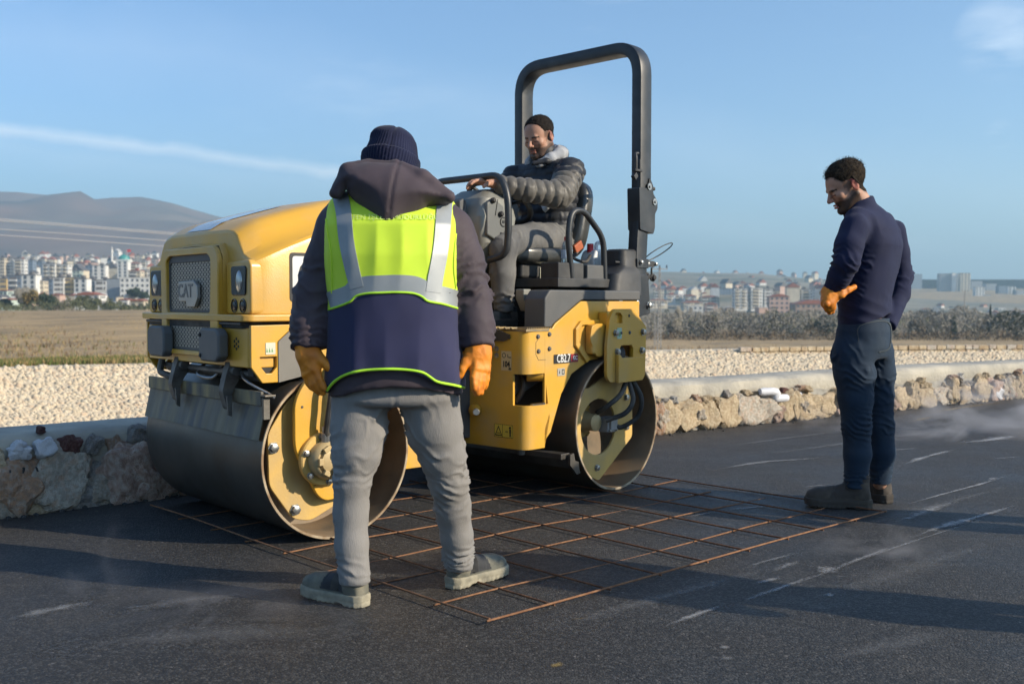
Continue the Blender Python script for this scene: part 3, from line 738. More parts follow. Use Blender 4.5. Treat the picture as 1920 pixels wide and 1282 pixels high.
# ---------------------------------------------------------------- low stone wall along the road
mortar = pmat('mortar', (.33, .31, .265), .95, col2=(.18, .17, .15), vs=6, bump=.012, bs=14, dust=(.33, .31, .27), dustamt=.4, dusts=2.5)
capm = pmat('concrete_cap', (.46, .42, .34), .92, col2=(.34, .32, .27), vs=2.5, bump=.008, bs=30, detail=8, dust=(.22, .21, .19), dustamt=.7, dusts=4)
def stone_mat(n, c, c2, d): return pmat(n, c, .92, col2=c2, vs=7, bump=.014, bs=22, detail=9, dust=d, dustamt=.8, dusts=5, contrast=(.4, .6))
ST_M = [stone_mat('pale_limestone', (.54, .49, .41), (.36, .32, .26), (.50, .33, .22)), stone_mat('cream_limestone', (.56, .46, .31), (.42, .32, .20), (.33, .22, .13)),
        stone_mat('pinkish_stone', (.46, .32, .25), (.33, .21, .16), (.58, .52, .45)), stone_mat('grey_stone', (.36, .345, .32), (.23, .22, .21), (.48, .38, .31)),
        stone_mat('red_stone', (.17, .065, .05), (.12, .045, .04), (.26, .16, .13)), stone_mat('orange_stone', (.46, .27, .16), (.34, .22, .15), (.50, .46, .40)), stone_mat('white_stone', (.62, .60, .56), (.5, .48, .44), (.45, .38, .3))]
def rock_mesh(seed, sub=3, flat=.62, rough=.40, e=.5):
    bm = bmesh.new(); bmesh.ops.create_icosphere(bm, subdivisions=sub, radius=1)
    r = random.Random(seed); cuts = [(Vector((r.gauss(0, 1), r.gauss(0, .5), r.gauss(0, 1))).normalized(), r.uniform(.72, 1.0)) for _ in range(6)]
    ang = r.uniform(-.4, .4); cs, sn = math.cos(ang), math.sin(ang)
    for v in bm.verts:
        p = v.co.copy(); p = Vector((p.x*cs-p.z*sn, p.y, p.x*sn+p.z*cs)); k = (abs(p.x)**(2/e)+abs(p.y)**(2/e)+abs(p.z)**(2/e))**(-e/2); p *= min(k, 1.45)*.9
        for n, d in cuts:
            q = p.dot(n)-d
            if q > 0: p -= n*q*.92
        k = 1+rough*noise.fractal(p*1.6+Vector((seed*3.1, 0, 0)), 1., 2., 5)*.7+.10*abs(noise.noise(p*3.1+Vector((0, seed, 0))))
        v.co = p*k
    me = bpy.data.meshes.new('stone'); bm.to_mesh(me); bm.free(); smooth(me, 30); return me
ROCKS = [[rock_mesh(s, 4) for s in range(8)]]
def rock_variants():
    out = []
    for m in ST_M:
        row = []
        for b in ROCKS[0]:
            q = b.copy(); q.materials.append(m); row.append(q)
        out.append(row)
    return out
RV = rock_variants()
wallo = empty('stone_wall', (0, 0, 0), 'low rubble stone wall with a smooth concrete top along the road edge', 'wall')
front, backl = WPS, offs(WPS, .42)
def wall_h(p): return .385+.012*noise.noise(Vector((p.x*.6, p.y*.6, 0)))
def dense(P, step=.06, lo=None, hi=None):
    d = [0]
    for i in range(1, len(P)): d.append(d[-1]+(P[i]-P[i-1]).length)
    xs = np.arange(0, d[-1], step); return [Vector((np.interp(x, d, [p.x for p in P]), np.interp(x, d, [p.y for p in P]), 0)) for x in xs]
DF = [p for p in dense(WPS, .06) if -6 < p.x < 22]
def off_at(P, i, d):
    t = (P[min(i+1, len(P)-1)]-P[max(i-1, 0)]).normalized(); return P[i]+Vector((-t.y, t.x, 0))*d
# mortar core: front face uneven, then the concrete cap
prof = [(-.055, -.05), (-.05, .05), (-.045, .10), (-.035, .15), (-.02, .20), (.0, .26)]
bm = bmesh.new(); rows = []
for d_, z_ in prof:
    rows.append([bm.verts.new(off_at(DF, i, d_+.03*noise.fractal(Vector((DF[i].x*3, DF[i].y*3, z_*6)), 1., 2., 3))+Vector((0, 0, z_))) for i in range(len(DF))])
for a, b in zip(rows, rows[1:]):
    for i in range(len(DF)-1): bm.faces.new((a[i], a[i+1], b[i+1], b[i]))
fin('mortar_core', bm, mortar, wallo, sm=50)
bm = bmesh.new(); rows = []
for j, (d_, z_) in enumerate([(.005, .22), (-.012, .26), (-.018, .32), (-.008, .365), (.03, 1), (.14, 1.004), (.28, 1.002), (.40, .995), (.43, .93), (.44, -1.2)]):
    row_ = []
    for i in range(len(DF)):
        h_ = wall_h(DF[i]); p = off_at(DF, i, d_+(.010*noise.fractal(Vector((DF[i].x*2.2, DF[i].y*2.2, j*.4)), 1., 2., 3) if j < 4 else 0)+(.03*noise.noise(Vector((DF[i].x*.8, DF[i].y*.8, 4))) if 4 <= j < 7 else 0))
        z = z_ if j < 4 else (z_*h_ if z_ > 0 else -.6)
        if j == 0: z += .035*noise.noise(Vector((DF[i].x*2.5, DF[i].y*2.5, 1)))
        row_.append(bm.verts.new(p+Vector((0, 0, z+.004*noise.noise(Vector((DF[i].x*6, DF[i].y*6, j)))))))
    rows.append(row_)
for a, b in zip(rows, rows[1:]):
    for i in range(len(DF)-1): bm.faces.new((a[i], a[i+1], b[i+1], b[i]))
fin('concrete_cap', bm, capm, wallo, sm=50)
def put_stone(px, py, wpx, hpx, k, seed, out=.0, rz=0., tilt=0., name='stone'):
    """stone in the wall's face, where the sight line through a pixel meets the face"""
    best = None
    for i in range(1, len(DF)-1):
        p = DF[i]; q = 960+FPX*p.x/p.y
        if best is None or abs(q-px) < best[0]: best = (abs(q-px), i)
    i = best[1]; p = DF[i]; z = max(at(px, py, p.y).z, .02); s = p.y/FPX
    t = (DF[i+1]-DF[i-1]).normalized(); fore = max(abs(t.x-t.y*p.x/p.y), .3)
    o = bpy.data.objects.new(name, RV[k][seed % 8]); C.objects.link(o); o.parent = wallo
    hx, hz_ = wpx*s/2/fore*.92, hpx*s/2
    o.location = off_at(DF, i, .02-out)+Vector((0, 0, z)); o.scale = (hx*1.12, min(hx, hz_)*.55+.02, hz_*1.14); o.rotation_euler = (0, tilt, math.atan2(t.y, t.x)+rz)
    return o
for a in [  # stones close to the camera on the left
 (115, 838, 48, 42, 4, 1, .03, 0, .2), (166, 836, 36, 40, 3, 2, .03, 0, .5), (206, 843, 34, 52, 5, 3, .035, 0, -.3), (249, 817, 46, 38, 3, 4, .035, 0, .2),
 (82, 806, 16, 14, 4, 5, .01), (30, 905, 110, 95, 5, 0, .04, 0, .2), (108, 898, 120, 120, 0, 3, .02, 0, .5), (62, 950, 90, 46, 1, 2, .03), (140, 935, 90, 60, 3, 5, .03, 0, .3),
 (240, 893, 110, 120, 2, 1, .045, 0, -.4), (200, 918, 70, 60, 0, 4, .03), (282, 910, 90, 76, 2, 2, .05, 0, .7), (10, 958, 60, 44, 0, 1, .04), (176, 878, 60, 50, 3, 0, .0), (300, 880, 60, 60, 0, 5, .03),
 (-60, 900, 120, 100, 1, 2, .03), (-170, 905, 120, 110, 0, 3, .03), (-120, 960, 120, 50, 3, 1, .03), (-40, 850, 50, 40, 2, 4, .03), (320, 850, 50, 46, 1, 3, .03)]:
    put_stone(*a)
r_ = random.Random(21); d0 = 0; i = 0
while i < len(DF)-8:   # the rest of the run: big stones below, small ones above
    p = DF[i]; q = 960+FPX*p.x/max(p.y, .5)
    if q < 330 or p.y < 1: i += 1; continue
    w_ = r_.uniform(.12, .34) if p.x < 9 else r_.uniform(.25, .5); k = r_.choice([1, 1, 1, 0, 0, 1, 5, 1, 2])
    j = min(i+int(w_/.06/2), len(DF)-2); t = (DF[j+1]-DF[j-1]).normalized()
    def stn(zc, hx, hz_, k, out):
        o = bpy.data.objects.new('stone', RV[k][r_.randrange(8)]); C.objects.link(o); o.parent = wallo
        o.location = off_at(DF, j, .03-out)+Vector((0, 0, zc)); o.scale = (hx, .085, hz_); o.rotation_euler = (r_.uniform(-.1, .1), r_.uniform(-.3, .3), math.atan2(t.y, t.x)+r_.uniform(-.2, .2))
    hb = r_.uniform(.10, .15)
    stn(hb*.82, w_*.58, hb*1.05, k, .055)
    if r_.random() < .5: j = min(j+int(w_/.12), len(DF)-2); stn(hb*r_.uniform(.4, 1.), r_.uniform(.05, .09), r_.uniform(.05, .08), r_.choice([0, 1, 5, 2]), .06)
    if r_.random() < .85: stn(hb*1.75+r_.uniform(0, .025), r_.uniform(.04, .08), r_.uniform(.03, .05), r_.choice([0, 1, 3, 5, 6, 2, 4]), .02)
    if r_.random() < .6:
        j = min(j+2, len(DF)-2); stn(hb*1.7+r_.uniform(0, .03), r_.uniform(.03, .07), r_.uniform(.03, .045), r_.choice([0, 1, 1, 3, 6]), .015)
    i += max(int(w_*.92/.06), 1)
# litter stuck in the wall
lit = pmat('white_sack', (.66, .66, .68), .6, col2=(.52, .53, .56), vs=12, bump=.004, bs=30)
def litter(name, px, py, wpx, hpx, lab, cat, seed, tilt=0.):
    o = put_stone(px, py, wpx, hpx, 6, seed, .075, name=name); o.parent = None; me = o.data.copy(); me.materials.clear(); me.materials.append(lit); o.data = me; o.rotation_euler.y = tilt; tag(o, lab, cat); return o
litter('plastic_sack', 22, 846, 46, 24, 'crumpled white printed sack at the left edge of the wall', 'sack', 1, .1)
sk = litter('plastic_sack', 66, 837, 42, 34, 'crumpled white sack wedged beside the red stone', 'sack', 3, -.3)
litter('plastic_sack', 36, 838, 30, 26, 'small torn white sack between two others at the left', 'sack', 4, .4)
litter('plastic_block', 1487, 741, 14, 14, 'small square white block stuck in the wall', 'block', 5)
litter('plastic_sack', 1861, 737, 24, 24, 'white sack in the wall near the right edge of the photo', 'sack', 2, .5)
litter('plastic_sack', 1916, 708, 16, 18, 'white scrap on top of the wall at the right edge', 'sack', 0, .9)
bm = bmesh.new(); i0 = min(range(len(DF)), key=lambda i: abs(960+FPX*DF[i].x/max(DF[i].y, .5)-1418)); i1 = min(range(len(DF)), key=lambda i: abs(960+FPX*DF[i].x/max(DF[i].y, .5)-1470))
P_ = [off_at(DF, i0, -.07)+Vector((0, 0, .275)), off_at(DF, i0+3, -.09)+Vector((0, 0, .265)), off_at(DF, (i0+i1)//2, -.08)+Vector((0, 0, .215)), off_at(DF, i1, -.075)+Vector((0, 0, .205))]
P_ = catmull(P_, 5); tube(bm, P_, lambda i: .035 if 0 < i < len(P_)-1 else .028, 12); tag(fin('plastic_tube', bm, lit, sm=60), 'white plastic tube lying in the stones of the wall', 'tube')
bm = bmesh.new()
for k in range(7): box(bm, (0, 0, 0), (.008, .003, .014+.006*(k % 3)), Matrix.Translation(off_at(DF, min(range(len(DF)), key=lambda i: abs(960+FPX*DF[i].x/max(DF[i].y, .5)-(12+k*6))), -.125)+Vector((0, 0, .235+.004*math.sin(k*2)))) @ Matrix.Rotation(R(45), 4, 'Z') @ Matrix.Rotation(.4*math.sin(k), 4, 'Y'))
pr = fin('printed_marks', bm, MATS['print_black'] if 'print_black' in MATS else blackp); pr.parent = sk; pr.matrix_parent_inverse = (Matrix.Translation(sk.location) @ sk.rotation_euler.to_matrix().to_4x4() @ Matrix.Diagonal((*sk.scale, 1))).inverted(); pr['kind'] = 'stuff'
# coarse crumbs of asphalt at the foot of the wall
bm = bmesh.new(); r_ = random.Random(4)
for _ in range(1500):
    i = r_.randrange(60, len(DF)-10); p = off_at(DF, i, -abs(r_.gauss(0, .07))-.0); s = r_.uniform(.006, .018)
    bmesh.ops.create_icosphere(bm, subdivisions=0 if False else 1, radius=s, matrix=Matrix.Translation(p+Vector((0, 0, s*.3))) @ Matrix.Diagonal((1, r_.uniform(.6, 1.2), .7, 1)))
tag(fin('asphalt_crumbs', bm, pmat('asphalt_crumb', (.028, .028, .03), .9, col2=(.05, .048, .045), vs=60), sm=None), kind='stuff')

# ---------------------------------------------------------------- stones pitched on the far bank
small = [rock_mesh(40+s, 1, .6, .2, .6) for s in range(5)]
SV = []
BK = [pmat('bank_stone_cream', (.56, .47, .34), .95, col2=(.50, .415, .30), vs=5), pmat('bank_stone_pale', (.61, .53, .40), .95, vs=5), pmat('bank_stone_pink', (.54, .42, .30), .95, vs=5)]
for m in (BK[0], BK[0], BK[1], BK[0], BK[1], BK[0], BK[2]):
    for b in small: q = b.copy(); q.materials.append(m); smooth(q); SV.append(q)
for o in list(bpy.data.objects):
    if o.name == 'river_bank': bank_o = o
cr = crest
def bank_pt(u, v):  # u along the rails, v: 0 crest .. 1 toe
    i = int(u); f = u-i; a = cr[i].lerp(cr[min(i+1, NX-1)], f); return Vector((a.x+.9*v, a.y-4.2*v, -.22-1.98*v))
r_ = random.Random(11); singles = []; bulk = []
for _ in range(160000):
    u = r_.uniform(17, 47); v = r_.random()**1.1*.72
    p = bank_pt(u, v); px = 960+FPX*p.x/p.y
    if px < -420 or px > 2150 : continue
    d = p.length; py = 563+(EYE-p.z)/p.y*FPX
    if py > (900 if px < 900 else 790) or (py > (830 if px < 900 else 735) and r_.random() < .5): continue
    s = r_.uniform(.018, .042)*(1.5 if r_.random() < .12 else 1); bulk.append((p, s, r_.random()))
bulk.sort(key=lambda t: -t[1]/t[0].y)
nrm = Vector((0, -.42, .9)).normalized()
keep = []; cell = {}
for p, s, q in bulk:
    k = (int(p.x/.052), int(p.z/.032))
    if k in cell: continue
    cell[k] = 1; keep.append((p+Vector((0, .008, -.020)), s, q))
print('bank stones', len(keep))
for n_, (p, s, q) in enumerate(keep[:300]):
    o = bpy.data.objects.new('stone', SV[int(q*len(SV))]); C.objects.link(o); o.parent = bank_o; o.location = p; o.scale = (s*1.5, s*.4, s*1.1); o.rotation_euler = (-.5, q*40, (q*9 % 1)*.6-.3)
allv, allf, allm = [], [], []; n0 = 0
base = [(np.array([v.co[:] for v in m.vertices]), [list(f.vertices) for f in m.polygons]) for m in small]
for p, s, q in keep[300:]:
    V0, F0_ = base[int(q*97) % 5]; a = q*50; c_, s_ = math.cos(a), math.sin(a)
    Q = V0*np.array([1.5, .32, 1.1])*s*1.1; Q = np.stack([Q[:, 0]*c_-Q[:, 2]*s_, Q[:, 1], Q[:, 0]*s_+Q[:, 2]*c_], 1)+np.array(p)
    allv.append(Q); allf += [[i+n0 for i in f] for f in F0_]; allm += [int(q*7) % 7]*len(F0_); n0 += len(Q)
me = bpy.data.meshes.new('bank_stones'); me.from_pydata(np.concatenate(allv).tolist(), [], allf)
for m in (BK[0], BK[0], BK[1], BK[0], BK[1], BK[0], BK[2]): me.materials.append(m)
me.polygons.foreach_set('material_index', allm); o = link('bank_stones', me, None, bank_o, sm=180); o['kind'] = 'stuff'
# coursed masonry strip on the crest at the right
bm = bmesh.new(); r_ = random.Random(2); bmi = []
for row_i in range(3):
    u = 33.2
    while u < 46:
        a = bank_pt(u, 0); du = r_.uniform(.18, .34)/((cr[int(u)+1]-cr[int(u)]).length); b = bank_pt(min(u+du*.93, 46.9), 0); h_ = .125
        c_ = (a+b)/2+Vector((0, -.12, .02-row_i*h_+r_.uniform(-.006, .006))); t = (b-a)
        box(bm, c_, (t.length, .14+r_.uniform(0, .04), h_*.9), Matrix.Rotation(math.atan2(t.y, t.x), 4, 'Z')); bmi += [r_.choice([0, 1, 1, 1, 1, 0, 1])]*6; u += du
cw = fin('crest_blocks', bm, [*ST_M], sm=None, bev=.012, segs=1)
bpy.context.view_layer.update(); cw.data.polygons.foreach_set('material_index', bmi); cw.parent = bank_o; cw['kind'] = 'stuff'
# grass fringe and dry tufts on the field behind the bank
def tufts(name, n, x0, x1, yfun, hmin, hmax, mats, seed, label=None):
    r = random.Random(seed); bm = bmesh.new(); mi = []
    for _ in range(n):
        p = yfun(r); h = r.uniform(hmin, hmax); k = r.random()
        for _b in range(3):
            a = r.uniform(0, 6.28); w_ = h*.10; d = Vector((math.cos(a), math.sin(a), 0)); l_ = Vector((r.gauss(0, .28), r.gauss(0, .28), 1))*h
            q = p+d*r.uniform(0, .05)
            bm.faces.new([bm.verts.new(q-d*w_), bm.verts.new(q+d*w_), bm.verts.new(q+l_)]); mi.append(0 if k < .6 else 1)
    me = bpy.data.meshes.new(name); bm.to_mesh(me); bm.free(); o = link(name, me, mats, sm=None); me.polygons.foreach_set('material_index', mi); tag(o, kind='stuff'); return o
gm_ = [pmat('green_grass', (.12, .15, .035), .8, col2=(.08, .11, .03), vs=2), pmat('dry_grass', (.40, .29, .13), .85, col2=(.30, .20, .09), vs=.4), pmat('brown_weed', (.17, .11, .06), .9), pmat('pale_straw', (.46, .35, .18), .9, col2=(.36, .27, .13), vs=.6), pmat('olive_weed', (.16, .16, .06), .9)]
def ly(r):
    px = r.uniform(-120, 1100) if r.random() < .3 else r.uniform(-120, 380); u = (px+2600)/7200*(NX-1); p = bank_pt(u, 0); return p+Vector((0, r.uniform(.8, 2.6), -.05))
tufts('green_grass', 6500, 0, 0, ly, .06, .18, [gm_[0], gm_[1]], 1)
def lf(r):
    px = r.uniform(-150, 1180) if r.random() < .3 else r.uniform(-150, 400); Y = 20+180*r.random()**1.6; z = np.interp(Y, [19, 24, 55, 110, 240], [-.25, -.55, -1.0, -1.15, -1.3]); return Vector(((px-960)/FPX*Y, Y, z-.03))
tufts('dry_grass', 15000, 0, 0, lf, .03, .12, [gm_[1], gm_[3]], 2)
def lw(r):
    p = lf(r); return p if noise.noise(Vector((p.x*.09, p.y*.05, 2))) > .12 else lf(r)+Vector((0, 0, -.3))
tufts('brown_weeds', 5000, 0, 0, lw, .05, .22, [gm_[2], gm_[4]], 5)
def rf(r):
    px = r.uniform(1180, 2000); Y = 29+190*r.random()**1.3; z = np.interp(Y, [27, 32, 55, 110, 240], [-.25, -.55, -3.2, -5.6, -8]); return Vector(((px-960)/FPX*Y, Y, z-.03))
tufts('dry_grass', 7000, 0, 0, rf, .04, .22, [gm_[1], gm_[2]], 3)
# ---------------------------------------------------------------- the tandem roller
def frame(o, hd): return Matrix.Translation((o[0], o[1], 0)) @ Matrix.Rotation(R(hd), 4, 'Z')
WF, WR = frame((-1.166, 4.89), 221.2), frame((.137, 6.0015), 227.3)
RO = Vector((-.51, 5.45, 0))
roller = empty('road_roller', RO, 'yellow tandem road roller with two steel drums and black roll bar on fresh asphalt', 'road roller')
TF, TR_ = Matrix.Translation(-RO) @ WF, Matrix.Translation(-RO) @ WR
def P(name, bm, m, T=TF, parent=None, bev=0, sm=35, segs=2):
    o = fin(name, bm, m, parent or roller, T, sm=sm, bev=bev, segs=segs)
    return o
YM = Matrix.Rotation(R(-90), 4, 'X')                     # local Z of a lathe -> +y of the frame
drum_m = pmat('drum_steel', (.14, .125, .105), .40, metal=.55, col2=(.06, .055, .05), vs=2.2, stretch=(1, 1, 1), dust=(.16, .10, .05), dustamt=.75, dusts=2.2, bump=.0006, bs=40)
drumin = pmat('drum_inside', (.27, .20, .13), .6, metal=.2, col2=(.10, .085, .065), vs=4, dust=(.30, .17, .07), dustamt=.7, dusts=3, bump=.001, bs=30)
rim_m = pmat('worn_rim', (.50, .42, .30), .45, metal=.4, col2=(.26, .17, .10), vs=14)
def lathe_open(bm, prof, M, n):
    rings = [[bm.verts.new(M @ Vector((r*math.cos(2*math.pi*i/n), r*math.sin(2*math.pi*i/n), h))) for i in range(n)] for r, h in prof]
    for A, B in zip(rings, rings[1:]):
        for j in range(n): bm.faces.new((A[j], A[(j+1) % n], B[(j+1) % n], B[j]))
def drum(T, dark=False):
    M = Matrix.Translation((0, 0, .375)) @ YM
    bm = bmesh.new(); lathe_open(bm, [(.360, -.611), (.3735, -.611), (.375, -.605), (.375, .605), (.3735, .611)], M, 96)
    d = P('drum', bm, drum_m, T, sm=40)
    bm = bmesh.new(); lathe_open(bm, [(.3735, .611), (.3715, .615), (.362, .615), (.360, .611)], M, 96)
    P('rim', bm, rim_m, T, d, sm=30).parent = d
    bm = bmesh.new(); lathe_open(bm, [(.360, .611), (.357, .50), (.354, .32), (.20, .30), (.13, .30), (.0001, .30)], M, 72)
    o = P('drum_wall', bm, drumin, T, d, sm=40)
    bm = bmesh.new(); lathe_open(bm, [(.360, -.611), (.357, -.5), (.354, -.32), (.0001, -.30)], M, 48)
    P('drum_wall', bm, drumin, T, d, sm=40)
    return d
drum(TF); drum(TR_)
def boltset(T, pts, y, r=.011, L=.012, parent=None, m=None, ax=1, name='bolt'):
    out = []
    for (a, b) in pts:
        bm = bmesh.new(); M = Matrix.Translation((a, y, b)) @ YM if ax == 1 else Matrix.Translation((y, a, b)) @ Matrix.Rotation(R(90), 4, 'Y')
        lathe(bm, [(r*1.35, 0), (r*1.35, L*.25), (r, L*.26), (r, L), (r*.55, L*1.15), (.0001, L*1.15)], M, 6)
        out.append(P(name, bm, m or zinc, T, parent, sm=25))
    return out
# ---- front frame: support plates, hub, scraper
def rnd(pts, r, k=4): # rounded polygon
    n = len(pts); out = []
    for i in range(n):
        a, b, c_ = Vector((*pts[i-1], 0)), Vector((*pts[i], 0)), Vector((*pts[(i+1) % n], 0))
        u, v = a-b, c_-b; rr = min(r, u.length*.45, v.length*.45); A, B = b+u.normalized()*rr, b+v.normalized()*rr
        for j in range(k+1):
            t = j/k; q = A*(1-t)**2+b*2*t*(1-t)+B*t*t; out.append((q.x, q.y))
    return out
bm = bmesh.new(); prism(bm, rnd([(.24, .62), (.33, .49), (.325, .27), (.215, .115), (.13, .095), (-.10, .19), (-.14, .25), (-.15, .56), (-.13, .66), (.18, .66)], .03), .575, .592)
sp = P('support_plate', bm, yellowd, bev=.004)
boltset(TF, [(.205, .155), (.305, .43)], .592, .019, .02, sp, MATS['zinc_bolt'])
bm = bmesh.new(); holed(bm, rnd([(.235, .42), (.235, .62), (.19, .70), (.125, .75), (.125, .93), (-.14, .93), (-.14, .74), (-.15, .64), (-.16, .56), (-.16, .40), (-.09, .20), (.09, .185), (.13, .215)], .045), [], .628, .652)
arm = P('yoke_arm', bm, yellow, bev=.005)
boltset(TF, [(.20, .60), (.14, .265)], .651, .006, .003, arm, rubber)
bm = bmesh.new()
for (x, z) in ((.12, .5), (-.12, .5), (0, .25)): cyl(bm, (x, .59, z), (x, .63, z), .035, n=14)
P('spacer', bm, yellowd)
H = Matrix.Translation((.105, 0, .372)) @ YM
bm = bmesh.new(); lathe(bm, [(.115, .652), (.115, .672), (.109, .678), (.09, .678)], H, 40)
hub = P('hub_flange', bm, yellowd)
boltset(TF, [(.105+.098*math.cos(a), .372+.098*math.sin(a)) for a in [R(20+60*i) for i in range(6)]], .677, .012, .014, hub)
bm = bmesh.new(); lathe(bm, [(.084, .66), (.084, .705), (.077, .725), (.068, .733), (.066, .726), (.054, .726), (.052, .742), (.03, .748), (.0001, .748)], H, 40)
bm2 = bmesh.new()
for a in range(0, 360, 60): box(bm2, (.105+.058*math.cos(R(a)), .738, .372+.058*math.sin(R(a))), (.022, .02, .03), Matrix.Rotation(-R(a), 4, 'Y'))
cast = pmat('cast_housing', (.50, .38, .19), .5, col2=(.40, .30, .16), vs=9, metal=.1)
mh = P('motor_housing', bm, cast); P('rib', bm2, cast, parent=mh, bev=.003)
bm = bmesh.new(); prism(bm, rnd([(.0, .42), (.105, .425), (.115, .40), (.09, .37), (.115, .335), (.085, .31), (.0, .31)], .01), .735, .775)
P('motor_cover', bm, pmat('pale_cast', (.60, .49, .30), .5, col2=(.5, .4, .24)), bev=.006)
for i, (x, w_) in enumerate([(.115, .015), (.065, .015)]):
    bm = bmesh.new(); tube(bm, catmull([(x, .70, .455), (x, .715, .52), (x-.01, .72, .60), (x-.03, .715, .72), (x-.10, .62, .86)], 6), w_, 10); h_ = P('hydraulic_hose', bm, rubber)
    bm = bmesh.new(); lathe(bm, [(.019, 0), (.021, .01), (.021, .05), (.017, .055), (.017, .08)], Matrix.Translation((x, .70, .435)), 8); P('hose_fitting', bm, zinc, parent=h_)
# grease scraper blade
blade_m = pmat('scraper_blade', (.075, .078, .085), .5, metal=.3, col2=(.14, .12, .08), vs=5, stretch=(1, 4, .6), dust=(.22, .19, .13), dustamt=.6, dusts=6)
bm = bmesh.new(); n = 40
def brow(z, x, jag=0.):
    return [Vector((x+.002*math.sin(i*2.3), -.61+1.22*i/n, z+jag*noise.noise(Vector((i*.9, z*9, 0))))) for i in range(n+1)]
rows = [[bm.verts.new(p) for p in brow(z, x, j)] for z, x, j in ((.665, .345, 0), (.60, .352, .0), (.54, .366, .012), (.468, .382, .004), (.468, .376, .004), (.54, .36, .012), (.665, .335, 0))]
for i in range(len(rows)-1):
    for j in range(n): bm.faces.new((rows[i][j], rows[i][j+1], rows[i+1][j+1], rows[i+1][j]))
bl = P('scraper_blade', bm, blade_m, sm=20)
bm = bmesh.new(); box(bm, (.357, 0, .640), (.014, 1.2, .060)); P('blade_strip', bm, pmat('worn_strip', (.34, .26, .13), .7, col2=(.09, .09, .09), vs=12, stretch=(1, 1, .3)), parent=bl, bev=.003)
bm = bmesh.new(); box(bm, (.349, .615, .60), (.03, .018, .09)); box(bm, (.345, .625, .655), (.05, .05, .008)); P('blade_bracket', bm, steel, parent=bl, bev=.002)
br_m = pmat('bracket_steel', (.16, .155, .145), .6, metal=.4, col2=(.09, .08, .07), vs=12, dust=DUST, dustamt=.6, dusts=10)
for y in (-.20, .34):
    bm = bmesh.new()
    prism(bm, rnd([(.33, .80), (.38, .80), (.405, .72), (.42, .66), (.40, .585), (.385, .575), (.385, .62), (.36, .68), (.33, .72)], .01), y-.022, y+.022)
    prism(bm, [(.385, .64), (.41, .64), (.405, .56), (.388, .55)], y+.03, y+.045)
    cyl(bm, (.365, y-.05, .745), (.365, y+.05, .745), .022, n=12)
    b_ = P('scraper_bracket', bm, br_m, bev=.004)
    bm = bmesh.new(); tube(bm, catmull([(.375+.016*math.cos(t), y-.055+.009*t*.3, .70+.016*math.sin(t)) for t in np.linspace(0, 19, 50)], 2), .003, 6); P('spring', bm, zinc, parent=b_)
bm = bmesh.new(); cyl(bm, (.34, -.5, .735), (.34, .5, .735), .014, n=10); cyl(bm, (.30, -.48, .72), (.30, .48, .72), .02, n=10)
P('spray_bar', bm, br_m)
bm = bmesh.new(); tube(bm, catmull([(.30, .40, .76), (.36, .43, .73), (.37, .52, .70), (.32, .58, .66), (.30, .60, .64)], 6), .006, 8); P('spray_hose', bm, zinc)
bm = bmesh.new(); tube(bm, catmull([(.31, -.05, .76), (.36, -.02, .71), (.34, .1, .70), (.32, .16, .76)], 6), .008, 8)
P('spray_hose', bm, zinc)
bm = bmesh.new(); tube(bm, roundpath([(.36, -.42, .78), (.38, -.42, .70), (.36, -.30, .68), (.32, -.24, .72)], .03), .016, 10); P('tow_loop', bm, br_m)
# dark underside of the front frame
bm = bmesh.new(); box(bm, (-.02, 0, .83), (.66, .98, .14)); box(bm, (.15, 0, .78), (.3, .7, .06)); P('front_chassis', bm, dkgray, bev=.01)
# lower body
bm = bmesh.new()
prism(bm, rnd([(.385, -.53), (.385, .53), (.37, .545), (-.55, .545), (-.55, -.545), (.37, -.545)], .008), .765, .932, 'z')
body = P('front_lower_body', bm, yellow, bev=.006)
bm = bmesh.new(); prism(bm, rnd([(.395, -.50), (.395, .50), (.37, .52), (-.55, .52), (-.55, -.52), (.37, -.52)], .01), .931, .962, 'z'); P('rubber_seal', bm, rubber, bev=.004)
for s in (1, -1): bm = bmesh.new(); box(bm, (.392, .40*s, .951), (.03, .22, .012)); P('seal_lip', bm, blackp, bev=.003)
# yoke side plate with octagonal hole
oct_ = [(.345, .812), (.268, .812), (.268, .768), (.292, .742), (.318, .742), (.345, .775)]
bm = bmesh.new(); holed(bm, [(.385, .945), (.385, .77), (.335, .702), (.262, .702), (.262, .875), (.175, .947)], [oct_], .545, .562)
P('bumper_side_plate', bm, yellow, bev=.003)
bm = bmesh.new(); holed(bm, [(.385, .945), (.385, .77), (.335, .702), (.262, .702), (.262, .875), (.175, .947)], [oct_], -.562, -.545)
P('bumper_side_plate', bm, yellow, bev=.003)
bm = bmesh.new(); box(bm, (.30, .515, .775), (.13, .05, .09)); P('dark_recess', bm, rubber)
bm = bmesh.new()
q = [(.262, .566, .702), (.262, .566, .875), (.175, .566, .947), (-.02, .625, .947), (-.02, .625, .80), (.10, .605, .74)]
q2 = [(a-.02, b-.03, c_) for a, b, c_ in q]
A = [bm.verts.new(p) for p in q]; B = [bm.verts.new(p) for p in q2]; bm.faces.new(A); bm.faces.new(B[::-1])
for i in range(6): bm.faces.new((A[i], B[i], B[(i+1) % 6], A[(i+1) % 6]))
P('slanted_guard', bm, pmat('dusty_grey_plate', (.16, .155, .145), .6, col2=(.20, .19, .17), vs=4, dust=DUST, dustamt=.4))
bm = bmesh.new(); box(bm, (-.02, .60, .88), (.28, .06, .13)); P('arm_head', bm, yellow, bev=.01)
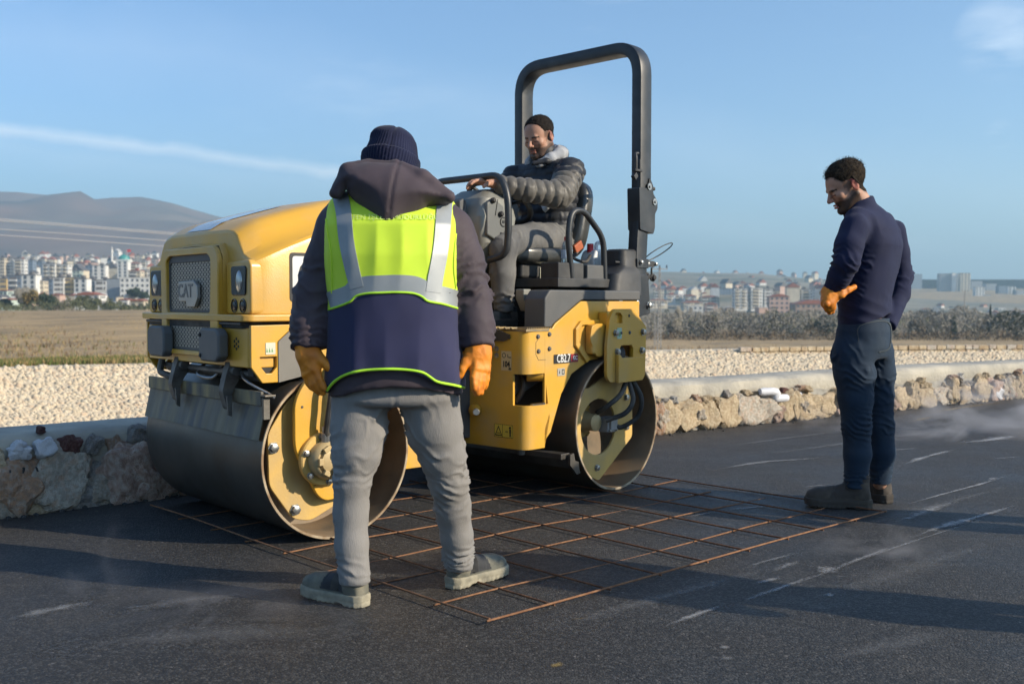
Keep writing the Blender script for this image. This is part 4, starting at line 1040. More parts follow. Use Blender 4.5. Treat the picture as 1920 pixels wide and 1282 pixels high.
# little recycling label
lab_g = pmat('label_green', (.12, .32, .12), .6); lab_w = pmat('label_cream', (.62, .62, .50), .6)
def plate(name, x0, x1, z0, z1, y, m, T=TF, parent=None, th=.002):
    bm = bmesh.new(); prism(bm, rnd([(x0, z0), (x1, z0), (x1, z1), (x0, z1)], min(abs(x1-x0), abs(z1-z0))*.08), y, y+th); return P(name, bm, m, T, parent)
def textm(s, size, m, T, parent, M, name='lettering', depth=.0012, sx=1., bold=0.):
    cu = bpy.data.curves.new('t', 'FONT'); cu.body = s; cu.size = size; cu.extrude = depth; cu.align_x = 'CENTER'; cu.align_y = 'CENTER'; cu.resolution_u = 3; cu.offset = bold
    ob = bpy.data.objects.new('t', cu); C.objects.link(ob); dg = bpy.context.evaluated_depsgraph_get(); dg.update()
    me = bpy.data.meshes.new_from_object(ob.evaluated_get(dg)); bpy.data.objects.remove(ob)
    me.transform(T @ M @ Matrix.Diagonal((sx, 1, 1, 1))); me.materials.clear()
    return link(name, me, m, parent)
def MY(x, y, z): # text standing on the left (+y) side, reading towards -x
    return Matrix.Translation((x, y, z)) @ Matrix(((-1, 0, 0, 0), (0, 0, 1, 0), (0, 1, 0, 0), (0, 0, 0, 1)))
def MX(x, y, z): # text on a front (+x) face
    return Matrix.Translation((x, y, z)) @ Matrix(((0, 0, 1, 0), (1, 0, 0, 0), (0, 1, 0, 0), (0, 0, 0, 1)))
l = plate('label', .275, .32, .822, .872, .5625, lab_w)
bm = bmesh.new()
for k in range(3): prism(bm, [(.3-.014+.012*k, .832), (.3-.006+.012*k, .832), (.3-.009+.012*k, .85)], .5645, .5652)
P('symbol', bm, lab_g, parent=l)
# small round drill pattern
bm = bmesh.new()
for a, b in [(0, 0)]+[(.021*math.cos(R(60*i+30)), .021*math.sin(R(60*i+30))) for i in range(6)]: cyl(bm, (.3865, .43+a, .865+b), (.3875, .43+a, .865+b), .0065, n=10)
P('drilled_holes', bm, rubber)
# bumper blocks
for s in (-1, 1):
    bm = bmesh.new(); prism(bm, rnd([(.19, .785), (.34, .785), (.37, .81), (.37, .905), (.34, .93), (.19, .93), (.17, .90), (.17, .81)] if s > 0 else [(-.19, .785), (-.34, .785), (-.37, .81), (-.37, .905), (-.34, .93), (-.19, .93), (-.17, .90), (-.17, .81)], .01), .40, .452, 'x')
    bmesh.ops.translate(bm, verts=bm.verts, vec=(0, .02*s, 0))
    b_ = P('bumper_block', bm, pmat('bumper_grey', (.115, .12, .12), .6, col2=(.09, .095, .10), dust=DUST, dustamt=.3) if s < 0 else MATS['bumper_grey'], bev=.012)
    if s > 0: boltset(TF, [(.215, .81), (.215, .90)], .452, .008, .005, b_, rubber, ax=0)
# hood
ZT = lambda x: np.interp(x, [-.62, -.3, -.06, .1, .28, .40, .46], [1.57, 1.54, 1.50, 1.455, 1.40, 1.325, 1.29])
ZC = lambda x: np.interp(x, [-.62, -.3, .07, .20, .36], [1.43, 1.40, 1.335, 1.285, 1.215])
def hood_sec(x):
    zt, zc = ZT(x), ZC(x); k = np.interp(x, [.2, .36], [0, 1])
    half = [(.545, .985), (.545, zc-.03), (.54, zc-.008), (.528, zc+.004), (.50, zc+.012), (.455, zc+.03+.02*(1-k)), (.425, zt-.055), (.40, zt-.022), (.365, zt-.004), (.30, zt+.004), (0, zt+.008)]
    return half
bm = bmesh.new(); xs = list(np.linspace(-.62, .362, 22)); rows = []
for x in xs:
    hs = hood_sec(x); ins = 0 if x < .35 else .012
    ring = [(y-ins*(y > .3), z) for y, z in hs]; full = [(-y, z) for y, z in ring[:-1]]+[ring[-1]]+[(y, z) for y, z in ring[:-1][::-1]]
    rows.append([bm.verts.new((x, y, z)) for y, z in full])
for i in range(len(rows)-1):
    for j in range(len(rows[0])-1): bm.faces.new((rows[i][j], rows[i][j+1], rows[i+1][j+1], rows[i+1][j]))
    bm.faces.new((rows[i][0], rows[i+1][0], rows[i+1][-1], rows[i][-1]))
bm.faces.new(rows[0]); bm.faces.new(rows[-1][::-1])
hood = P('hood', bm, yellow, sm=28)
s_ = hood.modifiers.new('bevel', 'BEVEL'); s_.width = .012; s_.segments = 3; s_.limit_method = 'ANGLE'; s_.angle_limit = R(50); s_.harden_normals = True
bm = bmesh.new(); prism(bm, rnd([(.415, -.545), (.415, .535), (.385, .565), (-.62, .565), (-.62, -.565), (.385, -.565)], .015), .960, .990, 'z'); P('hood_lip', bm, yellow, bev=.006)
# nose round the grille
def nose_side(x_bot, x_top): return None
bm = bmesh.new()
zt0 = 1.288
outer = rnd([(-.305, .80), (.305, .80), (.31, 1.24), (.27, zt0), (-.27, zt0), (-.31, 1.24)], .03)
g1 = rnd([(-.245, .995), (.225, .995), (.235, 1.235), (.20, 1.255), (-.21, 1.255), (-.245, 1.235)], .02)
g2 = rnd([(-.245, .822), (.225, .822), (.225, .965), (-.245, .965)], .012)
holed(bm, outer, [g1, g2], .385, .412, 'x'); P('nose_surround', bm, yellow, parent=hood, bev=.006)
bm = bmesh.new()
rows = []
for x, dz, k in ((.388, 0, 1), (.36, .012, 1.0), (.30, .03, 1.01), (.24, .06, 1.04)):
    rows.append([bm.verts.new((x, y*k, z)) for y, z in [(-.305, .99), (-.31, 1.24+dz), (-.275, zt0+dz*1.1), (0, zt0+.006+dz*1.25), (.275, zt0+dz*1.1), (.31, 1.24+dz), (.305, .99)]])
for i in range(3):
    for j in range(6): bm.faces.new((rows[i][j], rows[i][j+1], rows[i+1][j+1], rows[i+1][j]))
P('nose_shell', bm, yellow, parent=hood, sm=50)
gm = bpy.data.materials.new('perforated_grille'); gm.use_nodes = True; t = gm.node_tree; b = t.nodes['Principled BSDF']
tcn = t.nodes.new('ShaderNodeTexCoord'); mp = t.nodes.new('ShaderNodeMapping'); t.links.new(tcn.outputs['UV'], mp.inputs[0])
br = t.nodes.new('ShaderNodeTexBrick'); br.offset = .5; br.inputs['Scale'].default_value = 1; br.inputs['Mortar Size'].default_value = .0038; br.inputs['Mortar Smooth'].default_value = .15
br.inputs['Brick Width'].default_value = .021; br.inputs['Row Height'].default_value = .0165; br.inputs['Color1'].default_value = (.006, .006, .007, 1); br.inputs['Color2'].default_value = (.01, .01, .011, 1); br.inputs['Mortar'].default_value = (.42, .36, .28, 1)
t.links.new(mp.outputs[0], br.inputs['Vector']); t.links.new(br.outputs['Color'], b.inputs['Base Color']); b.inputs['Roughness'].default_value = .6
def grille(z0, z1, y0, y1):
    me = bpy.data.meshes.new('grille'); me.from_pydata([(.392, y0, z0), (.392, y1, z0), (.392, y1, z1), (.392, y0, z1), (.37, y0, z0), (.37, y1, z0), (.37, y1, z1), (.37, y0, z1)], [], [(0, 1, 2, 3), (4, 7, 6, 5)])
    uv = me.uv_layers.new(); u = [(z0, y0), (z0, y1), (z1, y1), (z1, y0), (0, 0), (0, 0), (0, 0), (0, 0)]
    for i, l_ in enumerate(uv.data): l_.uv = u[i]
    me.transform(TF); return link('grille', me, gm, roller)
grille(.99, 1.26, -.25, .24); grille(.815, .97, -.25, .23)
bm = bmesh.new(); holed(bm, rnd([(-.245, .995), (.225, .995), (.235, 1.235), (.20, 1.255), (-.21, 1.255), (-.245, 1.235)], .02), [rnd([(-.232, 1.008), (.212, 1.008), (.222, 1.225), (.19, 1.225), (-.20, 1.225), (-.232, 1.222)], .015)], .390, .397, 'x')
holed(bm, [(-.245, .822), (.225, .822), (.225, .965), (-.245, .965)], [[(-.235, .832), (.215, .832), (.215, .955), (-.235, .955)]], .390, .397, 'x')
P('grille_frame', bm, dkgray)
badge_m = pmat('badge_metal', (.42, .40, .36), .4, metal=.5, col2=(.34, .32, .29))
bm = bmesh.new(); prism(bm, rnd([(-.095, 1.045), (-.10, 1.135), (.065, 1.14), (.105, 1.115), (.108, 1.06), (.075, 1.02), (-.01, 1.02), (-.018, 1.045)], .006), .398, .415, 'x'); bd = P('badge', bm, badge_m, bev=.004)
textm('CAT', .086, pmat('badge_letters', (.16, .155, .15), .4), TF, bd, MX(.4155, -.02, 1.09), bold=.0015, sx=.95, name='badge_lettering')
# headlight pods
glassy = pmat('lamp_glass', (.012, .014, .018), .15, col2=(.02, .022, .028), spec=.35)
lens = pmat('lamp_lens', (.55, .55, .52), .12, metal=.6, col2=(.35, .35, .35), vs=30)
for s in (1, -1):
    Y = (lambda y: y*s)
    bm = bmesh.new(); prism(bm, rnd([(Y(.315), .99), (Y(.545), .99), (Y(.542), 1.20), (Y(.525), 1.222), (Y(.33), 1.215), (Y(.315), 1.20)], .02), .30, .376, 'x')
    pod = P('light_pod', bm, yellow, bev=.010)
    bm = bmesh.new(); prism(bm, rnd([(Y(.375), 1.070), (Y(.505), 1.070), (Y(.512), 1.185), (Y(.50), 1.195), (Y(.37), 1.195)], .018), .36, .382, 'x'); hl = P('headlight', bm, glassy, bev=.004)
    bm = bmesh.new(); bmesh.ops.create_uvsphere(bm, u_segments=20, v_segments=12, radius=1); bmesh.ops.scale(bm, vec=(.012, .030, .048), verts=bm.verts); bmesh.ops.translate(bm, verts=bm.verts, vec=(.380, Y(.45), 1.13)); P('lens', bm, lens, parent=hl)
    for yy in (.395, .475):
        bm = bmesh.new(); M = Matrix.Translation((.376, Y(yy), 1.027)) @ Matrix.Rotation(R(90), 4, 'Y'); lathe(bm, [(.030, -.004), (.030, .003), (.026, .004), (.024, -.002), (.018, .004), (.0001, .006)], M, 24); P('round_lamp', bm, glassy, sm=30)
# decals and a pale top strip on the hood
bk = pmat('print_black', (.012, .012, .013), .5); dec_w = pmat('decal_white', (.72, .72, .70), .35); dec_r = pmat('decal_red', (.30, .02, .03), .4)
yw = pmat('decal_yellow', (.75, .45, .02), .4)
d0 = plate('side_decal', -.34, .195, 1.045, 1.255, .5455, bk, parent=hood, th=.0015)
d1 = plate('decal_panel', -.325, .182, 1.06, 1.24, .547, dec_w, parent=hood, th=.0015)
textm('CAT', .20, bk, TF, hood, MY(-.07, .5495, 1.15), sx=1.18, bold=.004, depth=.0008)
bm = bmesh.new(); prism(bm, [(-.16, 1.065), (-.01, 1.065), (-.085, 1.13)], .549, .5515); P('triangle_mark', bm, yw, parent=hood)
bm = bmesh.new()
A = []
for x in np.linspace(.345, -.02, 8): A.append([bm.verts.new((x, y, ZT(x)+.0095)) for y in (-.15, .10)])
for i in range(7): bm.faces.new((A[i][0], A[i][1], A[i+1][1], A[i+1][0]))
P('top_strip', bm, pmat('glossy_pale_strip', (.42, .43, .43), .15, col2=(.30, .31, .31), vs=12), parent=hood)  # pale glossy strip laid just above the hood top
# ---- rear frame
def curtain(path, z0, z1, m, name, th=.014, parent=None, T=TR_, bev=.003):
    bm = bmesh.new(); Pp = [Vector((x, y, 0)) for x, y in path]; inn = []
    for i, p in enumerate(Pp):
        t = (Pp[min(i+1, len(Pp)-1)]-Pp[max(i-1, 0)]).normalized(); inn.append(p-Vector((t.y, -t.x, 0))*th)
    za = z0 if callable(z0) else (lambda i: z0); zb = z1 if callable(z1) else (lambda i: z1)
    o = [[bm.verts.new((p.x, p.y, za(i))) for i, p in enumerate(Pp)], [bm.verts.new((p.x, p.y, zb(i))) for i, p in enumerate(Pp)]]
    n_ = [[bm.verts.new((p.x, p.y, za(i))) for i, p in enumerate(inn)], [bm.verts.new((p.x, p.y, zb(i))) for i, p in enumerate(inn)]]
    k = len(Pp)
    for i in range(k-1):
        bm.faces.new((o[0][i], o[0][i+1], o[1][i+1], o[1][i])); bm.faces.new((n_[0][i], n_[1][i], n_[1][i+1], n_[0][i+1]))
        bm.faces.new((o[1][i], o[1][i+1], n_[1][i+1], n_[1][i])); bm.faces.new((o[0][i], n_[0][i], n_[0][i+1], o[0][i+1]))
    bm.faces.new((o[0][0], o[1][0], n_[1][0], n_[0][0])); bm.faces.new((o[0][-1], n_[0][-1], n_[1][-1], o[1][-1]))
    return P(name, bm, m, T, parent, sm=40)
crv = [(.71-.055*(1-math.cos(R(a))), .505+.055*math.sin(R(a))) for a in range(0, 91, 15)]
fp = [(.722, .02), (.71, .20), (.71, .45)]+crv                   # plan path front face -> corner
rp = [(.56, .56)]
def zb(i): return .29
path_all = fp+rp
def sub_path(a, b): # by x along the side after the corner or by y on the front
    return path_all[a:b]
shell = curtain(path_all, .675, .905, yellow, 'side_panel')
curtain(path_all, .29, .515, yellow, 'lower_side_panel')
curtain(path_all[:3]+[(.71, .475)], .515, .675, yellow, 'front_panel_strip')
# side plate aft of the corner, with the wheel arch and the sloping top
arch = [(.60, .29), (.585, .30), (.51, .37), (.425, .56), (.34, .66), (.19, .725), (.0, .735), (-.16, .70), (-.24, .70)]
bm = bmesh.new()
prism(bm, [(.56, .905), (.50, .905), (.475, .93), (.26, 1.045), (-.27, 1.045), (-.27, .72)]+arch[:1:-1]+[(.55, .33), (.56, .675)][1:], .546, .56)
P('fender_plate', bm, yellow, TR_, bev=.004)
bm = bmesh.new(); prism(bm, [(.56, .29), (.60, .29), (.51, .37), (.50, .515), (.56, .515)], .546, .5595); P('arch_plate', bm, yellow, TR_)
bm = bmesh.new(); prism(bm, [(.56, .515), (.55, .515), (.55, .675), (.56, .675)], .546, .5595); P('window_jamb', bm, yellow, TR_)
# far side plate (simple mirror)
bm = bmesh.new(); prism(bm, [(.72, .905), (.50, .905), (.26, 1.045), (-.27, 1.045), (-.27, .72)]+arch[::-1]+[(.72, .29)], -.56, -.546); P('far_fender_plate', bm, yellow, TR_)
bm = bmesh.new(); prism(bm, [(.66, .86), (.40, .90), (.40, .62), (.56, .56), (.66, .56)], -.5, .40); box(bm, (.30, 0, .80), (.75, 1.06, .06)); P('inner_frame', bm, dkgray, TR_)
bm = bmesh.new(); cyl(bm, (.60, .47, .665), (.54, .53, .665), .035, n=16); box(bm, (.585, .49, .69), (.10, .08, .03)); P('filter_bowl', bm, yellow, TR_, bev=.003)
bm = bmesh.new(); cyl(bm, (.63, .33, .52), (.63, .33, .70), .045, n=14); tube(bm, catmull([(.60, .40, .52), (.59, .44, .60), (.57, .40, .70)], 5), .014, 8); P('inner_pipes', bm, blackp, TR_)
# serrated step and teeth
bm = bmesh.new()
box(bm, (.62, .48, .898), (.18, .17, .012))
for i in range(15): prism(bm, [(.695-i*.0135, .904), (.688-i*.0135, .904), (.6915-i*.0135, .915)], .49, .56)
for k in range(9):
    y = .10+k*.045; prism(bm, [(y, .904), (y+.02, .904), (y+.01, .914)], .66, .72, 'x')
P('serrated_step', bm, pmat('worn_step', (.40, .28, .12), .6, metal=.3, col2=(.2, .17, .12), vs=14), TR_)
bm = bmesh.new()
for i in range(12): prism(bm, [(.655-i*.0085, .514), (.65-i*.0085, .514), (.6525-i*.0085, .524)], .545, .562)
P('window_teeth', bm, zinc, TR_)
bm = bmesh.new(); box(bm, (.30, 0, .885), (.80, 1.0, .02)); P('platform', bm, blackp, TR_, bev=.004)
# dark toe plate left of the step
bm = bmesh.new()
q = [(.735, .03, .955), (.735, .03, .84), (.712, .42, .84), (.712, .46, .855), (.712, .46, .875), (.73, .30, .93), (.745, .10, 1.02), (.75, .0, 1.05)]
A = [bm.verts.new((x+.012, y, z)) for x, y, z in q]; B = [bm.verts.new((x+.002, y, z)) for x, y, z in q]; bm.faces.new(A); bm.faces.new(B[::-1])
for i in range(len(q)): bm.faces.new((A[i], B[i], B[(i+1) % len(q)], A[(i+1) % len(q)]))
P('toe_plate', bm, pmat('dark_bronze_plate', (.055, .045, .035), .55, col2=(.08, .065, .05)), TR_)
boltset(TR_, [(.615, .865), (.525, .875), (.61, .79), (.525, .80)], .560, .010, .008, m=dkgray)
boltset(TR_, [(.36, .80), (.36, .765)], .710, .012, .006, m=MATS['zinc_bolt'], ax=0)
bm = bmesh.new()
for a, b_ in [((.63, .775), (.61, .745)), ((.61, .745), (.55, .745)), ((.63, .775), (.63, .835)), ((.63, .835), (.615, .85))]:
    v = Vector((b_[0]-a[0], 0, b_[1]-a[1])); box(bm, ((a[0]+b_[0])/2, .5605, (a[1]+b_[1])/2), (v.length, .0012, .002), Matrix.Rotation(-math.atan2(v.z, v.x), 4, 'Y'))
P('panel_joint', bm, rubber, TR_)
# labels
b0 = plate('model_badge', .290, .490, .722, .766, .5605, dec_r, TR_); plate('badge_base', .350, .490, .720, .768, .5610, bk, TR_, b0)
bm = bmesh.new(); prism(bm, [(.475, .733), (.31, .733), (.29, .784), (.475, .784)], .5614, .563)
textm('CB2.7', .060, dec_w, TR_, b0, MY(.415, .5645, .744), sx=.74, bold=.0007); bm.free()
textm('GC', .030, dec_w, TR_, b0, MY(.318, .5645, .744), sx=.85, bold=.001)
l = plate('label', .40, .46, .655, .695, .5605, pmat('label_grey', (.40, .38, .33), .6), TR_)
textm('i', .03, bk, TR_, l, MY(.445, .5635, .675)); 
bm = bmesh.new(); holed(bm, rectp(.010, .013) and [(.405, .662), (.425, .662), (.425, .688), (.405, .688)], [[(.409, .666), (.421, .666), (.421, .684), (.409, .684)]], .5625, .5632); P('symbol', bm, bk, TR_, l)
l = fin('label', bmesh.new(), lab_w, roller) if False else None
bm = bmesh.new(); prism(bm, [(.395, .69), (.465, .69), (.465, .79), (.395, .79)], .7102, .712, 'x'); l = P('noise_label', bm, pmat('label_yellowish', (.70, .52, .26), .6), TR_)
textm('104', .042, bk, TR_, l, MX(.7122, .43, .722), sx=.8, bold=.0012); textm('L', .025, bk, TR_, l, MX(.7122, .445, .765)); textm('WA', .010, bk, TR_, l, MX(.7122, .456, .758)); textm('dB', .018, bk, TR_, l, MX(.7122, .455, .700))
bm = bmesh.new(); holed(bm, ngon((.415, .768), .013, 14), [ngon((.415, .768), .010, 14)], .7122, .7128, 'x'); P('symbol', bm, bk, TR_, l)
wm = pmat('warning_yellow', (.70, .50, .06), .5)
bm = bmesh.new(); prism(bm, [(.345, .345), (.475, .345), (.475, .412), (.345, .412)], .7102, .712, 'x'); l = P('warning_label', bm, wm, TR_)
bm = bmesh.new(); holed(bm, [(.35, .352), (.402, .352), (.376, .404)], [[(.357, .357), (.395, .357), (.376, .395)]], .7122, .7128, 'x')
for y in (.346, .405, .472): box(bm, (.7125, y, .3785), (.001, .0014, .064))
for z in (.346, .411): box(bm, (.7125, .41, z), (.001, .128, .0014))
box(bm, (.7125, .376, .366), (.001, .022, .003)); cyl(bm, (.7122, .458, .398), (.7162, .458, .398), .0055, n=10); box(bm, (.7125, .458, .380), (.001, .011, .022)); box(bm, (.7125, .458, .360), (.001, .008, .018))
for dy in (-1, 1): prism(bm, [(.433+dy*.002, .371), (.433+dy*.009, .376), (.433+dy*.002, .381)], .7122, .7128, 'x')
P('warning_symbol', bm, bk, TR_, l)
# towing pin
bm = bmesh.new(); M = Matrix.Translation((.715, .22, .475)) @ Matrix.Rotation(R(90), 4, 'Y'); lathe(bm, [(.03, 0), (.03, .03), (.022, .034)], M, 20); P('pin_boss', bm, yellow, TR_)
bm = bmesh.new(); cyl(bm, (.74, .235, .475), (.80, .30, .475), .010, n=12); lathe(bm, [(.016, 0), (.018, .004), (.018, .022), (.015, .026), (.0001, .026)], Matrix.Translation((.79, .29, .475)) @ Vector((1, 1.05, 0)).to_track_quat('Z', 'Y').to_matrix().to_4x4(), 16); P('tow_pin', bm, zinc, TR_)
# articulation block between the frames
bm = bmesh.new(); box(bm, (.84, 0, .50), (.26, .34, .36)); box(bm, (.95, .02, .86), (.3, .7, .1)); P('articulation_joint', bm, dkgray, TR_, bev=.01)
bm = bmesh.new(); box(bm, (-.60, 0, .62), (.5, .5, .34)); box(bm, (-.50, .32, .42), (.22, .05, .20)); P('front_frame_beam', bm, yellowd, TF, bev=.01)
bm = bmesh.new(); box(bm, (-.56, .46, .36), (.22, .02, .24)); P('wheel_side_plate', bm, yellow, TF, bev=.004)
# rear bracket plate over the drum
arch_h = [(.088, .925), (.088, .965), (.07, .982), (.03, .982), (.012, .965), (.012, .925)]
oct2 = [(.035, .735), (-.09, .735), (-.09, .785), (-.075, .803), (.02, .803), (.035, .785)]
bo = rnd([(.125, .955), (.085, 1.003), (-.09, 1.003), (-.215, .90), (-.205, .63), (-.185, .605), (.12, .605), (.15, .64), (.15, .80)], .018)
bm = bmesh.new(); holed(bm, bo, [arch_h, oct2], .628, .648); bp = P('drum_bracket', bm, yellow, TR_, bev=.003)
bm = bmesh.new(); prism(bm, rnd([(.075, .60), (-.15, .605), (-.155, .735), (.04, .735), (.06, .755), (.075, .755)], .006), .649, .672); P('hose_cover', bm, yellow, TR_, bp, bev=.003)
boltset(TR_, [(.075, .872), (-.18, .872), (.06, .77), (-.17, .77)], .648, .016, .016, bp)
boltset(TR_, [(.025, .872), (-.055, .872), (.05, .66), (-.13, .655)], .648, .008, .006, bp, dkgray)
boltset(TR_, [(-.05, .965)], .6485, .007, .001, bp, rubber)
l = plate('label', .02, .062, .84, .90, .6485, pmat('label_mint', (.40, .55, .42), .6), TR_, bp)
textm('S', .035, lab_g, TR_, bp, MY(.04, .6515, .865), name='label_letter')
bm = bmesh.new(); box(bm, (.165, .585, .84), (.13, .055, .16)); box(bm, (-.02, .595, .95), (.28, .07, .08)); box(bm, (-.17, .595, .72), (.04, .065, .22)); P('bracket_box', bm, yellow, TR_, bev=.012)
bm = bmesh.new(); prism(bm, [(.325, .90), (.28, .94), (.12, .945), (.12, .922), (.27, .917), (.298, .89), (.298, .83), (.215, .75), (.20, .73), (.23, .715), (.325, .81)], .56, .577); P('fender_rib', bm, yellow, TR_, bev=.004)
bm = bmesh.new(); prism(bm, rnd([(.235, .91), (.20, .925), (.13, .925), (.13, .75), (.19, .745), (.25, .84)], .02), .60, .612); P('side_gusset', bm, yellow, TR_, bev=.003)
bm = bmesh.new()
for k in range(4): tube(bm, catmull([(-.03+.012*k, .60, .80), (-.02+.012*k, .635, .765), (-.02+.013*k, .625, .70), (-.02+.012*k, .62, .60)], 5), .008, 8)
P('hose_bundle', bm, rubber, TR_)
# web plate inside the rear drum with hub opening
wp = [(.19, .57), (.03, .63), (-.15, .63), (-.22, .46), (-.22, .27), (.09, .055), (.15, .08), (.24, .14), (.325, .28), (.33, .46), (.26, .59)]
bm = bmesh.new(); holed(bm, rnd(wp, .02), [rnd(ngon((.095, .355), .155, 24), .005)], .535, .550); wpo = P('web_plate', bm, yellowd, TR_, bev=.003)
boltset(TR_, [(.11, .13), (-.16, .33), (-.16, .50)], .550, .015, .014, wpo)
bm = bmesh.new(); lathe(bm, [(.10, .33), (.10, .415), (.085, .42), (.07, .42)], Matrix.Translation((.09, 0, .375)) @ YM, 24)
for a in range(0, 360, 45): box(bm, (.09+.10*math.cos(R(a)), .40, .375+.10*math.sin(R(a))), (.035, .03, .028), Matrix.Rotation(-R(a), 4, 'Y'))
P('rear_hub_ring', bm, yellowd, TR_, bev=.003)
bm = bmesh.new(); lathe(bm, [(.06, .41), (.06, .46), (.048, .48), (.048, .53), (.03, .54), (.0001, .54)], Matrix.Translation((.09, 0, .375)) @ YM, 20); P('rear_motor', bm, cast, TR_)
bm = bmesh.new(); box(bm, (.0, .54, .36), (.085, .07, .085)); box(bm, (.0, .58, .36), (.06, .02, .06)); mb = P('valve_block', bm, pmat('grey_casting', (.33, .34, .35), .5, metal=.3), TR_, bev=.006)
boltset(TR_, [(.03, .33), (-.03, .33), (.03, .39), (-.03, .39)], .576, .007, .01, mb)
for k, pp in enumerate([[(-.05, .63, .60), (.02, .64, .53), (.085, .60, .47), (.08, .53, .43)], [(-.06, .64, .60), (-.06, .67, .50), (.0, .66, .43), (.07, .58, .39)], [(-.10, .64, .60), (-.14, .67, .50), (-.13, .65, .40), (-.06, .60, .345), (-.02, .575, .35)]]):
    bm = bmesh.new(); tube(bm, catmull(pp, 7), .014, 10); P('rear_hose', bm, rubber, TR_)
# rear scraper under the machine
bm = bmesh.new(); box(bm, (.405, 0, .205), (.012, 1.24, .085), Matrix.Rotation(R(25), 4, 'Y')); box(bm, (.44, 0, .235), (.07, 1.2, .03)); rs = P('rear_scraper', bm, steel, TR_, bev=.003)
bm = bmesh.new(); prism(bm, [(.43, .245), (.40, .25), (.39, .21), (.36, .20), (.355, .16), (.345, .14), (.375, .135), (.43, .19)], .61, .625); P('scraper_end', bm, steel, TR_, rs)
bm = bmesh.new(); box(bm, (.47, .30, .30), (.03, .03, .12)); box(bm, (.47, -.3, .30), (.03, .03, .12)); cyl(bm, (.62, .45, .29), (.62, .45, .25), .02, n=10); P('scraper_support', bm, dkgray, TR_)
bm = bmesh.new(); box(bm, (-.36, .40, .62), (.05, .12, .10)); box(bm, (-.40, .42, .52), (.05, .14, .10)); P('rear_lug', bm, blackp, TR_, bev=.006)
# fender covers, tank column, seat base
bm = bmesh.new()
prism(bm, rnd([(.545, .907), (.54, 1.06), (.50, 1.105), (-.30, 1.105), (-.30, 1.05), (.24, 1.05), (.47, .925), (.485, .907)], .012), .40, .545)
P('fender_cover', bm, dkgray, TR_, bev=.012, segs=3)
bm = bmesh.new(); prism(bm, rnd([(.52, .907), (.52, 1.07), (.48, 1.105), (-.32, 1.105), (-.32, .95), (.2, .92)], .012), -.545, -.40); P('fender_cover', bm, dkgray, TR_, bev=.012)
bm = bmesh.new()
rows = []
for z, hx, hy, cx in ((1.08, .15, .11, -.22), (1.20, .135, .10, -.235), (1.235, .10, .085, -.27), (1.25, .085, .075, -.28), (1.335, .082, .072, -.285), (1.345, .07, .06, -.285)):
    rows.append([bm.verts.new((cx+a, .42+b_, z)) for a, b_ in rectp(hx, hy, min(hx, hy)*.5, 4)])
for i in range(len(rows)-1):
    for j in range(len(rows[0])): bm.faces.new((rows[i][j], rows[i][(j+1) % len(rows[0])], rows[i+1][(j+1) % len(rows[0])], rows[i+1][j]))
bm.faces.new(rows[-1]); P('filler_column', bm, blackp, TR_, sm=35)
bm = bmesh.new(); prism(bm, rnd([(.30, .90), (.34, 1.12), (-.3, 1.12), (-.3, .90)], .02), -.38, .40); P('seat_plinth', bm, pmat('dusty_black', (.02, .02, .021), .6, dust=(.16, .15, .14), dustamt=.7, dusts=10), TR_, bev=.012)
bm = bmesh.new(); box(bm, (.29, .35, 1.01), (.006, .14, .16)); P('plinth_cover', bm, blackp, TR_, bev=.004)
bm = bmesh.new(); box(bm, (.05, .08, 1.145), (.62, .80, .05)); P('seat_deck', bm, blackp, TR_, bev=.006)
bm = bmesh.new(); box(bm, (.12, .0, 1.215), (.42, .38, .09)); sb_ = P('seat_box', bm, blackp, TR_, bev=.02)
bm = bmesh.new(); box(bm, (.13, .195, 1.20), (.10, .004, .07)); P('box_label', bm, lab_w, TR_, sb_)
def cushion(name, Mx, sx, sy, sz, m, e=.35):
    bm = bmesh.new(); bmesh.ops.create_cube(bm, size=2); bmesh.ops.subdivide_edges(bm, edges=bm.edges, cuts=10, use_grid_fill=True)
    for v in bm.verts:
        d = v.co.normalized(); s_ = Vector([abs(c_)**(2/ (1/e)) for c_ in v.co]); k = (abs(v.co.x)**4+abs(v.co.y)**4+abs(v.co.z)**4)**-.25
        v.co = Vector((v.co.x*k*sx, v.co.y*k*sy, v.co.z*k*sz)); 
    bmesh.ops.transform(bm, matrix=Mx, verts=bm.verts); return P(name, bm, m, TR_, sm=180)
seat_m = pmat('seat_vinyl', (.022, .023, .022), .38, col2=(.035, .036, .034), vs=7, coat=.3, dust=(.10, .10, .09), dustamt=.4, dusts=6, bump=.0006, bs=140)
cushion('seat_cushion', Matrix.Translation((.15, 0, 1.305)), .27, .25, .06, seat_m)
cushion('seat_back', Matrix.Translation((-.20, 0, 1.53)) @ Matrix.Rotation(R(-14), 4, 'Y'), .065, .235, .245, seat_m)
bm = bmesh.new(); box(bm, (.23, .40, 1.205), (.22, .13, .10)); tr_o = P('tray', bm, blackp, TR_, bev=.008)
bm = bmesh.new(); box(bm, (-.0, .40, 1.205), (.18, .13, .085)); box(bm, (.0, .40, 1.15), (.2, .14, .05)); P('tray_box', bm, dkgray, TR_, bev=.008)
bm = bmesh.new(); prism(bm, [(.50, 1.11), (.44, 1.11), (.42, 1.02), (.46, .99), (.50, 1.06)], .30, .36); P('adjust_lever', bm, graypl, TR_, bev=.006)
tb = roundpath([(.215, .46, 1.13), (.255, .46, 1.40), (.225, .46, 1.535), (.12, .46, 1.545), (-.06, .46, 1.40), (-.075, .46, 1.12)], .07, 6)
bm = bmesh.new(); tube(bm, tb, .017, 12); P('armrest_rail', bm, black, TR_)
bm = bmesh.new(); tube(bm, [Vector((p.x, -.46, p.z)) for p in tb], .017, 12); P('armrest_rail', bm, black, TR_)
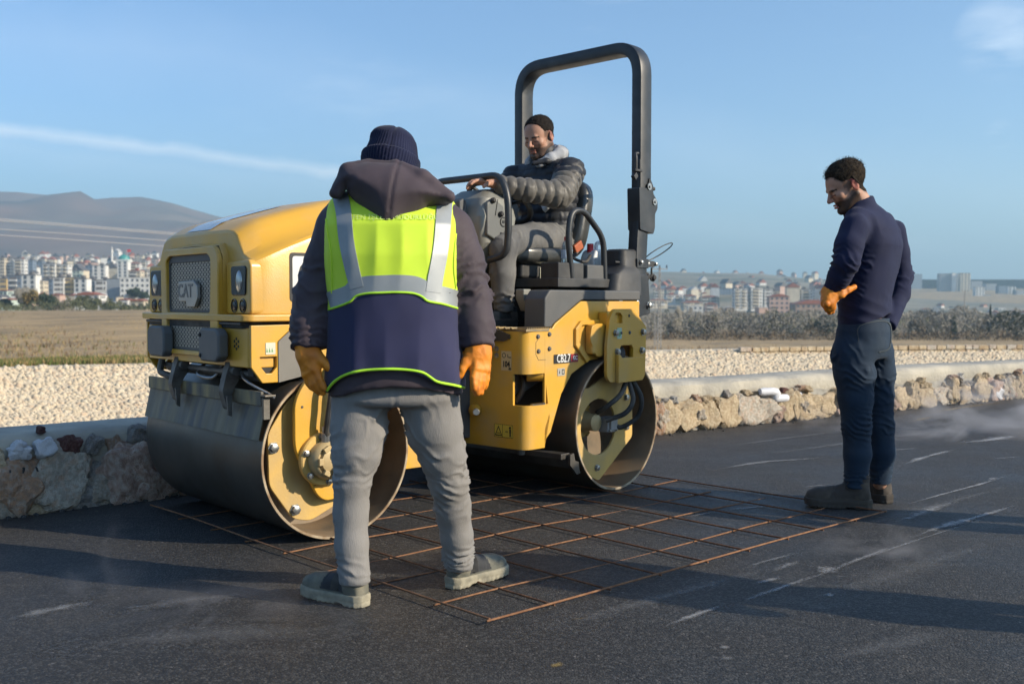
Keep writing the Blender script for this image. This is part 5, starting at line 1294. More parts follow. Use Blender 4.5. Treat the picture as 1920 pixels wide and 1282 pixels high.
# belt buckle
bm = bmesh.new(); box(bm, (-.03, .30, 1.355), (.075, .02, .05), Matrix.Rotation(R(30), 4, 'Y')); bk2 = P('belt_buckle', bm, pmat('buckle_orange', (.42, .10, .03), .5), TR_, bev=.006)
bm = bmesh.new(); tube(bm, catmull([(-.03, .30, 1.33), (.02, .31, 1.29), (-.06, .33, 1.27), (-.12, .32, 1.31)], 5), .009, 8); P('belt', bm, rubber, TR_, bk2)
# console
bm = bmesh.new()
rows = []
for z, x0, x1, hy in ((.90, .56, .66, .11), (1.20, .52, .64, .10), (1.30, .42, .60, .12), (1.36, .36, .62, .165), (1.50, .34, .64, .18), (1.60, .36, .60, .165), (1.655, .40, .52, .12), (1.66, .44, .48, .06)):
    rows.append([bm.verts.new(((x0+x1)/2+a, b_, z)) for a, b_ in rectp((x1-x0)/2, hy, .045 if hy > .1 else .02, 3)])
for i in range(len(rows)-1):
    for j in range(len(rows[0])): bm.faces.new((rows[i][j], rows[i][(j+1) % len(rows[0])], rows[i+1][(j+1) % len(rows[0])], rows[i+1][j]))
bm.faces.new(rows[-1]); bm.faces.new(rows[0][::-1])
con = P('steering_console', bm, graypl, TR_, sm=30, bev=0)
bm = bmesh.new(); prism(bm, rnd([(.60, 1.57), (.55, 1.60), (.47, 1.56), (.45, 1.42), (.50, 1.36), (.60, 1.40)], .01), .155, .188); P('console_panel', bm, pmat('console_recess', (.14, .145, .14), .5), TR_, con, bev=.01)
bm = bmesh.new(); box(bm, (.655, -.02, 1.49), (.02, .20, .20)); prism(bm, [(.665, 1.60), (.70, 1.58), (.70, 1.42), (.655, 1.38)], -.06, .08); P('console_front', bm, dkgray, TR_, con, bev=.012)
for (x, z) in ((.56, 1.585), (.50, 1.515), (.44, 1.43)):
    bm = bmesh.new(); lathe(bm, [(.014, 0), (.016, .012), (.010, .022), (.0001, .024)], Matrix.Translation((x, .186, z)) @ YM, 12); P('knob', bm, rubber, TR_, con)
bm = bmesh.new(); holed(bm, ngon((.475, 1.475), .027, 18), [ngon((.475, 1.475), .022, 18)], .189, .192); P("dial_ring", bm, bk, TR_, con); bm = bmesh.new(); box(bm, (.475, .19, 1.475), (.014, .004, .014)); box(bm, (.53, .19, 1.55), (.003, .003, .09), Matrix.Rotation(R(-12), 4, 'Y')); box(bm, (.42, .188, 1.345), (.05, .004, .022), Matrix.Rotation(R(-20), 4, 'Y')); P('console_marking', bm, bk, TR_, con)
hp = roundpath([(.60, .20, 1.265), (.57, .30, 1.29), (.57, .315, 1.42), (.57, .31, 1.60), (.57, .255, 1.715), (.57, -.25, 1.715), (.57, -.31, 1.60), (.57, -.30, 1.29), (.60, -.20, 1.265)], .07, 6)
bm = bmesh.new(); tube(bm, hp, .019, 14); P('guard_rail', bm, black, TR_)
# steering wheel
SWM = Matrix.Translation((.335, 0.03, 1.60)) @ Matrix.Rotation(R(-32), 4, 'Y')
bm = bmesh.new(); tube(bm, [SWM @ Vector((.185*math.cos(t), .185*math.sin(t), 0)) for t in np.linspace(0, 2*math.pi, 40, endpoint=False)], .016, 10, closed=True, up=SWM.to_3x3() @ Vector((0, 0, 1)))
sw = P('steering_wheel', bm, rubber, TR_)
bm = bmesh.new()
for a in (90, 210, 330): tube(bm, [SWM @ Vector((0, 0, -.03)), SWM @ Vector((.17*math.cos(R(a)), .17*math.sin(R(a)), 0))], .011, 8)
lathe(bm, [(.04, -.05), (.045, -.02), (.03, -.01), (.0001, -.008)], SWM, 16); cyl(bm, SWM @ Vector((0, 0, -.04)), (.43, .02, 1.47), .02, n=10); P('wheel_spokes', bm, blackp, TR_, sw)
# roll bar
ZR = 2.535
def rops(y_side): return None
path = roundpath([(-.415, .465, 1.62), (-.415, .465, ZR), (-.415, -.465, ZR), (-.415, -.465, 1.62)], .17, 10)
bm = bmesh.new(); sweep(bm, path, rectp(.055, .035, .010, 2), up=(1, 0, 0)); rb = P('roll_bar', bm, black, TR_, sm=30)
for s in (1, -1):
    y = .465*s
    bm = bmesh.new(); sweep(bm, [(-.405, y, 1.62), (-.385, y, 1.40), (-.365, y, 1.13), (-.355, y, .98)], rectp(.052, .034, .008, 2), up=(1, 0, 0)); P('roll_bar_post', bm, black, TR_, sm=30)
    bm = bmesh.new(); prism(bm, rnd([(-.335, 1.705), (-.345, 1.46), (-.48, 1.44), (-.495, 1.48), (-.495, 1.56), (-.52, 1.59), (-.52, 1.635), (-.475, 1.68), (-.475, 1.725), (-.44, 1.77), (-.42, 1.705)], .012), y-.045, y+.045)
    sl_ = P('fold_sleeve', bm, black, TR_, bev=.006)
    if s > 0:
        for (x, z) in ((-.43, 1.715), (-.485, 1.63)):
            bm = bmesh.new(); lathe(bm, [(.020, 0), (.020, .006), (.008, .0062), (.008, .014), (.0001, .014)], Matrix.Translation((x, y+.045, z)) @ YM, 16); P('pivot_bolt', bm, white if False else zinc, TR_, sl_)
        bm = bmesh.new(); tube(bm, catmull([(-.335, .50, 1.90), (-.31, .50, 1.895), (-.30, .51, 1.87), (-.30, .51, 1.80)], 4), .009, 8); box(bm, (-.325, .50, 1.80), (.07, .03, .014)); box(bm, (-.30, .50, 1.765), (.035, .025, .03), Matrix.Rotation(R(45), 4, 'Y')); box(bm, (-.345, .50, 1.83), (.012, .02, .07)); P('locking_handle', bm, blackp, TR_, sl_, bev=.003)
        bm = bmesh.new(); cyl(bm, (-.47, .46, 1.715), (-.55, .46, 1.715), .012, n=12); P('locking_pin', bm, rubber, TR_, sl_)
    else:
        bm = bmesh.new(); box(bm, (-.33, y+.045, 1.80), (.05, .003, .07)); P('white_tag', bm, white, TR_)
        bm = bmesh.new(); tube(bm, catmull([(-.33, y, 1.72), (-.27, y, 1.74), (-.25, y, 1.68)], 4), .012, 8); P('latch', bm, blackp, TR_, sl_)
    bm = bmesh.new(); prism(bm, rnd([(-.30, .95), (-.27, 1.03), (-.31, 1.20), (-.43, 1.20), (-.44, 1.10), (-.455, .97)], .02), y-.03, y+.045)
    pb = P('post_foot', bm, black, TR_, bev=.005)
    boltset(TR_, [(-.30, 1.035), (-.43, 1.02)], y+.045, .017, .02, pb)
bm = bmesh.new(); box(bm, (-.38, .465, 1.265), (.115, .082, .055)); cl_ = P('clamp_collar', bm, black, TR_, bev=.003)
boltset(TR_, [(-.355, 1.27)], .508, .012, .014, cl_)
bm = bmesh.new(); cyl(bm, (-.16, .465, 1.268), (-.33, .465, 1.268), .007, n=8); box(bm, (-.475, .465, 1.265), (.09, .05, .035)); P('clamp_arm', bm, blackp, TR_, cl_)
# rear lamp / beacon bracket with thin wire loop
for k, (dx, z) in enumerate(((-.46, 1.19), (-.52, 1.185))):
    bm = bmesh.new(); lathe(bm, [(.022, 0), (.025, .01), (.016, .016), (.014, .024), (.0001, .026)], Matrix.Translation((dx, .47, z)) @ YM, 16); cyl(bm, (dx, .468, z), (dx, .468, z+.06), .006, n=8); P('rear_pulley', bm, rubber, TR_, cl_)
bm = bmesh.new(); tube(bm, [(-.60+.13*math.cos(t)*.95, .46+.06*math.sin(t), 1.34+.045*math.sin(t)-.055*math.cos(t)*.6) for t in np.linspace(-.1, 5.4, 40)], .0035, 6); P('wire_loop', bm, rubber, TR_, cl_)
boltset(TR_, [(-.45, 1.265), (-.53, 1.265)], .49, .011, .012, cl_)
# things standing on the machine
petm = bpy.data.materials.new('clear_plastic'); petm.use_nodes = True; b = petm.node_tree.nodes['Principled BSDF']
b.inputs['Base Color'].default_value = (.75, .85, .88, 1); b.inputs['Roughness'].default_value = .15; b.inputs['Transmission Weight'].default_value = .7; b.inputs['IOR'].default_value = 1.2
red = pmat('red_cap', (.55, .02, .03), .4)
wp_ = WR @ Vector((.155, .37, 1.257))
bt = empty('water_bottle', wp_, 'clear plastic water bottle with a red cap on the tray beside the seat', 'bottle')
bm = bmesh.new(); lathe(bm, [(.0001, 0), (.030, 0), (.032, .005), (.032, .03), (.030, .034), (.032, .04), (.032, .085), (.026, .105), (.013, .125), (.012, .13), (.0001, .13)], Matrix(), 24); fin('bottle_body', bm, petm, bt)
bm = bmesh.new(); lathe(bm, [(.0325, .025), (.0328, .027), (.0328, .07), (.0325, .072)], Matrix(), 24); fin('bottle_label', bm, pmat('bottle_paper', (.6, .66, .72), .5, col2=(.35, .45, .6), vs=60), bt)
bm = bmesh.new(); lathe(bm, [(.0145, .123), (.0150, .125), (.0150, .142), (.013, .145), (.0001, .145)], Matrix(), 16); fin('cap', bm, red, bt)
wp_ = WR @ Vector((-.30, .22, 1.17))
jg = empty('white_jug', wp_, 'white plastic jug with a handle and red cap behind the driver seat', 'jug')
bm = bmesh.new(); prism(bm, rnd([(-.085, 0), (.085, 0), (.088, .13), (.06, .18), (-.06, .185), (-.088, .14)], .02), -.055, .055); jb = fin('jug_body', bm, white, jg, bev=.015)
bm = bmesh.new(); tube(bm, catmull([(.0, 0, .18), (-.005, 0, .215), (-.04, 0, .225), (-.075, 0, .20), (-.08, 0, .15)], 5), .012, 10); fin('jug_handle', bm, white, jg)
bm = bmesh.new(); cyl(bm, (.055, 0, .165), (.055, 0, .215), .02, n=16); fin('cap', bm, red, jg)
jg.rotation_euler = (0, 0, R(47)); jg.rotation_euler.z += R(180)
# ---------------------------------------------------------------- welded steel mesh on the road
mesh_o = empty('steel_mesh', gnd(1150, 1000), 'rusty steel reinforcing mesh lying on the asphalt under the roller', 'reinforcing mesh')
rust2 = pmat('bright_rust', (.25, .125, .06), .85, col2=(.15, .065, .03), vs=30, bump=.0008, bs=300)
MO = mesh_o.location
def bar(P2, z, r, m, wob=0., seed=0):
    Pp = []
    base = [gnd(a, b) for a, b in P2]; base = catmull(base, 1) if len(base) < 2 else catmull(base, 5)
    d = [0]
    for i in range(1, len(base)): d.append(d[-1]+(base[i]-base[i-1]).length)
    n = max(int(d[-1]/.045), 3)
    for x in np.linspace(0, d[-1], n):
        p = Vector((np.interp(x, d, [q.x for q in base]), np.interp(x, d, [q.y for q in base]), 0))
        p.z = z+max(wob*noise.noise(Vector((x*.9, seed*7.3, 0))), 0)*1.6+.003*noise.noise(Vector((x*3, seed, 5))); p.x += .004*noise.noise(Vector((x*1.5, seed, 9))); Pp.append(p-MO)
    # ribs: the radius steps up and down along the bar
    Q = []; 
    for i in range(len(Pp)-1):
        for k in range(4): Q.append(Pp[i].lerp(Pp[i+1], k/4))
    Q.append(Pp[-1]); bm = bmesh.new(); tube(bm, Q, lambda i: r*(1.12 if i % 2 else .90), 7); return fin('bar', bm, m, mesh_o, sm=60)
MOo = gnd(917, 1172); MA = (gnd(1540, 997)-MOo).normalized(); MB = (gnd(282, 954)-MOo).normalized()
def wbar(p0, p1, zf, r, m, seed):
    L_ = (p1-p0).length; n = int(L_/.03)+2; q = []
    side = Vector((-(p1-p0).y, (p1-p0).x, 0)).normalized()
    for i in range(n):
        t = i/(n-1); s_ = t*L_; p = p0.lerp(p1, t)+side*(.006*noise.noise(Vector((s_*1.3, seed*5.1, 0)))); p.z = zf(s_); q.append(p-MO)
    Q = []
    for i in range(len(q)-1):
        for k in range(3): Q.append(q[i].lerp(q[i+1], k/3))
    Q.append(q[-1]); bm = bmesh.new(); tube(bm, Q, lambda i: r*(1.12 if i % 2 else .90), 7); return fin('bar', bm, m, mesh_o, sm=60)
for k in range(10):
    a0 = k*.2834; lift = .012 if k else .022
    wbar(MOo+MA*a0+MB*(2.53-.05*k), MOo+MA*a0-MB*(.012 if k else 0), (lambda s_, k=k, lift=lift: lift+.006*noise.noise(Vector((s_*1.1, k*3.3, 0)))), .0039, rust if k else rust2, k)
wbar(MOo-MA*.01, MOo+MA*2.57, lambda s_: .0165+.004*noise.noise(Vector((s_, 2, 0))), .0040, rust2, 40)
for j, b0 in enumerate([.27, .63, .92, 1.25, 1.56, 1.87, 2.2]):
    wbar(MOo+MA*(-.01)+MB*b0, MOo+MA*(2.57-.08*(j % 3))+MB*b0, (lambda s_, j=j: .0045+.0125*(noise.noise(Vector((s_*1.4, j*7.7+1.3, 0)))-.06-.05*s_)), .0034, rust2, 50+j)
# ---------------------------------------------------------------- chalky dust lines on the asphalt
dustm = bpy.data.materials.new('chalk_dust'); dustm.use_nodes = True; t = dustm.node_tree; b = t.nodes['Principled BSDF']; b.inputs['Base Color'].default_value = (.40, .40, .40, 1); b.inputs['Roughness'].default_value = .9
uvn = t.nodes.new('ShaderNodeAttribute'); uvn.attribute_name = 'edge'
tcn = t.nodes.new('ShaderNodeTexCoord'); n1_ = t.nodes.new('ShaderNodeTexNoise'); n1_.inputs['Scale'].default_value = 22; n1_.inputs['Detail'].default_value = 8; n1_.inputs['Roughness'].default_value = .75; t.links.new(tcn.outputs['Object'], n1_.inputs['Vector'])
ad = t.nodes.new('ShaderNodeMath'); ad.operation = 'ADD'; t.links.new(uvn.outputs['Fac'], ad.inputs[0]); t.links.new(n1_.outputs['Fac'], ad.inputs[1])
mr = t.nodes.new('ShaderNodeMapRange'); mr.inputs['From Min'].default_value = .90; mr.inputs['From Max'].default_value = 1.42; t.links.new(ad.outputs[0], mr.inputs['Value'])
am = t.nodes.new('ShaderNodeMath'); am.operation = 'MULTIPLY'; at2 = t.nodes.new('ShaderNodeAttribute'); at2.attribute_name = 'amount'; t.links.new(mr.outputs[0], am.inputs[0]); t.links.new(at2.outputs['Fac'], am.inputs[1]); t.links.new(am.outputs[0], b.inputs['Alpha'])
dust2 = dustm.copy(); dust2.name = 'yellow_marking'; dust2.node_tree.nodes['Principled BSDF'].inputs['Base Color'].default_value = (.45, .30, .07, 1)
def streak(P2, w, amt, m=None, z=.0045, n=70, name='dust_streak'):
    base = catmull([gnd(a, b) for a, b in P2], 8); d = [0]
    for i in range(1, len(base)): d.append(d[-1]+(base[i]-base[i-1]).length)
    V, F, E, A = [], [], [], []
    for i, x in enumerate(np.linspace(0, d[-1], n)):
        p = Vector((np.interp(x, d, [q.x for q in base]), np.interp(x, d, [q.y for q in base]), z)); q = Vector((np.interp(x+.02, d, [k.x for k in base]), np.interp(x+.02, d, [k.y for k in base]), z)) if i < n-1 else p+(p-last)
        t_ = (q-p).normalized() if (q-p).length > 0 else Vector((1, 0, 0)); nn = Vector((-t_.y, t_.x, 0)); last = p.copy() if i else p-t_*.01
        ww = w*(.55+.9*noise.noise(Vector((x*2.2, w*90+amt, 0)))**2*2+.35*noise.noise(Vector((x*6, amt, 3)))); ends_ = min(i, n-1-i)/(n*.38); pr = min(ends_, 1)
        for k in (-1, -.5, 0, .5, 1): V.append(p+nn*ww*k*1.9); E.append((.80-.62*abs(k))*(.35+.65*pr)); A.append(amt)
        if i:
            for k in range(4): a_ = (i-1)*5+k; F.append((a_, a_+1, a_+6, a_+5))
    me = bpy.data.meshes.new(name); me.from_pydata(V, [], F)
    for nm, vals in (('edge', E), ('amount', A)): a_ = me.attributes.new(nm, 'FLOAT', 'POINT'); a_.data.foreach_set('value', vals)
    o = link(name, me, m or dustm, road, sm=180); return o
for k, (pp, w_, a_) in enumerate([
 ([(1920, 943), (1840, 968), (1760, 990), (1690, 1018)], .030, 1.), ([(1690, 1018), (1620, 1046), (1545, 1072)], .016, .8), ([(1565, 1062), (1535, 1078)], .04, .9), ([(1535, 1076), (1450, 1108), (1365, 1135)], .018, .9), ([(1370, 1132), (1300, 1155), (1240, 1178)], .026, .75),
 ([(1800, 938), (1740, 958), (1668, 985)], .055, 1.), ([(1920, 882), (1850, 905), (1740, 935), (1660, 960)], .014, .9), ([(1505, 1050), (1440, 1075)], .035, .55), ([(1470, 1082), (1405, 1098)], .01, .6), ([(1510, 1035), (1440, 1052), (1380, 1070)], .012, .5),
 ([(1805, 840), (1740, 856), (1680, 876)], .030, .9), ([(1920, 815), (1850, 826), (1790, 832)], .09, 1.), ([(1580, 855), (1500, 862), (1420, 868), (1310, 888)], .030, .7), ([(1760, 838), (1660, 845), (1540, 848)], .02, .7), ([(1560, 908), (1500, 915)], .015, .6),
 ([(1480, 946), (1410, 952), (1350, 958)], .022, .7), ([(1350, 958), (1280, 972)], .010, .5), ([(0, 1168), (60, 1152), (120, 1140), (190, 1125)], .06, .55), ([(230, 1142), (285, 1135)], .02, .3),
 ([(1552, 1110), (1558, 1122)], .02, .7), ([(1356, 1210), (1360, 1220)], .02, .5), ([(1376, 1232), (1350, 1238)], .02, .4), ([(1920, 856), (1850, 862)], .02, .5), ([(1700, 905), (1640, 915), (1590, 930)], .008, .5), ([(1870, 895), (1850, 903)], .025, .7)]):
    streak(pp, w_, a_*.9)
for pp, w_, a_ in [([(1920, 950), (1700, 1020), (1500, 1092), (1250, 1178)], .010, .5), ([(1920, 905), (1750, 950), (1560, 1003)], .05, .16), ([(1500, 1050), (1300, 1105), (1100, 1160), (950, 1200)], .05, .16), ([(1920, 1000), (1700, 1070), (1450, 1150)], .09, .13), ([(700, 1180), (400, 1190), (60, 1220)], .08, .13), ([(1800, 1180), (1500, 1250)], .06, .14), ([(500, 1110), (330, 1130), (180, 1160)], .05, .16), ([(1900, 790), (1600, 830), (1300, 870)], .05, .22), ([(1650, 800), (1450, 825), (1280, 850)], .03, .25)]:
    streak(pp, w_, a_)
for pp, w_, a_ in [([(1920, 750), (1800, 765), (1690, 785)], .04, .55), ([(1760, 780), (1700, 792)], .04, .5), ([(900, 1165), (1000, 1150)], .0, .0), ([(1030, 1255), (1055, 1242)], .02, .7), ([(1060, 1165), (1110, 1158)], .006, .3)]:
    if a_ > 0: streak(pp, w_, a_, dust2, name='yellow_streak')
# ---------------------------------------------------------------- steam rising from the fresh asphalt
def steam(px, py, wx, hh, dens, lab, seed, wy=.5, lean=0.):
    p = gnd(px, py); bm = bmesh.new(); box(bm, (0, 0, hh/2+.01), (wx, wy, hh))
    m = bpy.data.materials.new('steam_%s' % ['haze', 'wisp', 'plume'][seed % 3]); m.use_nodes = True; t = m.node_tree; t.nodes.clear(); o_ = t.nodes.new('ShaderNodeOutputMaterial'); v = t.nodes.new('ShaderNodeVolumePrincipled'); v.inputs['Color'].default_value = (.95, .96, 1, 1); v.inputs['Anisotropy'].default_value = .3
    tc_ = t.nodes.new('ShaderNodeTexCoord'); mp = t.nodes.new('ShaderNodeMapping'); mp.inputs['Scale'].default_value = (1.6/wx**.5, 1.6/wx**.5, 1.5/hh**.5); mp.inputs['Location'].default_value = (seed*3.3, 0, 0)
    n = t.nodes.new('ShaderNodeTexNoise'); n.inputs['Scale'].default_value = 2.2; n.inputs['Detail'].default_value = 5; n.inputs['Distortion'].default_value = 1.2; t.links.new(tc_.outputs['Object'], mp.inputs[0]); t.links.new(mp.outputs[0], n.inputs['Vector'])
    g = t.nodes.new('ShaderNodeVectorMath'); g.operation = 'MULTIPLY'; g.inputs[1].default_value = (2/wx, 2/wy, 1.05/hh); t.links.new(tc_.outputs['Object'], g.inputs[0])
    l_ = t.nodes.new('ShaderNodeVectorMath'); l_.operation = 'LENGTH'; t.links.new(g.outputs[0], l_.inputs[0])
    fo = t.nodes.new('ShaderNodeMapRange'); fo.inputs['From Min'].default_value = .15; fo.inputs['From Max'].default_value = 1.; fo.inputs['To Min'].default_value = 1; fo.inputs['To Max'].default_value = 0; t.links.new(l_.outputs['Value'], fo.inputs['Value'])
    nr = t.nodes.new('ShaderNodeMapRange'); nr.inputs['From Min'].default_value = .47; nr.inputs['From Max'].default_value = .72; t.links.new(n.outputs['Fac'], nr.inputs['Value'])
    mu = t.nodes.new('ShaderNodeMath'); mu.operation = 'MULTIPLY'; t.links.new(fo.outputs[0], mu.inputs[0]); t.links.new(nr.outputs[0], mu.inputs[1]); m2 = t.nodes.new('ShaderNodeMath'); m2.operation = 'MULTIPLY'; m2.inputs[1].default_value = dens; t.links.new(mu.outputs[0], m2.inputs[0]); t.links.new(m2.outputs[0], v.inputs['Density']); t.links.new(v.outputs[0], o_.inputs['Volume'])
    o = fin('steam', bm, m, sm=None); o.location = p; tag(o, lab, 'steam', kind='stuff'); return o
steam(1800, 812, 2.6, .55, 3.6, 'white steam drifting over the asphalt at the right edge', 1, 1.8)
steam(1640, 1045, .6, .2, 5.0, 'faint wisp of steam on a chalky line at the right', 2, .3)
steam(195, 1115, .40, .34, 3.0, 'thin wisp of steam at the left above the bluish smear', 0, .3)
steam(420, 1165, 1.3, .12, 3.0, 'low flat veil of steam on the asphalt left of the worker', 4, .8)
steam(1500, 800, 1.2, .25, 2.5, 'faint steam between the wall and the standing man', 7, .8)
# ---------------------------------------------------------------- figures: smooth surfaces grown round skeletons
def V3(p): return np.array([p[0], p[1], p[2]], float)
def smin(a, b, k):
    if k <= 0: return np.minimum(a, b)
    h = np.clip(.5+.5*(b-a)/k, 0, 1); return b*(1-h)+a*h-k*h*(1-h)
def smax(a, b, k): return -smin(-a, -b, k)
def cone(P, a, b, ra, rb, fl=None):
    """tapered capsule; fl = (direction, factor) flattens it along a direction"""
    a, b = V3(a), V3(b); Q = P
    if fl is not None:
        d, f = V3(fl[0]), fl[1]; d = d/np.linalg.norm(d)
        s = ((P-a) @ d)*(1/f-1); Q = P+s[:, None]*d
        s = ((b-a) @ d)*(1/f-1); b = b+s*d
    ab = b-a; t = np.clip(((Q-a) @ ab)/max(ab @ ab, 1e-9), 0, 1)
    return np.linalg.norm(Q-a-t[:, None]*ab, axis=1)-(ra+t*(rb-ra))
def chain(P, pts, rs, k=.015, fl=None):
    d = None
    for i in range(len(pts)-1):
        q = cone(P, pts[i], pts[i+1], rs[i], rs[i+1], fl); d = q if d is None else smin(d, q, k)
    return d
def ell(P, c, r, M=None):
    q = P-V3(c)
    if M is not None: q = q @ np.array(M)
    r = np.array(r, float); k0 = np.linalg.norm(q/r, axis=1); k1 = np.linalg.norm(q/(r*r), axis=1)
    return k0*(k0-1)/np.maximum(k1, 1e-6)
def stack(P, secs, e=2.4, yaw=0.):
    """body of stacked ellipses: rows of (z, cx, cy, rx, ry)"""
    S = np.array(sorted(secs)); z = np.clip(P[:, 2], S[0, 0], S[-1, 0])
    cx, cy, rx, ry = (np.interp(z, S[:, 0], S[:, i]) for i in (1, 2, 3, 4))
    x, y = P[:, 0]-cx, P[:, 1]-cy; c, s = math.cos(yaw), math.sin(yaw); x, y = x*c+y*s, -x*s+y*c
    q = (np.abs(x/rx)**e+np.abs(y/ry)**e)**(1/e)
    d = (q-1)*np.minimum(rx, ry); dz = np.maximum(P[:, 2]-S[-1, 0], S[0, 0]-P[:, 2])
    return smax(d, dz, .02)
def boxd(P, c, h, M=None, r=.01):
    q = P-V3(c)
    if M is not None: q = q @ np.array(M)
    q = np.abs(q)-(np.array(h, float)-r)
    return np.linalg.norm(np.maximum(q, 0), axis=1)+np.minimum(q.max(axis=1), 0)-r
def hash3(i, j, k, s):
    n = (i*374761393+j*668265263+k*2147483647+s*974711) & 0xffffffff
    n = ((n ^ (n >> 13))*1274126177) & 0xffffffff; return ((n ^ (n >> 16)) & 0xffff)/65535.
def vnoise(P, f, s=0):
    Q = P*np.array(f, float)+17.3+s*3.1; I = np.floor(Q).astype(np.int64); F = Q-I; F = F*F*(3-2*F); out = 0
    for a in (0, 1):
        for b in (0, 1):
            for c in (0, 1):
                w_ = (F[:, 0] if a else 1-F[:, 0])*(F[:, 1] if b else 1-F[:, 1])*(F[:, 2] if c else 1-F[:, 2])
                out = out+w_*hash3(I[:, 0]+a, I[:, 1]+b, I[:, 2]+c, s)
    return out
def fnoise(P, f, s=0, o=3):
    f = np.array(f, float)*np.ones(3); t = 0; a = .5; w_ = 0
    for i in range(o): t = t+a*vnoise(P, f*2**i, s+i); w_ += a; a *= .5
    return t/w_
def ridge(P, f, s=0): return 1-np.abs(2*fnoise(P, f, s, 2)-1)*2.2
def surfnet(f, lo, hi, h):
    lo, hi = np.array(lo, float), np.array(hi, float); n = np.ceil((hi-lo)/h).astype(int)+1
    ax = [lo[i]+h*np.arange(n[i]) for i in range(3)]
    G = np.stack(np.meshgrid(*ax, indexing='ij'), -1).reshape(-1, 3)
    D = np.empty(len(G), np.float32)
    for i in range(0, len(G), 400000): D[i:i+400000] = f(G[i:i+400000])
    D = D.reshape(n); D[D == 0] = 1e-7
    S = D < 0
    cnt = np.zeros(n-1, np.int16); acc = np.zeros((*(n-1), 3), np.float32)
    X, Y, Z = n-1
    def sl_(o): return tuple(slice(o[i], o[i]+n[i]-1) for i in range(3))
    corners = [(a, b, c) for a in (0, 1) for b in (0, 1) for c in (0, 1)]
    for o in corners:
        for axx in range(3):
            if o[axx] == 0:
                o2 = list(o); o2[axx] = 1
                d0, d1 = D[sl_(o)], D[sl_(o2)]; cr = (d0 < 0) != (d1 < 0)
                t = np.where(cr, d0/np.where(d0 == d1, 1, d0-d1), 0)
                cnt += cr
                for q in range(3): acc[..., q] += np.where(cr, o[q]+(t if q == axx else 0), 0)
    act = cnt > 0; idx = -np.ones(n-1, np.int64); idx[act] = np.arange(act.sum())
    ii = np.argwhere(act); verts = lo+h*(ii+acc[act]/cnt[act][:, None])
    faces = []
    for axx in range(3):
        b, c = (axx+1) % 3, (axx+2) % 3
        s0 = [slice(1, n[i]-1) for i in range(3)]; s0[axx] = slice(0, n[axx]-1); s1 = list(s0); s1[axx] = slice(1, n[axx])
        a0, a1 = S[tuple(s0)], S[tuple(s1)]; e = np.argwhere(a0 != a1)
        if not len(e): continue
        base = e.copy()
        for i in range(3):
            if i != axx: base[:, i] += 1
        def cell(db, dc):
            q = base.copy(); q[:, b] -= db; q[:, c] -= dc; return idx[q[:, 0], q[:, 1], q[:, 2]]
        q = np.stack([cell(0, 0), cell(1, 0), cell(1, 1), cell(0, 1)], 1)
        fl = a0[tuple(e.T)]; q[~fl] = q[~fl][:, ::-1]; faces.append(q)
    F = np.concatenate(faces); F = F[(F >= 0).all(1)]
    return verts, F
def vnormals(V, F):
    a, b, c, d = (V[F[:, i]] for i in range(4)); N = np.cross(c-a, d-b); out = np.zeros_like(V)
    for i in range(4): np.add.at(out, F[:, i], N)
    return out/np.maximum(np.linalg.norm(out, axis=1), 1e-9)[:, None]
def vsmooth(V, F, it=2, k=.5):
    E = np.concatenate([F[:, [0, 1]], F[:, [1, 2]], F[:, [2, 3]], F[:, [3, 0]]]); n = len(V)
    deg = np.bincount(E.ravel(), minlength=n)[:, None]
    for _ in range(it):
        A = np.zeros_like(V); np.add.at(A, E[:, 0], V[E[:, 1]]); np.add.at(A, E[:, 1], V[E[:, 0]])
        V = V*(1-k)+k*A/np.maximum(deg, 1)
    return V
def grow(f, lo, hi, h, disp=None, it=2):
    V, F = surfnet(f, lo, hi, h); V = vsmooth(V, F, it)
    if disp is not None:
        N = vnormals(V, F); V = V+N*disp(V, N)[:, None]
    return V, F
def meshvf(name, V, F, m, parent, root, attr=None):
    me = bpy.data.meshes.new(name); me.from_pydata((V-V3(root)).tolist(), [], F.tolist())
    if attr:
        for k, v in attr.items():
            a = me.attributes.new(k, 'FLOAT', 'POINT'); a.data.foreach_set('value', np.asarray(v, np.float32))
    return link(name, me, m, parent, sm=180)
def merge(*vf):
    Vs, Fs, n = [], [], 0
    for V, F in vf: Vs.append(V); Fs.append(F+n); n += len(V)
    return np.concatenate(Vs), np.concatenate(Fs)
def pts_of(chains):
    P = np.array([p for c in chains for p in c]); return P.min(0), P.max(0)
def folds(V, c, axis, sig, wl, amp, seed, lean=(0, 0, 0)):
    """rumples round a joint: rings across the limb that break up and die away from c"""
    axis = V3(axis)/np.linalg.norm(V3(axis)); s = (V-V3(c)) @ axis
    ph = s+wl*(fnoise(V, 9, seed)-.5)*4.5+((V-V3(c)) @ V3(lean))
    r = 1-np.abs(np.sin(math.pi*ph/wl)); g = np.exp(-(s/sig)**2)*np.clip(2.2*vnoise(V, 13, seed+5)-.45, 0, 1.5)
    dd = np.linalg.norm(V-V3(c)-s[:, None]*axis, axis=1)
    return amp*1.25*(r**1.5-.30)*g*(dd < .16)
def cloth(name, col, rough=.8, col2=None, sheen=.04, bump=.0006, bs=900, vs=5, dust=None, dustamt=.3, dusts=7, stretch=(1, 1, 1), **k):
    return pmat(name, col, rough, col2=col2 or tuple(c*.8 for c in col), vs=vs, sheen=sheen, bump=bump, bs=bs, dust=dust, dustamt=dustamt, dusts=dusts, stretch=stretch, spec=.25, **k)
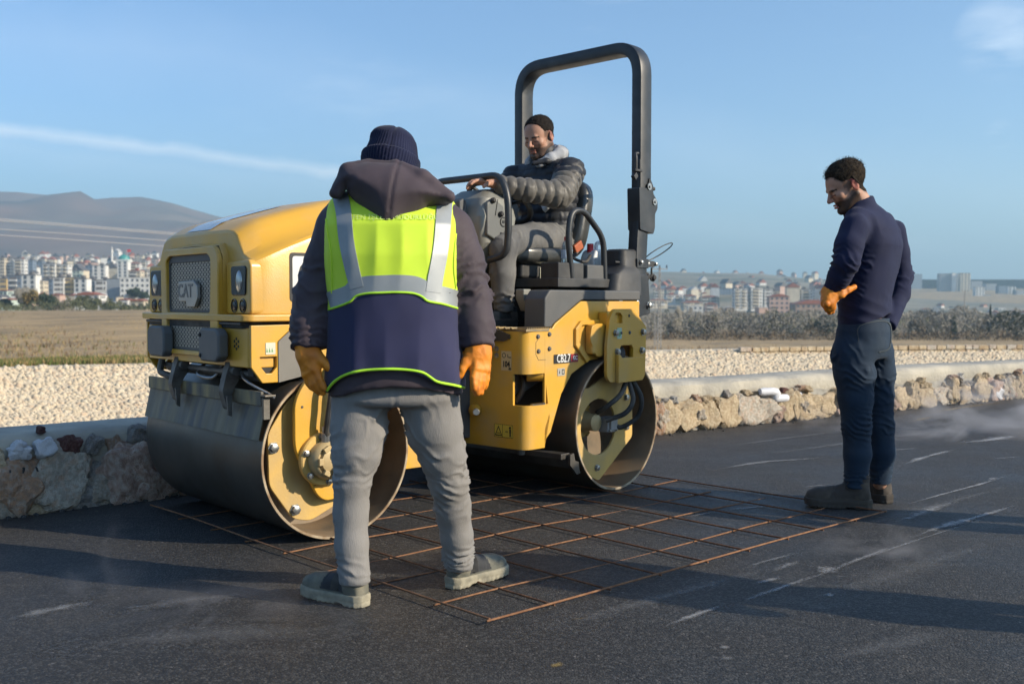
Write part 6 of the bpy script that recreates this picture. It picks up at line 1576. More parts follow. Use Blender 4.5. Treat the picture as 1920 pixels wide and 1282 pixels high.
def skin_mat(name, col, hair, red=(.32, .08, .06)):
    m = pmat(name, col, .55, col2=tuple(c*.82 for c in col), vs=16, bump=.0004, bs=260, spec=.35, sss=.06)
    t = m.node_tree; b = t.nodes['Principled BSDF']; src = b.inputs['Base Color'].links[0].from_socket
    for an, cc, amt in (('stubble', hair, .88), ('brow', tuple(h*.7 for h in hair), .95), ('ruddy', red, .8)):
        at_ = t.nodes.new('ShaderNodeAttribute'); at_.attribute_name = an
        n = t.nodes.new('ShaderNodeTexNoise'); n.inputs['Scale'].default_value = 420
        mu = t.nodes.new('ShaderNodeMapRange'); mu.inputs['From Min'].default_value = .30; mu.inputs['From Max'].default_value = .62; mu.inputs['To Min'].default_value = .72; t.links.new(n.outputs['Fac'], mu.inputs['Value'])
        mm = t.nodes.new('ShaderNodeMath'); mm.operation = 'MULTIPLY'; t.links.new(at_.outputs['Fac'], mm.inputs[0])
        if an == 'stubble': t.links.new(mu.outputs[0], mm.inputs[1])
        else: mm.inputs[1].default_value = amt
        mx_ = t.nodes.new('ShaderNodeMix'); mx_.data_type = 'RGBA'; t.links.new(mm.outputs[0], mx_.inputs['Factor']); t.links.new(src, mx_.inputs['A']); mx_.inputs['B'].default_value = (*cc, 1); src = mx_.outputs['Result']
    t.links.new(src, b.inputs['Base Color']); return m
# ---- a head in its own space: x forward, y left, z up, origin between the ears
def head_sdf(P, fat=0., neck=True, nto=(-.055, 0, -.19)):
    d = ell(P, (-.014, 0, .043), (.098, .077, .080))
    d = smin(d, ell(P, (.030, 0, .02), (.062, .064, .065)), .02)
    d = smin(d, ell(P, (.032, 0, -.035), (.055, .056+fat, .078)), .02)
    for s in (1, -1):
        d = smin(d, cone(P, (-.008, .053*s, -.045), (.055, (.024+fat*.5)*s, -.095), .022+fat*.6, .020+fat*.4), .022)
        d = smin(d, ell(P, (.062, .040*s, -.022), (.024, .024, .022)), .014)
    d = smin(d, ell(P, (.072, 0, -.098), (.024, .024, .022)), .014)
    d = smin(d, cone(P, (.083, -.030, .016), (.083, .030, .016), .0115, .0115), .012)
    for s in (1, -1):
        d = smax(d, -ell(P, (.100, .031*s, -.006), (.018, .017, .013)), .010)
        d = smin(d, ell(P, (.0765, .031*s, -.006), (.0135, .0155, .0125)), .003)
        d = smin(d, cone(P, (.0865, .019*s, -.009), (.083, .043*s, -.010), .0028, .0025), .003)
    d = smin(d, cone(P, (.090, 0, .008), (.112, 0, -.030), .0075, .0115), .009)
    for s in (1, -1): d = smin(d, ell(P, (.101, .0125*s, -.034), (.011, .008, .008)), .005)
    d = smax(d, -ell(P, (.102, 0, -.0665), (.012, .024, .0022)), .003)
    d = smin(d, cone(P, (.0925, -.016, -.060), (.0925, .016, -.060), .0062, .0062, ((0, 0, 1), .8)), .004)
    d = smin(d, cone(P, (.091, -.015, -.073), (.091, .015, -.073), .0072, .0072, ((0, 0, 1), .85)), .004)
    for s in (1, -1):
        c_, s_ = math.cos(.22), math.sin(.22)*s
        q = ell(P, (-.012, .079*s, -.004), (.019, .0065, .031))
        q = smax(q, -ell(P, (-.008, .087*s, -.002), (.011, .006, .019)), .004)
        d = smin(d, q, .004)
    if neck:
        d = smin(d, cone(P, (-.022, 0, -.06), nto, .056+fat, .062+fat), .022)
    return d
def make_head(M, root, parent, skin, hairm, style, fat=0., beard=.7, core=None, extra=None):
    """M (Matrix): head space -> world. Returns the body mesh object (head joined with the rest of the body) and hair."""
    nto = style.get('neck', (-.055, 0, -.19)); V, F = grow(lambda p: head_sdf(p, fat, True, nto), (-.16, -.12, -.21), (.135, .12, .14), .0036, it=1)
    x, y, z = V.T
    nz = fnoise(V, 60, 3)
    line = -.040-.35*np.maximum(.045-np.abs(x+.0), -9)*0
    jaw = (z < np.interp(x, [-.03, .0, .035, .06, .085, .11], [-.035, -.035, -.05, -.052, -.045, -.045])+.006*(nz-.5)) & (z > np.interp(x, [-.03, .02, .06, .09], [-.09, -.115, -.135, -.14])) & (x > -.018)
    lip = (np.abs(y) < .021) & (z < -.057) & (z > -.079) & (x > .088)
    side = (x > -.008) & (x < .026) & (z < .04) & (z > -.05) & (np.abs(y) > .05)
    mous = (x > .088) & (z > -.060) & (z < -.043) & (np.abs(y) < .026)
    st = np.where(jaw & ~lip, beard, 0.)+np.where(side & ~jaw, beard*.6, 0); st = np.where(mous, min(beard*1.1, 1), st)
    fade = (x > -.11) & (x < .040) & (z > -.0-.9*np.clip(-x-.03, 0, 1)) & (z < .075) & (np.abs(y) > .03)
    st = np.where(fade & ~jaw, np.clip(.62+(z-.0)*7, .6, .97), st)
    hlv = np.interp(x, [-.14, -.075, -.05, -.028, -.012, .012, .034, .056, .068, .09], [-.075, -.07, -.055, -.015, .030, .034, .034, style.get('temple', .062), style.get('front', .088), style.get('front', .088)])+.009*np.exp(-((np.abs(y)-.047)/.016)**2)*(x > .03)
    if hairm is not None: st = np.where((z > hlv-.006) & (np.abs(y) < .074), np.maximum(st, .75), st)
    st = vsmooth(np.repeat(st[:, None], 3, 1), F, 4)[:, 0]
    br_ = ((np.abs(np.abs(y)-.031) < .019) & (np.abs(z-(.0165-.004*np.abs(np.abs(y)-.028)/.02)) < .0048) & (x > .06)).astype(float)
    lash = ((np.abs(np.abs(y)-.031) < .014) & (np.abs(z+.0105) < .0022) & (x > .072)).astype(float)
    ear = ((np.abs(y) > .074) & (np.abs(z+.004) < .034) & (np.abs(x+.012) < .02)).astype(float)
    ru = ear*.45+np.where(lip, .6, 0)+.25*np.exp(-((x-.108)**2+(z+.03)**2)/.0004)
    Mn = np.array(M); W_ = V @ Mn[:3, :3].T+Mn[:3, 3]
    parts = [(W_, F)]; n = len(W_); att = {'stubble': list(st), 'brow': list(np.maximum(br_, lash*.8)), 'ruddy': list(ru)}
    for vf in (core or []):
        parts.append(vf)
        for k in att: att[k] += [0.]*len(vf[0])
    Vb, Fb = merge(*parts); body = meshvf('body', Vb, Fb, skin, parent, root, att)
    if hairm is not None:
        top = style.get('top', .010)
        def hs(p):
            xx, yy, zz = p.T
            th = np.interp(zz, [-.05, .02, .07, .12], [.0015, .003, top, top*1.25])
            hl = np.interp(xx, [-.14, -.075, -.05, -.028, -.012, .012, .034, .056, .068, .09], [-.075, -.07, -.055, -.015, .030, .034, -.028+.06+.002, style.get('temple', .062), style.get('front', .088), style.get('front', .088)])
            hl = hl+.009*np.exp(-((np.abs(p[:, 1])-.047)/.016)**2)*(xx > .03)
            th = np.minimum(th, .0015+np.clip(zz-hl, 0, 1)*.28); d = head_sdf(p, fat, True, nto)-th-.0035*(fnoise(p, 90, 5)-.5)-(.006*(fnoise(p, 38, 9, 2)-.45) if style.get('messy') else 0)*(zz > .06)
            # region: above a hairline that runs round the face, over the ear and down to the nape
            return smax(smax(d, hl-zz+.011*(fnoise(p, 110, 8)-.5), .003), -(head_sdf(p, fat, True, nto)+.004), .001)
        Vh, Fh = surfnet(hs, (-.14, -.10, -.09), (.12, .10, .155), .0032); Vh = vsmooth(Vh, Fh, 1, .35)
        N = vnormals(Vh, Fh); Vh = Vh+N*(.0016*(vnoise(Vh, (90, 260, 90), 4)-.5)*(Vh[:, 2] > .03))[:, None]
        N = vnormals(Vh, Fh); rr = np.random.default_rng(len(Vh)); ids = rr.choice(np.where(Vh[:, 2] > -.02)[0], 2600); ln = style.get('strand', .007); bv_, bf_ = [], []
        for q, i in enumerate(ids):
            nn_ = N[i]; fl_ = np.array([.55 if Vh[i, 0] > .02 else -.35, 0, .15]) if style.get('messy') else np.array([.2, 0, -.3]); dd_ = nn_*.75+fl_+rr.normal(0, .35, 3); dd_ /= np.linalg.norm(dd_); sd_ = np.cross(dd_, nn_+rr.normal(0, .2, 3)); sd_ /= max(np.linalg.norm(sd_), 1e-6)
            b0_ = Vh[i]-nn_*.001; L_ = ln*rr.uniform(.5, 1.3)*(1 if Vh[i, 2] > .05 else .45); bv_ += [b0_-sd_*.0007, b0_+sd_*.0007, b0_+dd_*L_+sd_*.0003, b0_+dd_*L_-sd_*.0003]; bf_.append([4*q, 4*q+1, 4*q+2, 4*q+3])
        Vh, Fh = merge((Vh, Fh), (np.array(bv_), np.array(bf_)))
        meshvf('hair', Vh @ Mn[:3, :3].T+Mn[:3, 3], Fh, hairm, parent, root)
    return body
def basis(fwd, up):
    f = Vector(fwd).normalized(); u = Vector(up); u = (u-f*u.dot(f)).normalized(); l = u.cross(f)
    return Matrix(((f.x, l.x, u.x), (f.y, l.y, u.y), (f.z, l.z, u.z)))
def hmat(pos, fwd, up=(0, 0, 1)): return Matrix.Translation(pos) @ basis(fwd, up).to_4x4()
# ---- a hand: wrist at p, fingers run along d, n points out of the back of the hand, s = +1/-1 which side the thumb is on
def hand_sdf(P, p, d, n, s, curl=.35, spread=1., k=1., thick=1., thumb=.6, cuff=0., thumbcurl=.2):
    d = Vector(d).normalized(); n = Vector(n); n = (n-d*n.dot(d)).normalized(); t = d.cross(n)*s; p = Vector(p)
    L = .185*k; D = boxd(P, p+d*(.052*k), (.046*k, .040*k, .0145*k*thick), np.array([list(d), list(t), list(n)]).T, .013*k)
    D = smin(D, cone(P, p-d*.03*k, p+d*.02*k, .027*k*thick, .030*k*thick, (n, .8)), .02)
    if cuff: D = smin(D, cone(P, p-d*.055*k, p+d*.01*k, cuff, cuff*.85), .012)
    cu = curl if isinstance(curl, (list, tuple)) else [curl]*4
    for i, (off, ln) in enumerate(((.030, .072), (.010, .082), (-.010, .077), (-.029, .061))):
        b = p+d*(.094-.004*abs(i-1.3))*k+t*off*k; dirv = (d+t*(off*2.2*spread)).normalized(); ang = 0; prev = b; r0 = .0098*k*thick
        for j, fr in enumerate((.46, .31, .23)):
            ang += cu[i]*(.9, 1.15, .8)[j]; v = dirv*math.cos(ang)-n*math.sin(ang); nx = prev+v*ln*fr*k
            D = smin(D, cone(P, prev, nx, r0*(1-.07*j), r0*(1-.07*(j+1))), .0045); prev = nx
    b = p+d*.022*k+t*.030*k-n*.006*k; ang = thumb; v = (d*math.cos(ang)+t*math.sin(ang)-n*.25).normalized(); m1 = b+v*.040*k
    v2 = (v-t*thumbcurl*.6-n*thumbcurl+d*.15).normalized(); m2 = m1+v2*.031*k; m3 = m2+(v2-n*thumbcurl*.6-t*thumbcurl*.3).normalized()*.026*k
    D = smin(D, cone(P, b, m1, .0165*k*thick, .0125*k*thick), .014); D = smin(D, cone(P, m1, m2, .0122*k*thick, .011*k*thick), .005); D = smin(D, cone(P, m2, m3, .011*k*thick, .0095*k*thick), .005)
    return D
def hand_mesh(p, disp=None, h=.0036, **k):
    p = Vector(p); return grow(lambda q: hand_sdf(q, p, **k), p-Vector((.2, .2, .2))*k.get('k', 1), p+Vector((.2, .2, .2))*k.get('k', 1), h, disp, 1)
# ---- shoes: heel at p (ground), toe along yaw
def shoe(name, p, yaw, parent, root, mats, L=.30, W_=.108, side=1, high=.11, tread=True, laces=None, straps=False):
    M = Matrix.Translation(p) @ Matrix.Rotation(yaw, 4, 'Z'); Mi = np.array(M.inverted()); Mn = np.array(M)
    def outl(x): return np.interp(x, [0, .02, .07, .13, .19, .24, .275, .295, .30], [.022, .033, .034, .033, .043, .048, .042, .026, .006])*(W_/.1)*1.02
    def cl(x): return np.interp(x, [0, .1, .2, .3], [0, 0, .004, -.004])*side
    k = L/.30
    def up(P):
        P = P/k; x, y, z = P.T
        d = stack(np.stack([P[:, 1], P[:, 2], P[:, 0]], 1), [(.0, 0, .035, .018, .018), (.012, 0, .04, .034, .045), (.06, 0, .045, .037, .058), (.11, 0, .045, .037, .062), (.15, .001*side, .04, .040, .052), (.20, .004*side, .038, .049, .049), (.25, .002*side, .037, .049, .044), (.285, -.002*side, .033, .038, .034), (.30, -.003*side, .030, .018, .018)], 2.5)
        d = smin(d, chain(P, [(.055, 0, .06), (.052, 0, .10), (.050, 0, high)], [.040, .040, .043], .01), .02)
        d = smin(d, cone(P, (.12, 0, .075), (.19, 0, .058), .026, .022), .02)
        d = smax(d, z-high-.008*(x/.1-.5), .006); d = smax(d, .024-z, .002)
        return d*k
    V, F = grow(lambda q: up(q-np.array([0, 0, .010])), (-.03*k, -.08*k, 0), (.33*k, .08*k, (high+.04)*k), .0046, lambda v, n_: -.0018*(np.abs(v[:, 0]/k-.17+.25*np.abs(v[:, 2]/k-.07)) < .003)+.003*(fnoise(v, 30, 2)-.5), 2)
    x, y, z = (V/k).T
    mask = np.clip(((x > .075+.3*(z-.06)) & (x < .185-.3*(z-.06)) & (z > .050)) | (z > high-.022), 0, 1).astype(float)
    Vw = V @ Mn[:3, :3].T+Mn[:3, 3]; o = meshvf(name, Vw, F, mats[0], parent, root, {'collar': mask})
    def sole(P):
        P = P/k; x, y, z = P.T
        d = np.abs(y-cl(x))-outl(x)-.004; d = smax(d, np.maximum(-x-.004, x-.302), .012); rise = np.interp(x, [0, .19, .3], [0, 0, .012])
        d = smax(d, np.maximum(rise-z, z-(.043+np.interp(x, [0, .1, .2, .3], [.004, 0, 0, .006]))), .005)
        if tread: d = d+.002*(np.sin(x*2*math.pi/.022) > .2)*(z < .017)*(np.abs(y) > .02)+.002*(np.abs(z-.020) < .0022)
        d = smax(d, -(boxd(P, (.095, 0, 0), (.018, .2, .008), None, .003)), .004) if tread else d
        return d*k
    V, F = grow(sole, (-.03*k, -.09*k, -.01), (.33*k, .09*k, .05*k), .0042, None, 1)
    Vw = V @ Mn[:3, :3].T+Mn[:3, 3]; s_ = meshvf('sole', Vw, F, mats[1], None, root); s_.parent = o
    if laces:
        bm = bmesh.new(); Lm = Matrix.Translation(-Vector(root)) @ M @ Matrix.Diagonal((k, k, k, 1))
        for i in range(4):
            xx = .095+.023*i; zz = np.interp(xx, [.09, .17], [.108, .078])
            tube(bm, catmull([Lm @ Vector((xx, -.022, zz-.012)), Lm @ Vector((xx+.004, 0, zz+.002)), Lm @ Vector((xx+.008, .022, zz-.012))], 4), .0028, 6)
        for s in (1, -1): tube(bm, catmull([Lm @ Vector((.09, 0, .113)), Lm @ Vector((.10, .03*s, .13)), Lm @ Vector((.12, .04*s, .105)), Lm @ Vector((.10, .045*s, .09))], 4), .0025, 6)
        fin('laces', bm, laces, o)
    if straps:
        bm = bmesh.new(); Lm = Matrix.Translation(-Vector(root)) @ M @ Matrix.Diagonal((k, k, k, 1))
        pts = [Lm @ Vector(q) for q in ((.095, -.043, .055), (.10, -.034, .095), (.105, 0, .112), (.11, .034, .095), (.115, .044, .055))]
        sweep(bm, catmull(pts, 4), rectp(.003, .014), up=(Lm.to_3x3() @ Vector((0, 0, 1)))); fin('strap', bm, rubber, o, bev=.001)
    return o
def bvh_of(objs):
    V, F, n = [], [], 0
    for o in objs:
        me = o.data; M = o.matrix_world if o.parent is None else Matrix.Translation(o.parent.location)
        V += [M @ v.co for v in me.vertices]; F += [[i+n for i in p.vertices] for p in me.polygons]; n = len(V)
    return BVHTree.FromPolygons(V, F)
def ribbon(name, bvh, pix, width_px, Ydepth, m, parent, root, off=.003, n=60, k=4, rowsn=5, th=.0015, world_rays=None):
    """a strip sewn on a garment: a path drawn over the surface, laid on it by rays and given thickness"""
    P2 = [Vector((p[0], p[1], 0)) for p in catmull([(a, b, 0) for a, b in pix], k)]
    d = [0]
    for i in range(1, len(P2)): d.append(d[-1]+(P2[i]-P2[i-1]).length)
    xs = np.linspace(0, d[-1], n); C2 = [Vector((np.interp(x, d, [p.x for p in P2]), np.interp(x, d, [p.y for p in P2]), 0)) for x in xs]
    eye = Vector((0, 0, EYE)); rows = []
    for i, c_ in enumerate(C2):
        t = (C2[min(i+1, n-1)]-C2[max(i-1, 0)]).normalized(); nn = Vector((-t.y, t.x, 0)); row = []
        wpx = width_px(i/(n-1)) if callable(width_px) else width_px
        for j in range(rowsn):
            q = c_+nn*wpx*(j/(rowsn-1)-.5); dr = (at(q.x, q.y, 3)-eye).normalized(); h = bvh.ray_cast(eye, dr)
            row.append((h[0], h[1]) if h[0] is not None and h[0].y < Ydepth+.6 else None)
        rows.append(row)
    bm = bmesh.new(); g = []
    for row in rows:
        g.append([None if r is None else (bm.verts.new(r[0]+r[1]*off-Vector(root)), bm.verts.new(r[0]-r[1]*.004-Vector(root))) for r in row])
    for i in range(n-1):
        for j in range(rowsn-1):
            q = (g[i][j], g[i+1][j], g[i+1][j+1], g[i][j+1])
            if all(v is not None for v in q):
                bm.faces.new([v[0] for v in q])
                if j == 0: bm.faces.new((q[0][0], q[0][1], q[1][1], q[1][0]))
                if j == rowsn-2: bm.faces.new((q[3][0], q[2][0], q[2][1], q[3][1]))
                if i == 0: bm.faces.new((q[0][0], q[3][0], q[3][1], q[0][1]))
                if i == n-2: bm.faces.new((q[1][0], q[1][1], q[2][1], q[2][0]))
    bmesh.ops.delete(bm, geom=[v for v in bm.verts if not v.link_faces], context='VERTS')
    return fin(name, bm, m, parent, sm=60)
# ---------------------------------------------------------------- the man in the high-visibility vest, seen from behind
hairdk = pmat('dark_hair', (.018, .014, .012), .6, col2=(.035, .028, .022), vs=60)
VR = Vector((-.40, 3.50, 0)); vman = empty('person', VR, 'worker seen from behind in a yellow and navy vest, navy knit hat and orange gloves', 'person')
A3 = lambda px, py, Y: V3(at(px, py, Y))
m_jack = cloth('softshell_jacket', (.066, .050, .060), .65, col2=(.052, .040, .048), sheen=.06, bump=.0008, bs=500)
m_trou = cloth('grey_corduroy', (.245, .235, .225), .85, col2=(.185, .18, .175), bump=.0012, bs=420, stretch=(1, 1, .12), dust=(.26, .23, .19), dustamt=.3)
m_glove = pmat('orange_leather', (.80, .27, .016), .6, col2=(.62, .18, .010), vs=14, bump=.002, bs=45, dust=(.12, .05, .02), dustamt=.35, dusts=16)
m_knit = cloth('navy_knit', (.010, .014, .045), .9, col2=(.006, .008, .028), sheen=.1)
skin1 = skin_mat('skin_warm', (.42, .25, .18), (.03, .025, .02))
def hemz(P, pts, Y):   # height of a hem line drawn at depth Y
    q = [at(a, b, Y) for a, b in pts]; return np.interp(P[:, 0], [v.x for v in q], [v.z for v in q])
def row(py, px, hw, Y, ry): p = at(px, py, Y); return (p.z, p.x, Y, hw/FPX*Y, ry)
tor = [row(752, 743, 124, 3.50, .165), row(735, 743, 126, 3.50, .17), row(650, 741, 121, 3.50, .165), row(560, 738, 117, 3.50, .158), row(480, 735, 121, 3.51, .155), row(425, 734, 124, 3.53, .15), row(398, 734, 118, 3.55, .135), row(378, 735, 98, 3.57, .115), row(360, 735, 68, 3.58, .095), row(342, 735, 45, 3.60, .07), row(325, 735, 38, 3.60, .06)]
LA = [A3(633, 432, 3.55), A3(611, 492, 3.53), A3(588, 556, 3.50), A3(580, 610, 3.47), A3(578, 655, 3.45)]; LAr = [.078, .072, .069, .064, .060]
RA = [A3(846, 432, 3.55), A3(868, 492, 3.54), A3(884, 556, 3.52), A3(893, 610, 3.49), A3(897, 652, 3.47)]; RAr = [.080, .074, .067, .062, .058]
jh = [(600, 748), (640, 742), (690, 727), (740, 721), (800, 724), (840, 736), (885, 750)]
def jacket(P):
    d = stack(P, tor, 2.3); d = smin(d, chain(P, LA, LAr, .02), .03); d = smin(d, chain(P, RA, RAr, .02), .03)
    d = smin(d, chain(P, [A3(655, 398, 3.56), A3(815, 398, 3.56)], [.065, .065], .02), .04)
    hz_ = hemz(P, jh, 3.45); inside = (np.abs(P[:, 0]-at(743, 700, 3.5).x) < .255)
    d = np.where(inside & (P[:, 2] < hz_+.05), smax(d, hz_-P[:, 2], .008), d)
    for a, b in ((LA[-2], LA[-1]), (RA[-2], RA[-1])):
        ax = (b-a)/np.linalg.norm(b-a); s = (P-b) @ ax; near = np.linalg.norm(P-b, axis=1) < .13
        d = np.where(near, smax(d, s, .008), d)
    return d
def jdisp(V, N):
    o = .004*(fnoise(V, (9, 9, 7), 2)-.5)*2
    for A_, q in ((LA, 11), (RA, 21)):
        ax = A_[2]-A_[1]
        o += folds(V, A_[2], A_[3]-A_[1], .10, .042, .013, q, (0, .35, 0))+folds(V, A_[1], ax, .07, .05, .008, q+3, (.3, .2, 0))+folds(V, A_[4]+V3((0, 0, .03)), A_[4]-A_[3], .05, .034, .008, q+5)
        g = np.exp(-(np.linalg.norm(V-A_[0], axis=1)/.10)**2); o += g*.008*ridge(V, (14, 8, 6), q+6)
    z0 = at(740, 738, 3.4).z
    o += -.0022*(np.abs(V[:, 2]-z0-.004) < .004)
    return o
V_, F_ = grow(jacket, (-.86, 3.24, .66), (.02, 3.76, 1.48), .0072, jdisp, 2)
jk = meshvf('jacket', V_, F_, m_jack, vman, VR)
# vest
m_vy = cloth('vest_fluorescent', (.60, .80, .05), .6, col2=(.54, .74, .045), sheen=.1, bump=.0005, bs=1200)
m_vn = cloth('vest_navy', (.030, .033, .085), .8, col2=(.024, .026, .068), sheen=.15, bump=.0006, bs=900)
m_band = pmat('reflective_tape', (.30, .32, .33), .42, col2=(.26, .28, .29), vs=9, metal=.15, bump=.0004, bs=500)
m_pipe = cloth('vest_piping', (.50, .90, .05), .6)
vh = [(590, 745), (612, 735), (640, 708), (665, 698), (690, 693), (745, 690), (790, 697), (805, 708), (820, 718), (850, 722), (877, 730), (890, 735)]
flip = [row(745, 744, 131, 3.49, .185), row(700, 744, 131, 3.49, .183), row(650, 742, 125, 3.49, .178), row(560, 739, 122, 3.50, .172), row(480, 735, 128, 3.51, .170), row(425, 734, 131, 3.53, .166), row(398, 734, 121, 3.55, .145), row(378, 735, 100, 3.57, .124), row(360, 735, 70, 3.58, .102), row(345, 735, 50, 3.60, .08)]
def vest(P):
    d = stack(P, flip, 2.3); d = smin(d, chain(P, [A3(655, 397, 3.56), A3(815, 397, 3.56)], [.074, .074], .02), .04)
    d = smax(d, hemz(P, vh, 3.42)-P[:, 2], .004)
    for cx, s in ((at(611, 420, 3.5).x, -1), (at(857, 420, 3.5).x, 1)):   # armholes
        d = smax(d, s*(P[:, 0]-cx)-np.interp(P[:, 2], [1.02, 1.12, 1.3, 1.5], [.06, .0, -.004, -.004]), .004)
    return d
def vdisp(V, N):
    x, y, z = V.T; cx = -.40
    o = .005*(fnoise(V, (7, 7, 2.2), 5)-.5)*2
    o += .006*np.exp(-((x-cx+.11)/.02)**2)*(z < 1.05)*np.clip((1.05-z)*4, 0, 1)
    o += .011*(1-np.abs(np.sin(math.pi*((x-cx)/.11+.25*fnoise(V, (3, 3, 3), 6))))-.5)*np.clip((1.02-z)*3.4, 0, 1)
    o += .007*(1-np.abs(np.sin(math.pi*((x-cx+.03)/.085+.5*(fnoise(V, (2, 2, 3), 7))-.3*(z-1.2))))-.5)*np.clip((z-1.0)*4, 0, 1)*np.clip((1.38-z)*6, 0, 1)
    return o
V_, F_ = grow(vest, (-.72, 3.22, .68), (-.08, 3.78, 1.45), .0066, vdisp, 1)
bline = [(600, 584), (618, 580), (640, 573), (658, 565), (668, 555), (690, 550), (715, 549), (745, 548), (775, 550), (792, 557), (802, 565), (830, 570), (860, 579), (880, 582)]
dz_ = hemz(V_, bline, 3.35)-V_[:, 2]; V_[:, 2] += np.where(np.abs(dz_) < .0042, dz_, 0)
cc = V_[F_].mean(1); zb_ = hemz(cc, bline, 3.35); up_ = cc[:, 2] > zb_
upper = meshvf('vest_yellow_back', V_, F_[up_], m_vy, vman, VR); lower = meshvf('vest_navy_skirt', V_, F_[~up_], m_vn, vman, VR)
for o in (upper, lower):
    b = bmesh.new(); b.from_mesh(o.data); bmesh.ops.delete(b, geom=[v for v in b.verts if not v.link_faces], context='VERTS'); b.to_mesh(o.data); b.free()
bv = bvh_of([upper, lower])
ribbon('reflective_band', bv, [(617, 563), (640, 556), (658, 548), (668, 538), (690, 533), (715, 532), (745, 531), (775, 533), (792, 540), (802, 548), (830, 553), (861, 562)], 31, 3.5, m_band, vman, VR, off=.0030, n=90)
ribbon('reflective_stripe', bv, [(638, 364), (645, 400), (650, 450), (660, 500), (670, 540)], lambda t: 29-4*t, 3.5, m_band, vman, VR, off=.0045, n=60)
ribbon('reflective_stripe', bv, [(833, 378), (830, 420), (825, 470), (816, 520), (812, 548)], lambda t: 28, 3.5, m_band, vman, VR, off=.0045, n=60)
def piping(pix, m, drop=0., r=.0036, lift=.002, flat=1., name='vest_piping'):
    eye = Vector((0, 0, EYE)); pts = []
    for q in catmull([(x_, y_, 0) for x_, y_ in pix], 6):
        h = bv.ray_cast(eye, (at(q.x, q.y, 3)-eye).normalized())
        if h[0] is not None: pts.append(h[0]+h[1]*lift-Vector((0, 0, drop)))
    for _ in range(2): pts = [pts[0]]+[(pts[i-1]+pts[i]*2+pts[i+1])/4 for i in range(1, len(pts)-1)]+[pts[-1]]
    bm = bmesh.new(); tube(bm, [p-VR for p in pts], r, 8); return fin(name, bm, m, vman, sm=60)
piping([(618, 580), (640, 573), (658, 565), (668, 555), (690, 550), (715, 549), (745, 548), (775, 550), (792, 557), (802, 565), (830, 570), (860, 579)], m_pipe, r=.0042)
piping([(614, 725), (628, 708), (648, 696), (672, 689), (700, 686), (745, 685), (788, 690), (806, 700), (820, 709), (850, 715), (873, 721)], m_pipe, drop=.012, r=.0048)
piping([(612, 382), (611, 400), (615, 440), (621, 480), (623, 550)], m_vy, r=.003)
piping([(857, 388), (858, 410), (853, 450), (850, 500), (854, 540)], m_vy, r=.003)
# faded print across the shoulders, partly covered by the hood
def print_on(s, px0, px1, py, hpx, bvh, m, parent, root, slope=0.):
    cu = bpy.data.curves.new('t', 'FONT'); cu.body = s; cu.size = 1; cu.align_x = 'LEFT'; cu.align_y = 'CENTER'; cu.resolution_u = 2; cu.offset = .0
    ob = bpy.data.objects.new('t', cu); C.objects.link(ob); dg = bpy.context.evaluated_depsgraph_get(); dg.update(); me = bpy.data.meshes.new_from_object(ob.evaluated_get(dg)); bpy.data.objects.remove(ob)
    xs = [v.co.x for v in me.vertices]; w0, w1 = min(xs), max(xs); eye = Vector((0, 0, EYE)); bad = []
    for v in me.vertices:
        qx = px0+(v.co.x-w0)/(w1-w0)*(px1-px0); qy = py-v.co.y*hpx/.7+slope*(qx-px0); h = bvh.ray_cast(eye, (at(qx, qy, 3)-eye).normalized())
        v.co = (h[0]+h[1]*.004-Vector(root)) if h[0] is not None else Vector((0, .3, 1.2))
    me.materials.clear(); return link('vest_lettering', me, m, parent)
m_print = pmat('faded_print', (.60, .76, .22), .6)
print_on('FEN İŞLERİ MÜDÜRLÜĞÜ', 663, 822, 409, 9, bv, m_print, vman, VR)
# hood hanging on the back
def pillow(outline, Y0, B, Dm, crease=None, back=.03):
    q = np.array([(v.x, v.z) for v in (at(a, b, Y0) for a, b in outline)]); n = len(q)
    def pd(x, z):
        d = np.full(len(x), 9.); ins = np.zeros(len(x), bool)
        for i in range(n):
            a, b = q[i], q[(i+1) % n]; e = b-a; t = np.clip(((x-a[0])*e[0]+(z-a[1])*e[1])/(e @ e), 0, 1)
            d = np.minimum(d, np.hypot(x-a[0]-t*e[0], z-a[1]-t*e[1]))
            c1_ = (a[1] > z) != (b[1] > z); ins ^= c1_ & (x < (b[0]-a[0])*(z-a[1])/np.where(b[1] == a[1], 1e-9, b[1]-a[1])+a[0])
        return np.where(ins, -d, d)
    def f(P):
        d = pd(P[:, 0], P[:, 2]); k = np.clip(-d/Dm, 0, 1); prof = B*np.sqrt(np.maximum(1-(1-k)**2, 0))
        y = P[:, 1]-Y0
        dd = np.where(y < 0, -y-prof, y-back*np.sqrt(np.maximum(1-(1-k)**2, 0)))
        return np.maximum(dd*.7, np.where(d > 0, d, dd*.7))
    return f
ho = [(621, 372), (626, 345), (648, 314), (690, 306), (740, 309), (790, 326), (830, 350), (852, 368), (848, 380), (805, 392), (772, 424), (740, 470), (728, 470), (682, 408), (664, 378), (650, 352), (640, 362)]
pf = pillow(ho, 3.47, .105, .13, back=.10)
def hood_f(P):
    d = pf(P)
    d = smin(d, chain(P, [A3(630, 362, 3.44), A3(652, 322, 3.45), A3(692, 312, 3.50), A3(742, 315, 3.48), A3(792, 333, 3.44), A3(842, 368, 3.43)], [.020, .026, .024, .024, .026, .020], .01), .015)
    return d
def hdisp(V, N):
    x, y, z = V.T; sx = np.interp(z, [1.30, 1.52], [at(728, 400, 3.4).x, at(745, 320, 3.4).x])
    o = -.005*np.exp(-((x-sx)/.005)**2)+.006*np.exp(-((x-sx)/.03)**2)
    o += .009*(ridge(V, (7, 5, 7), 4)-.3)*.6+.004*(fnoise(V, 9, 8)-.5)
    return o
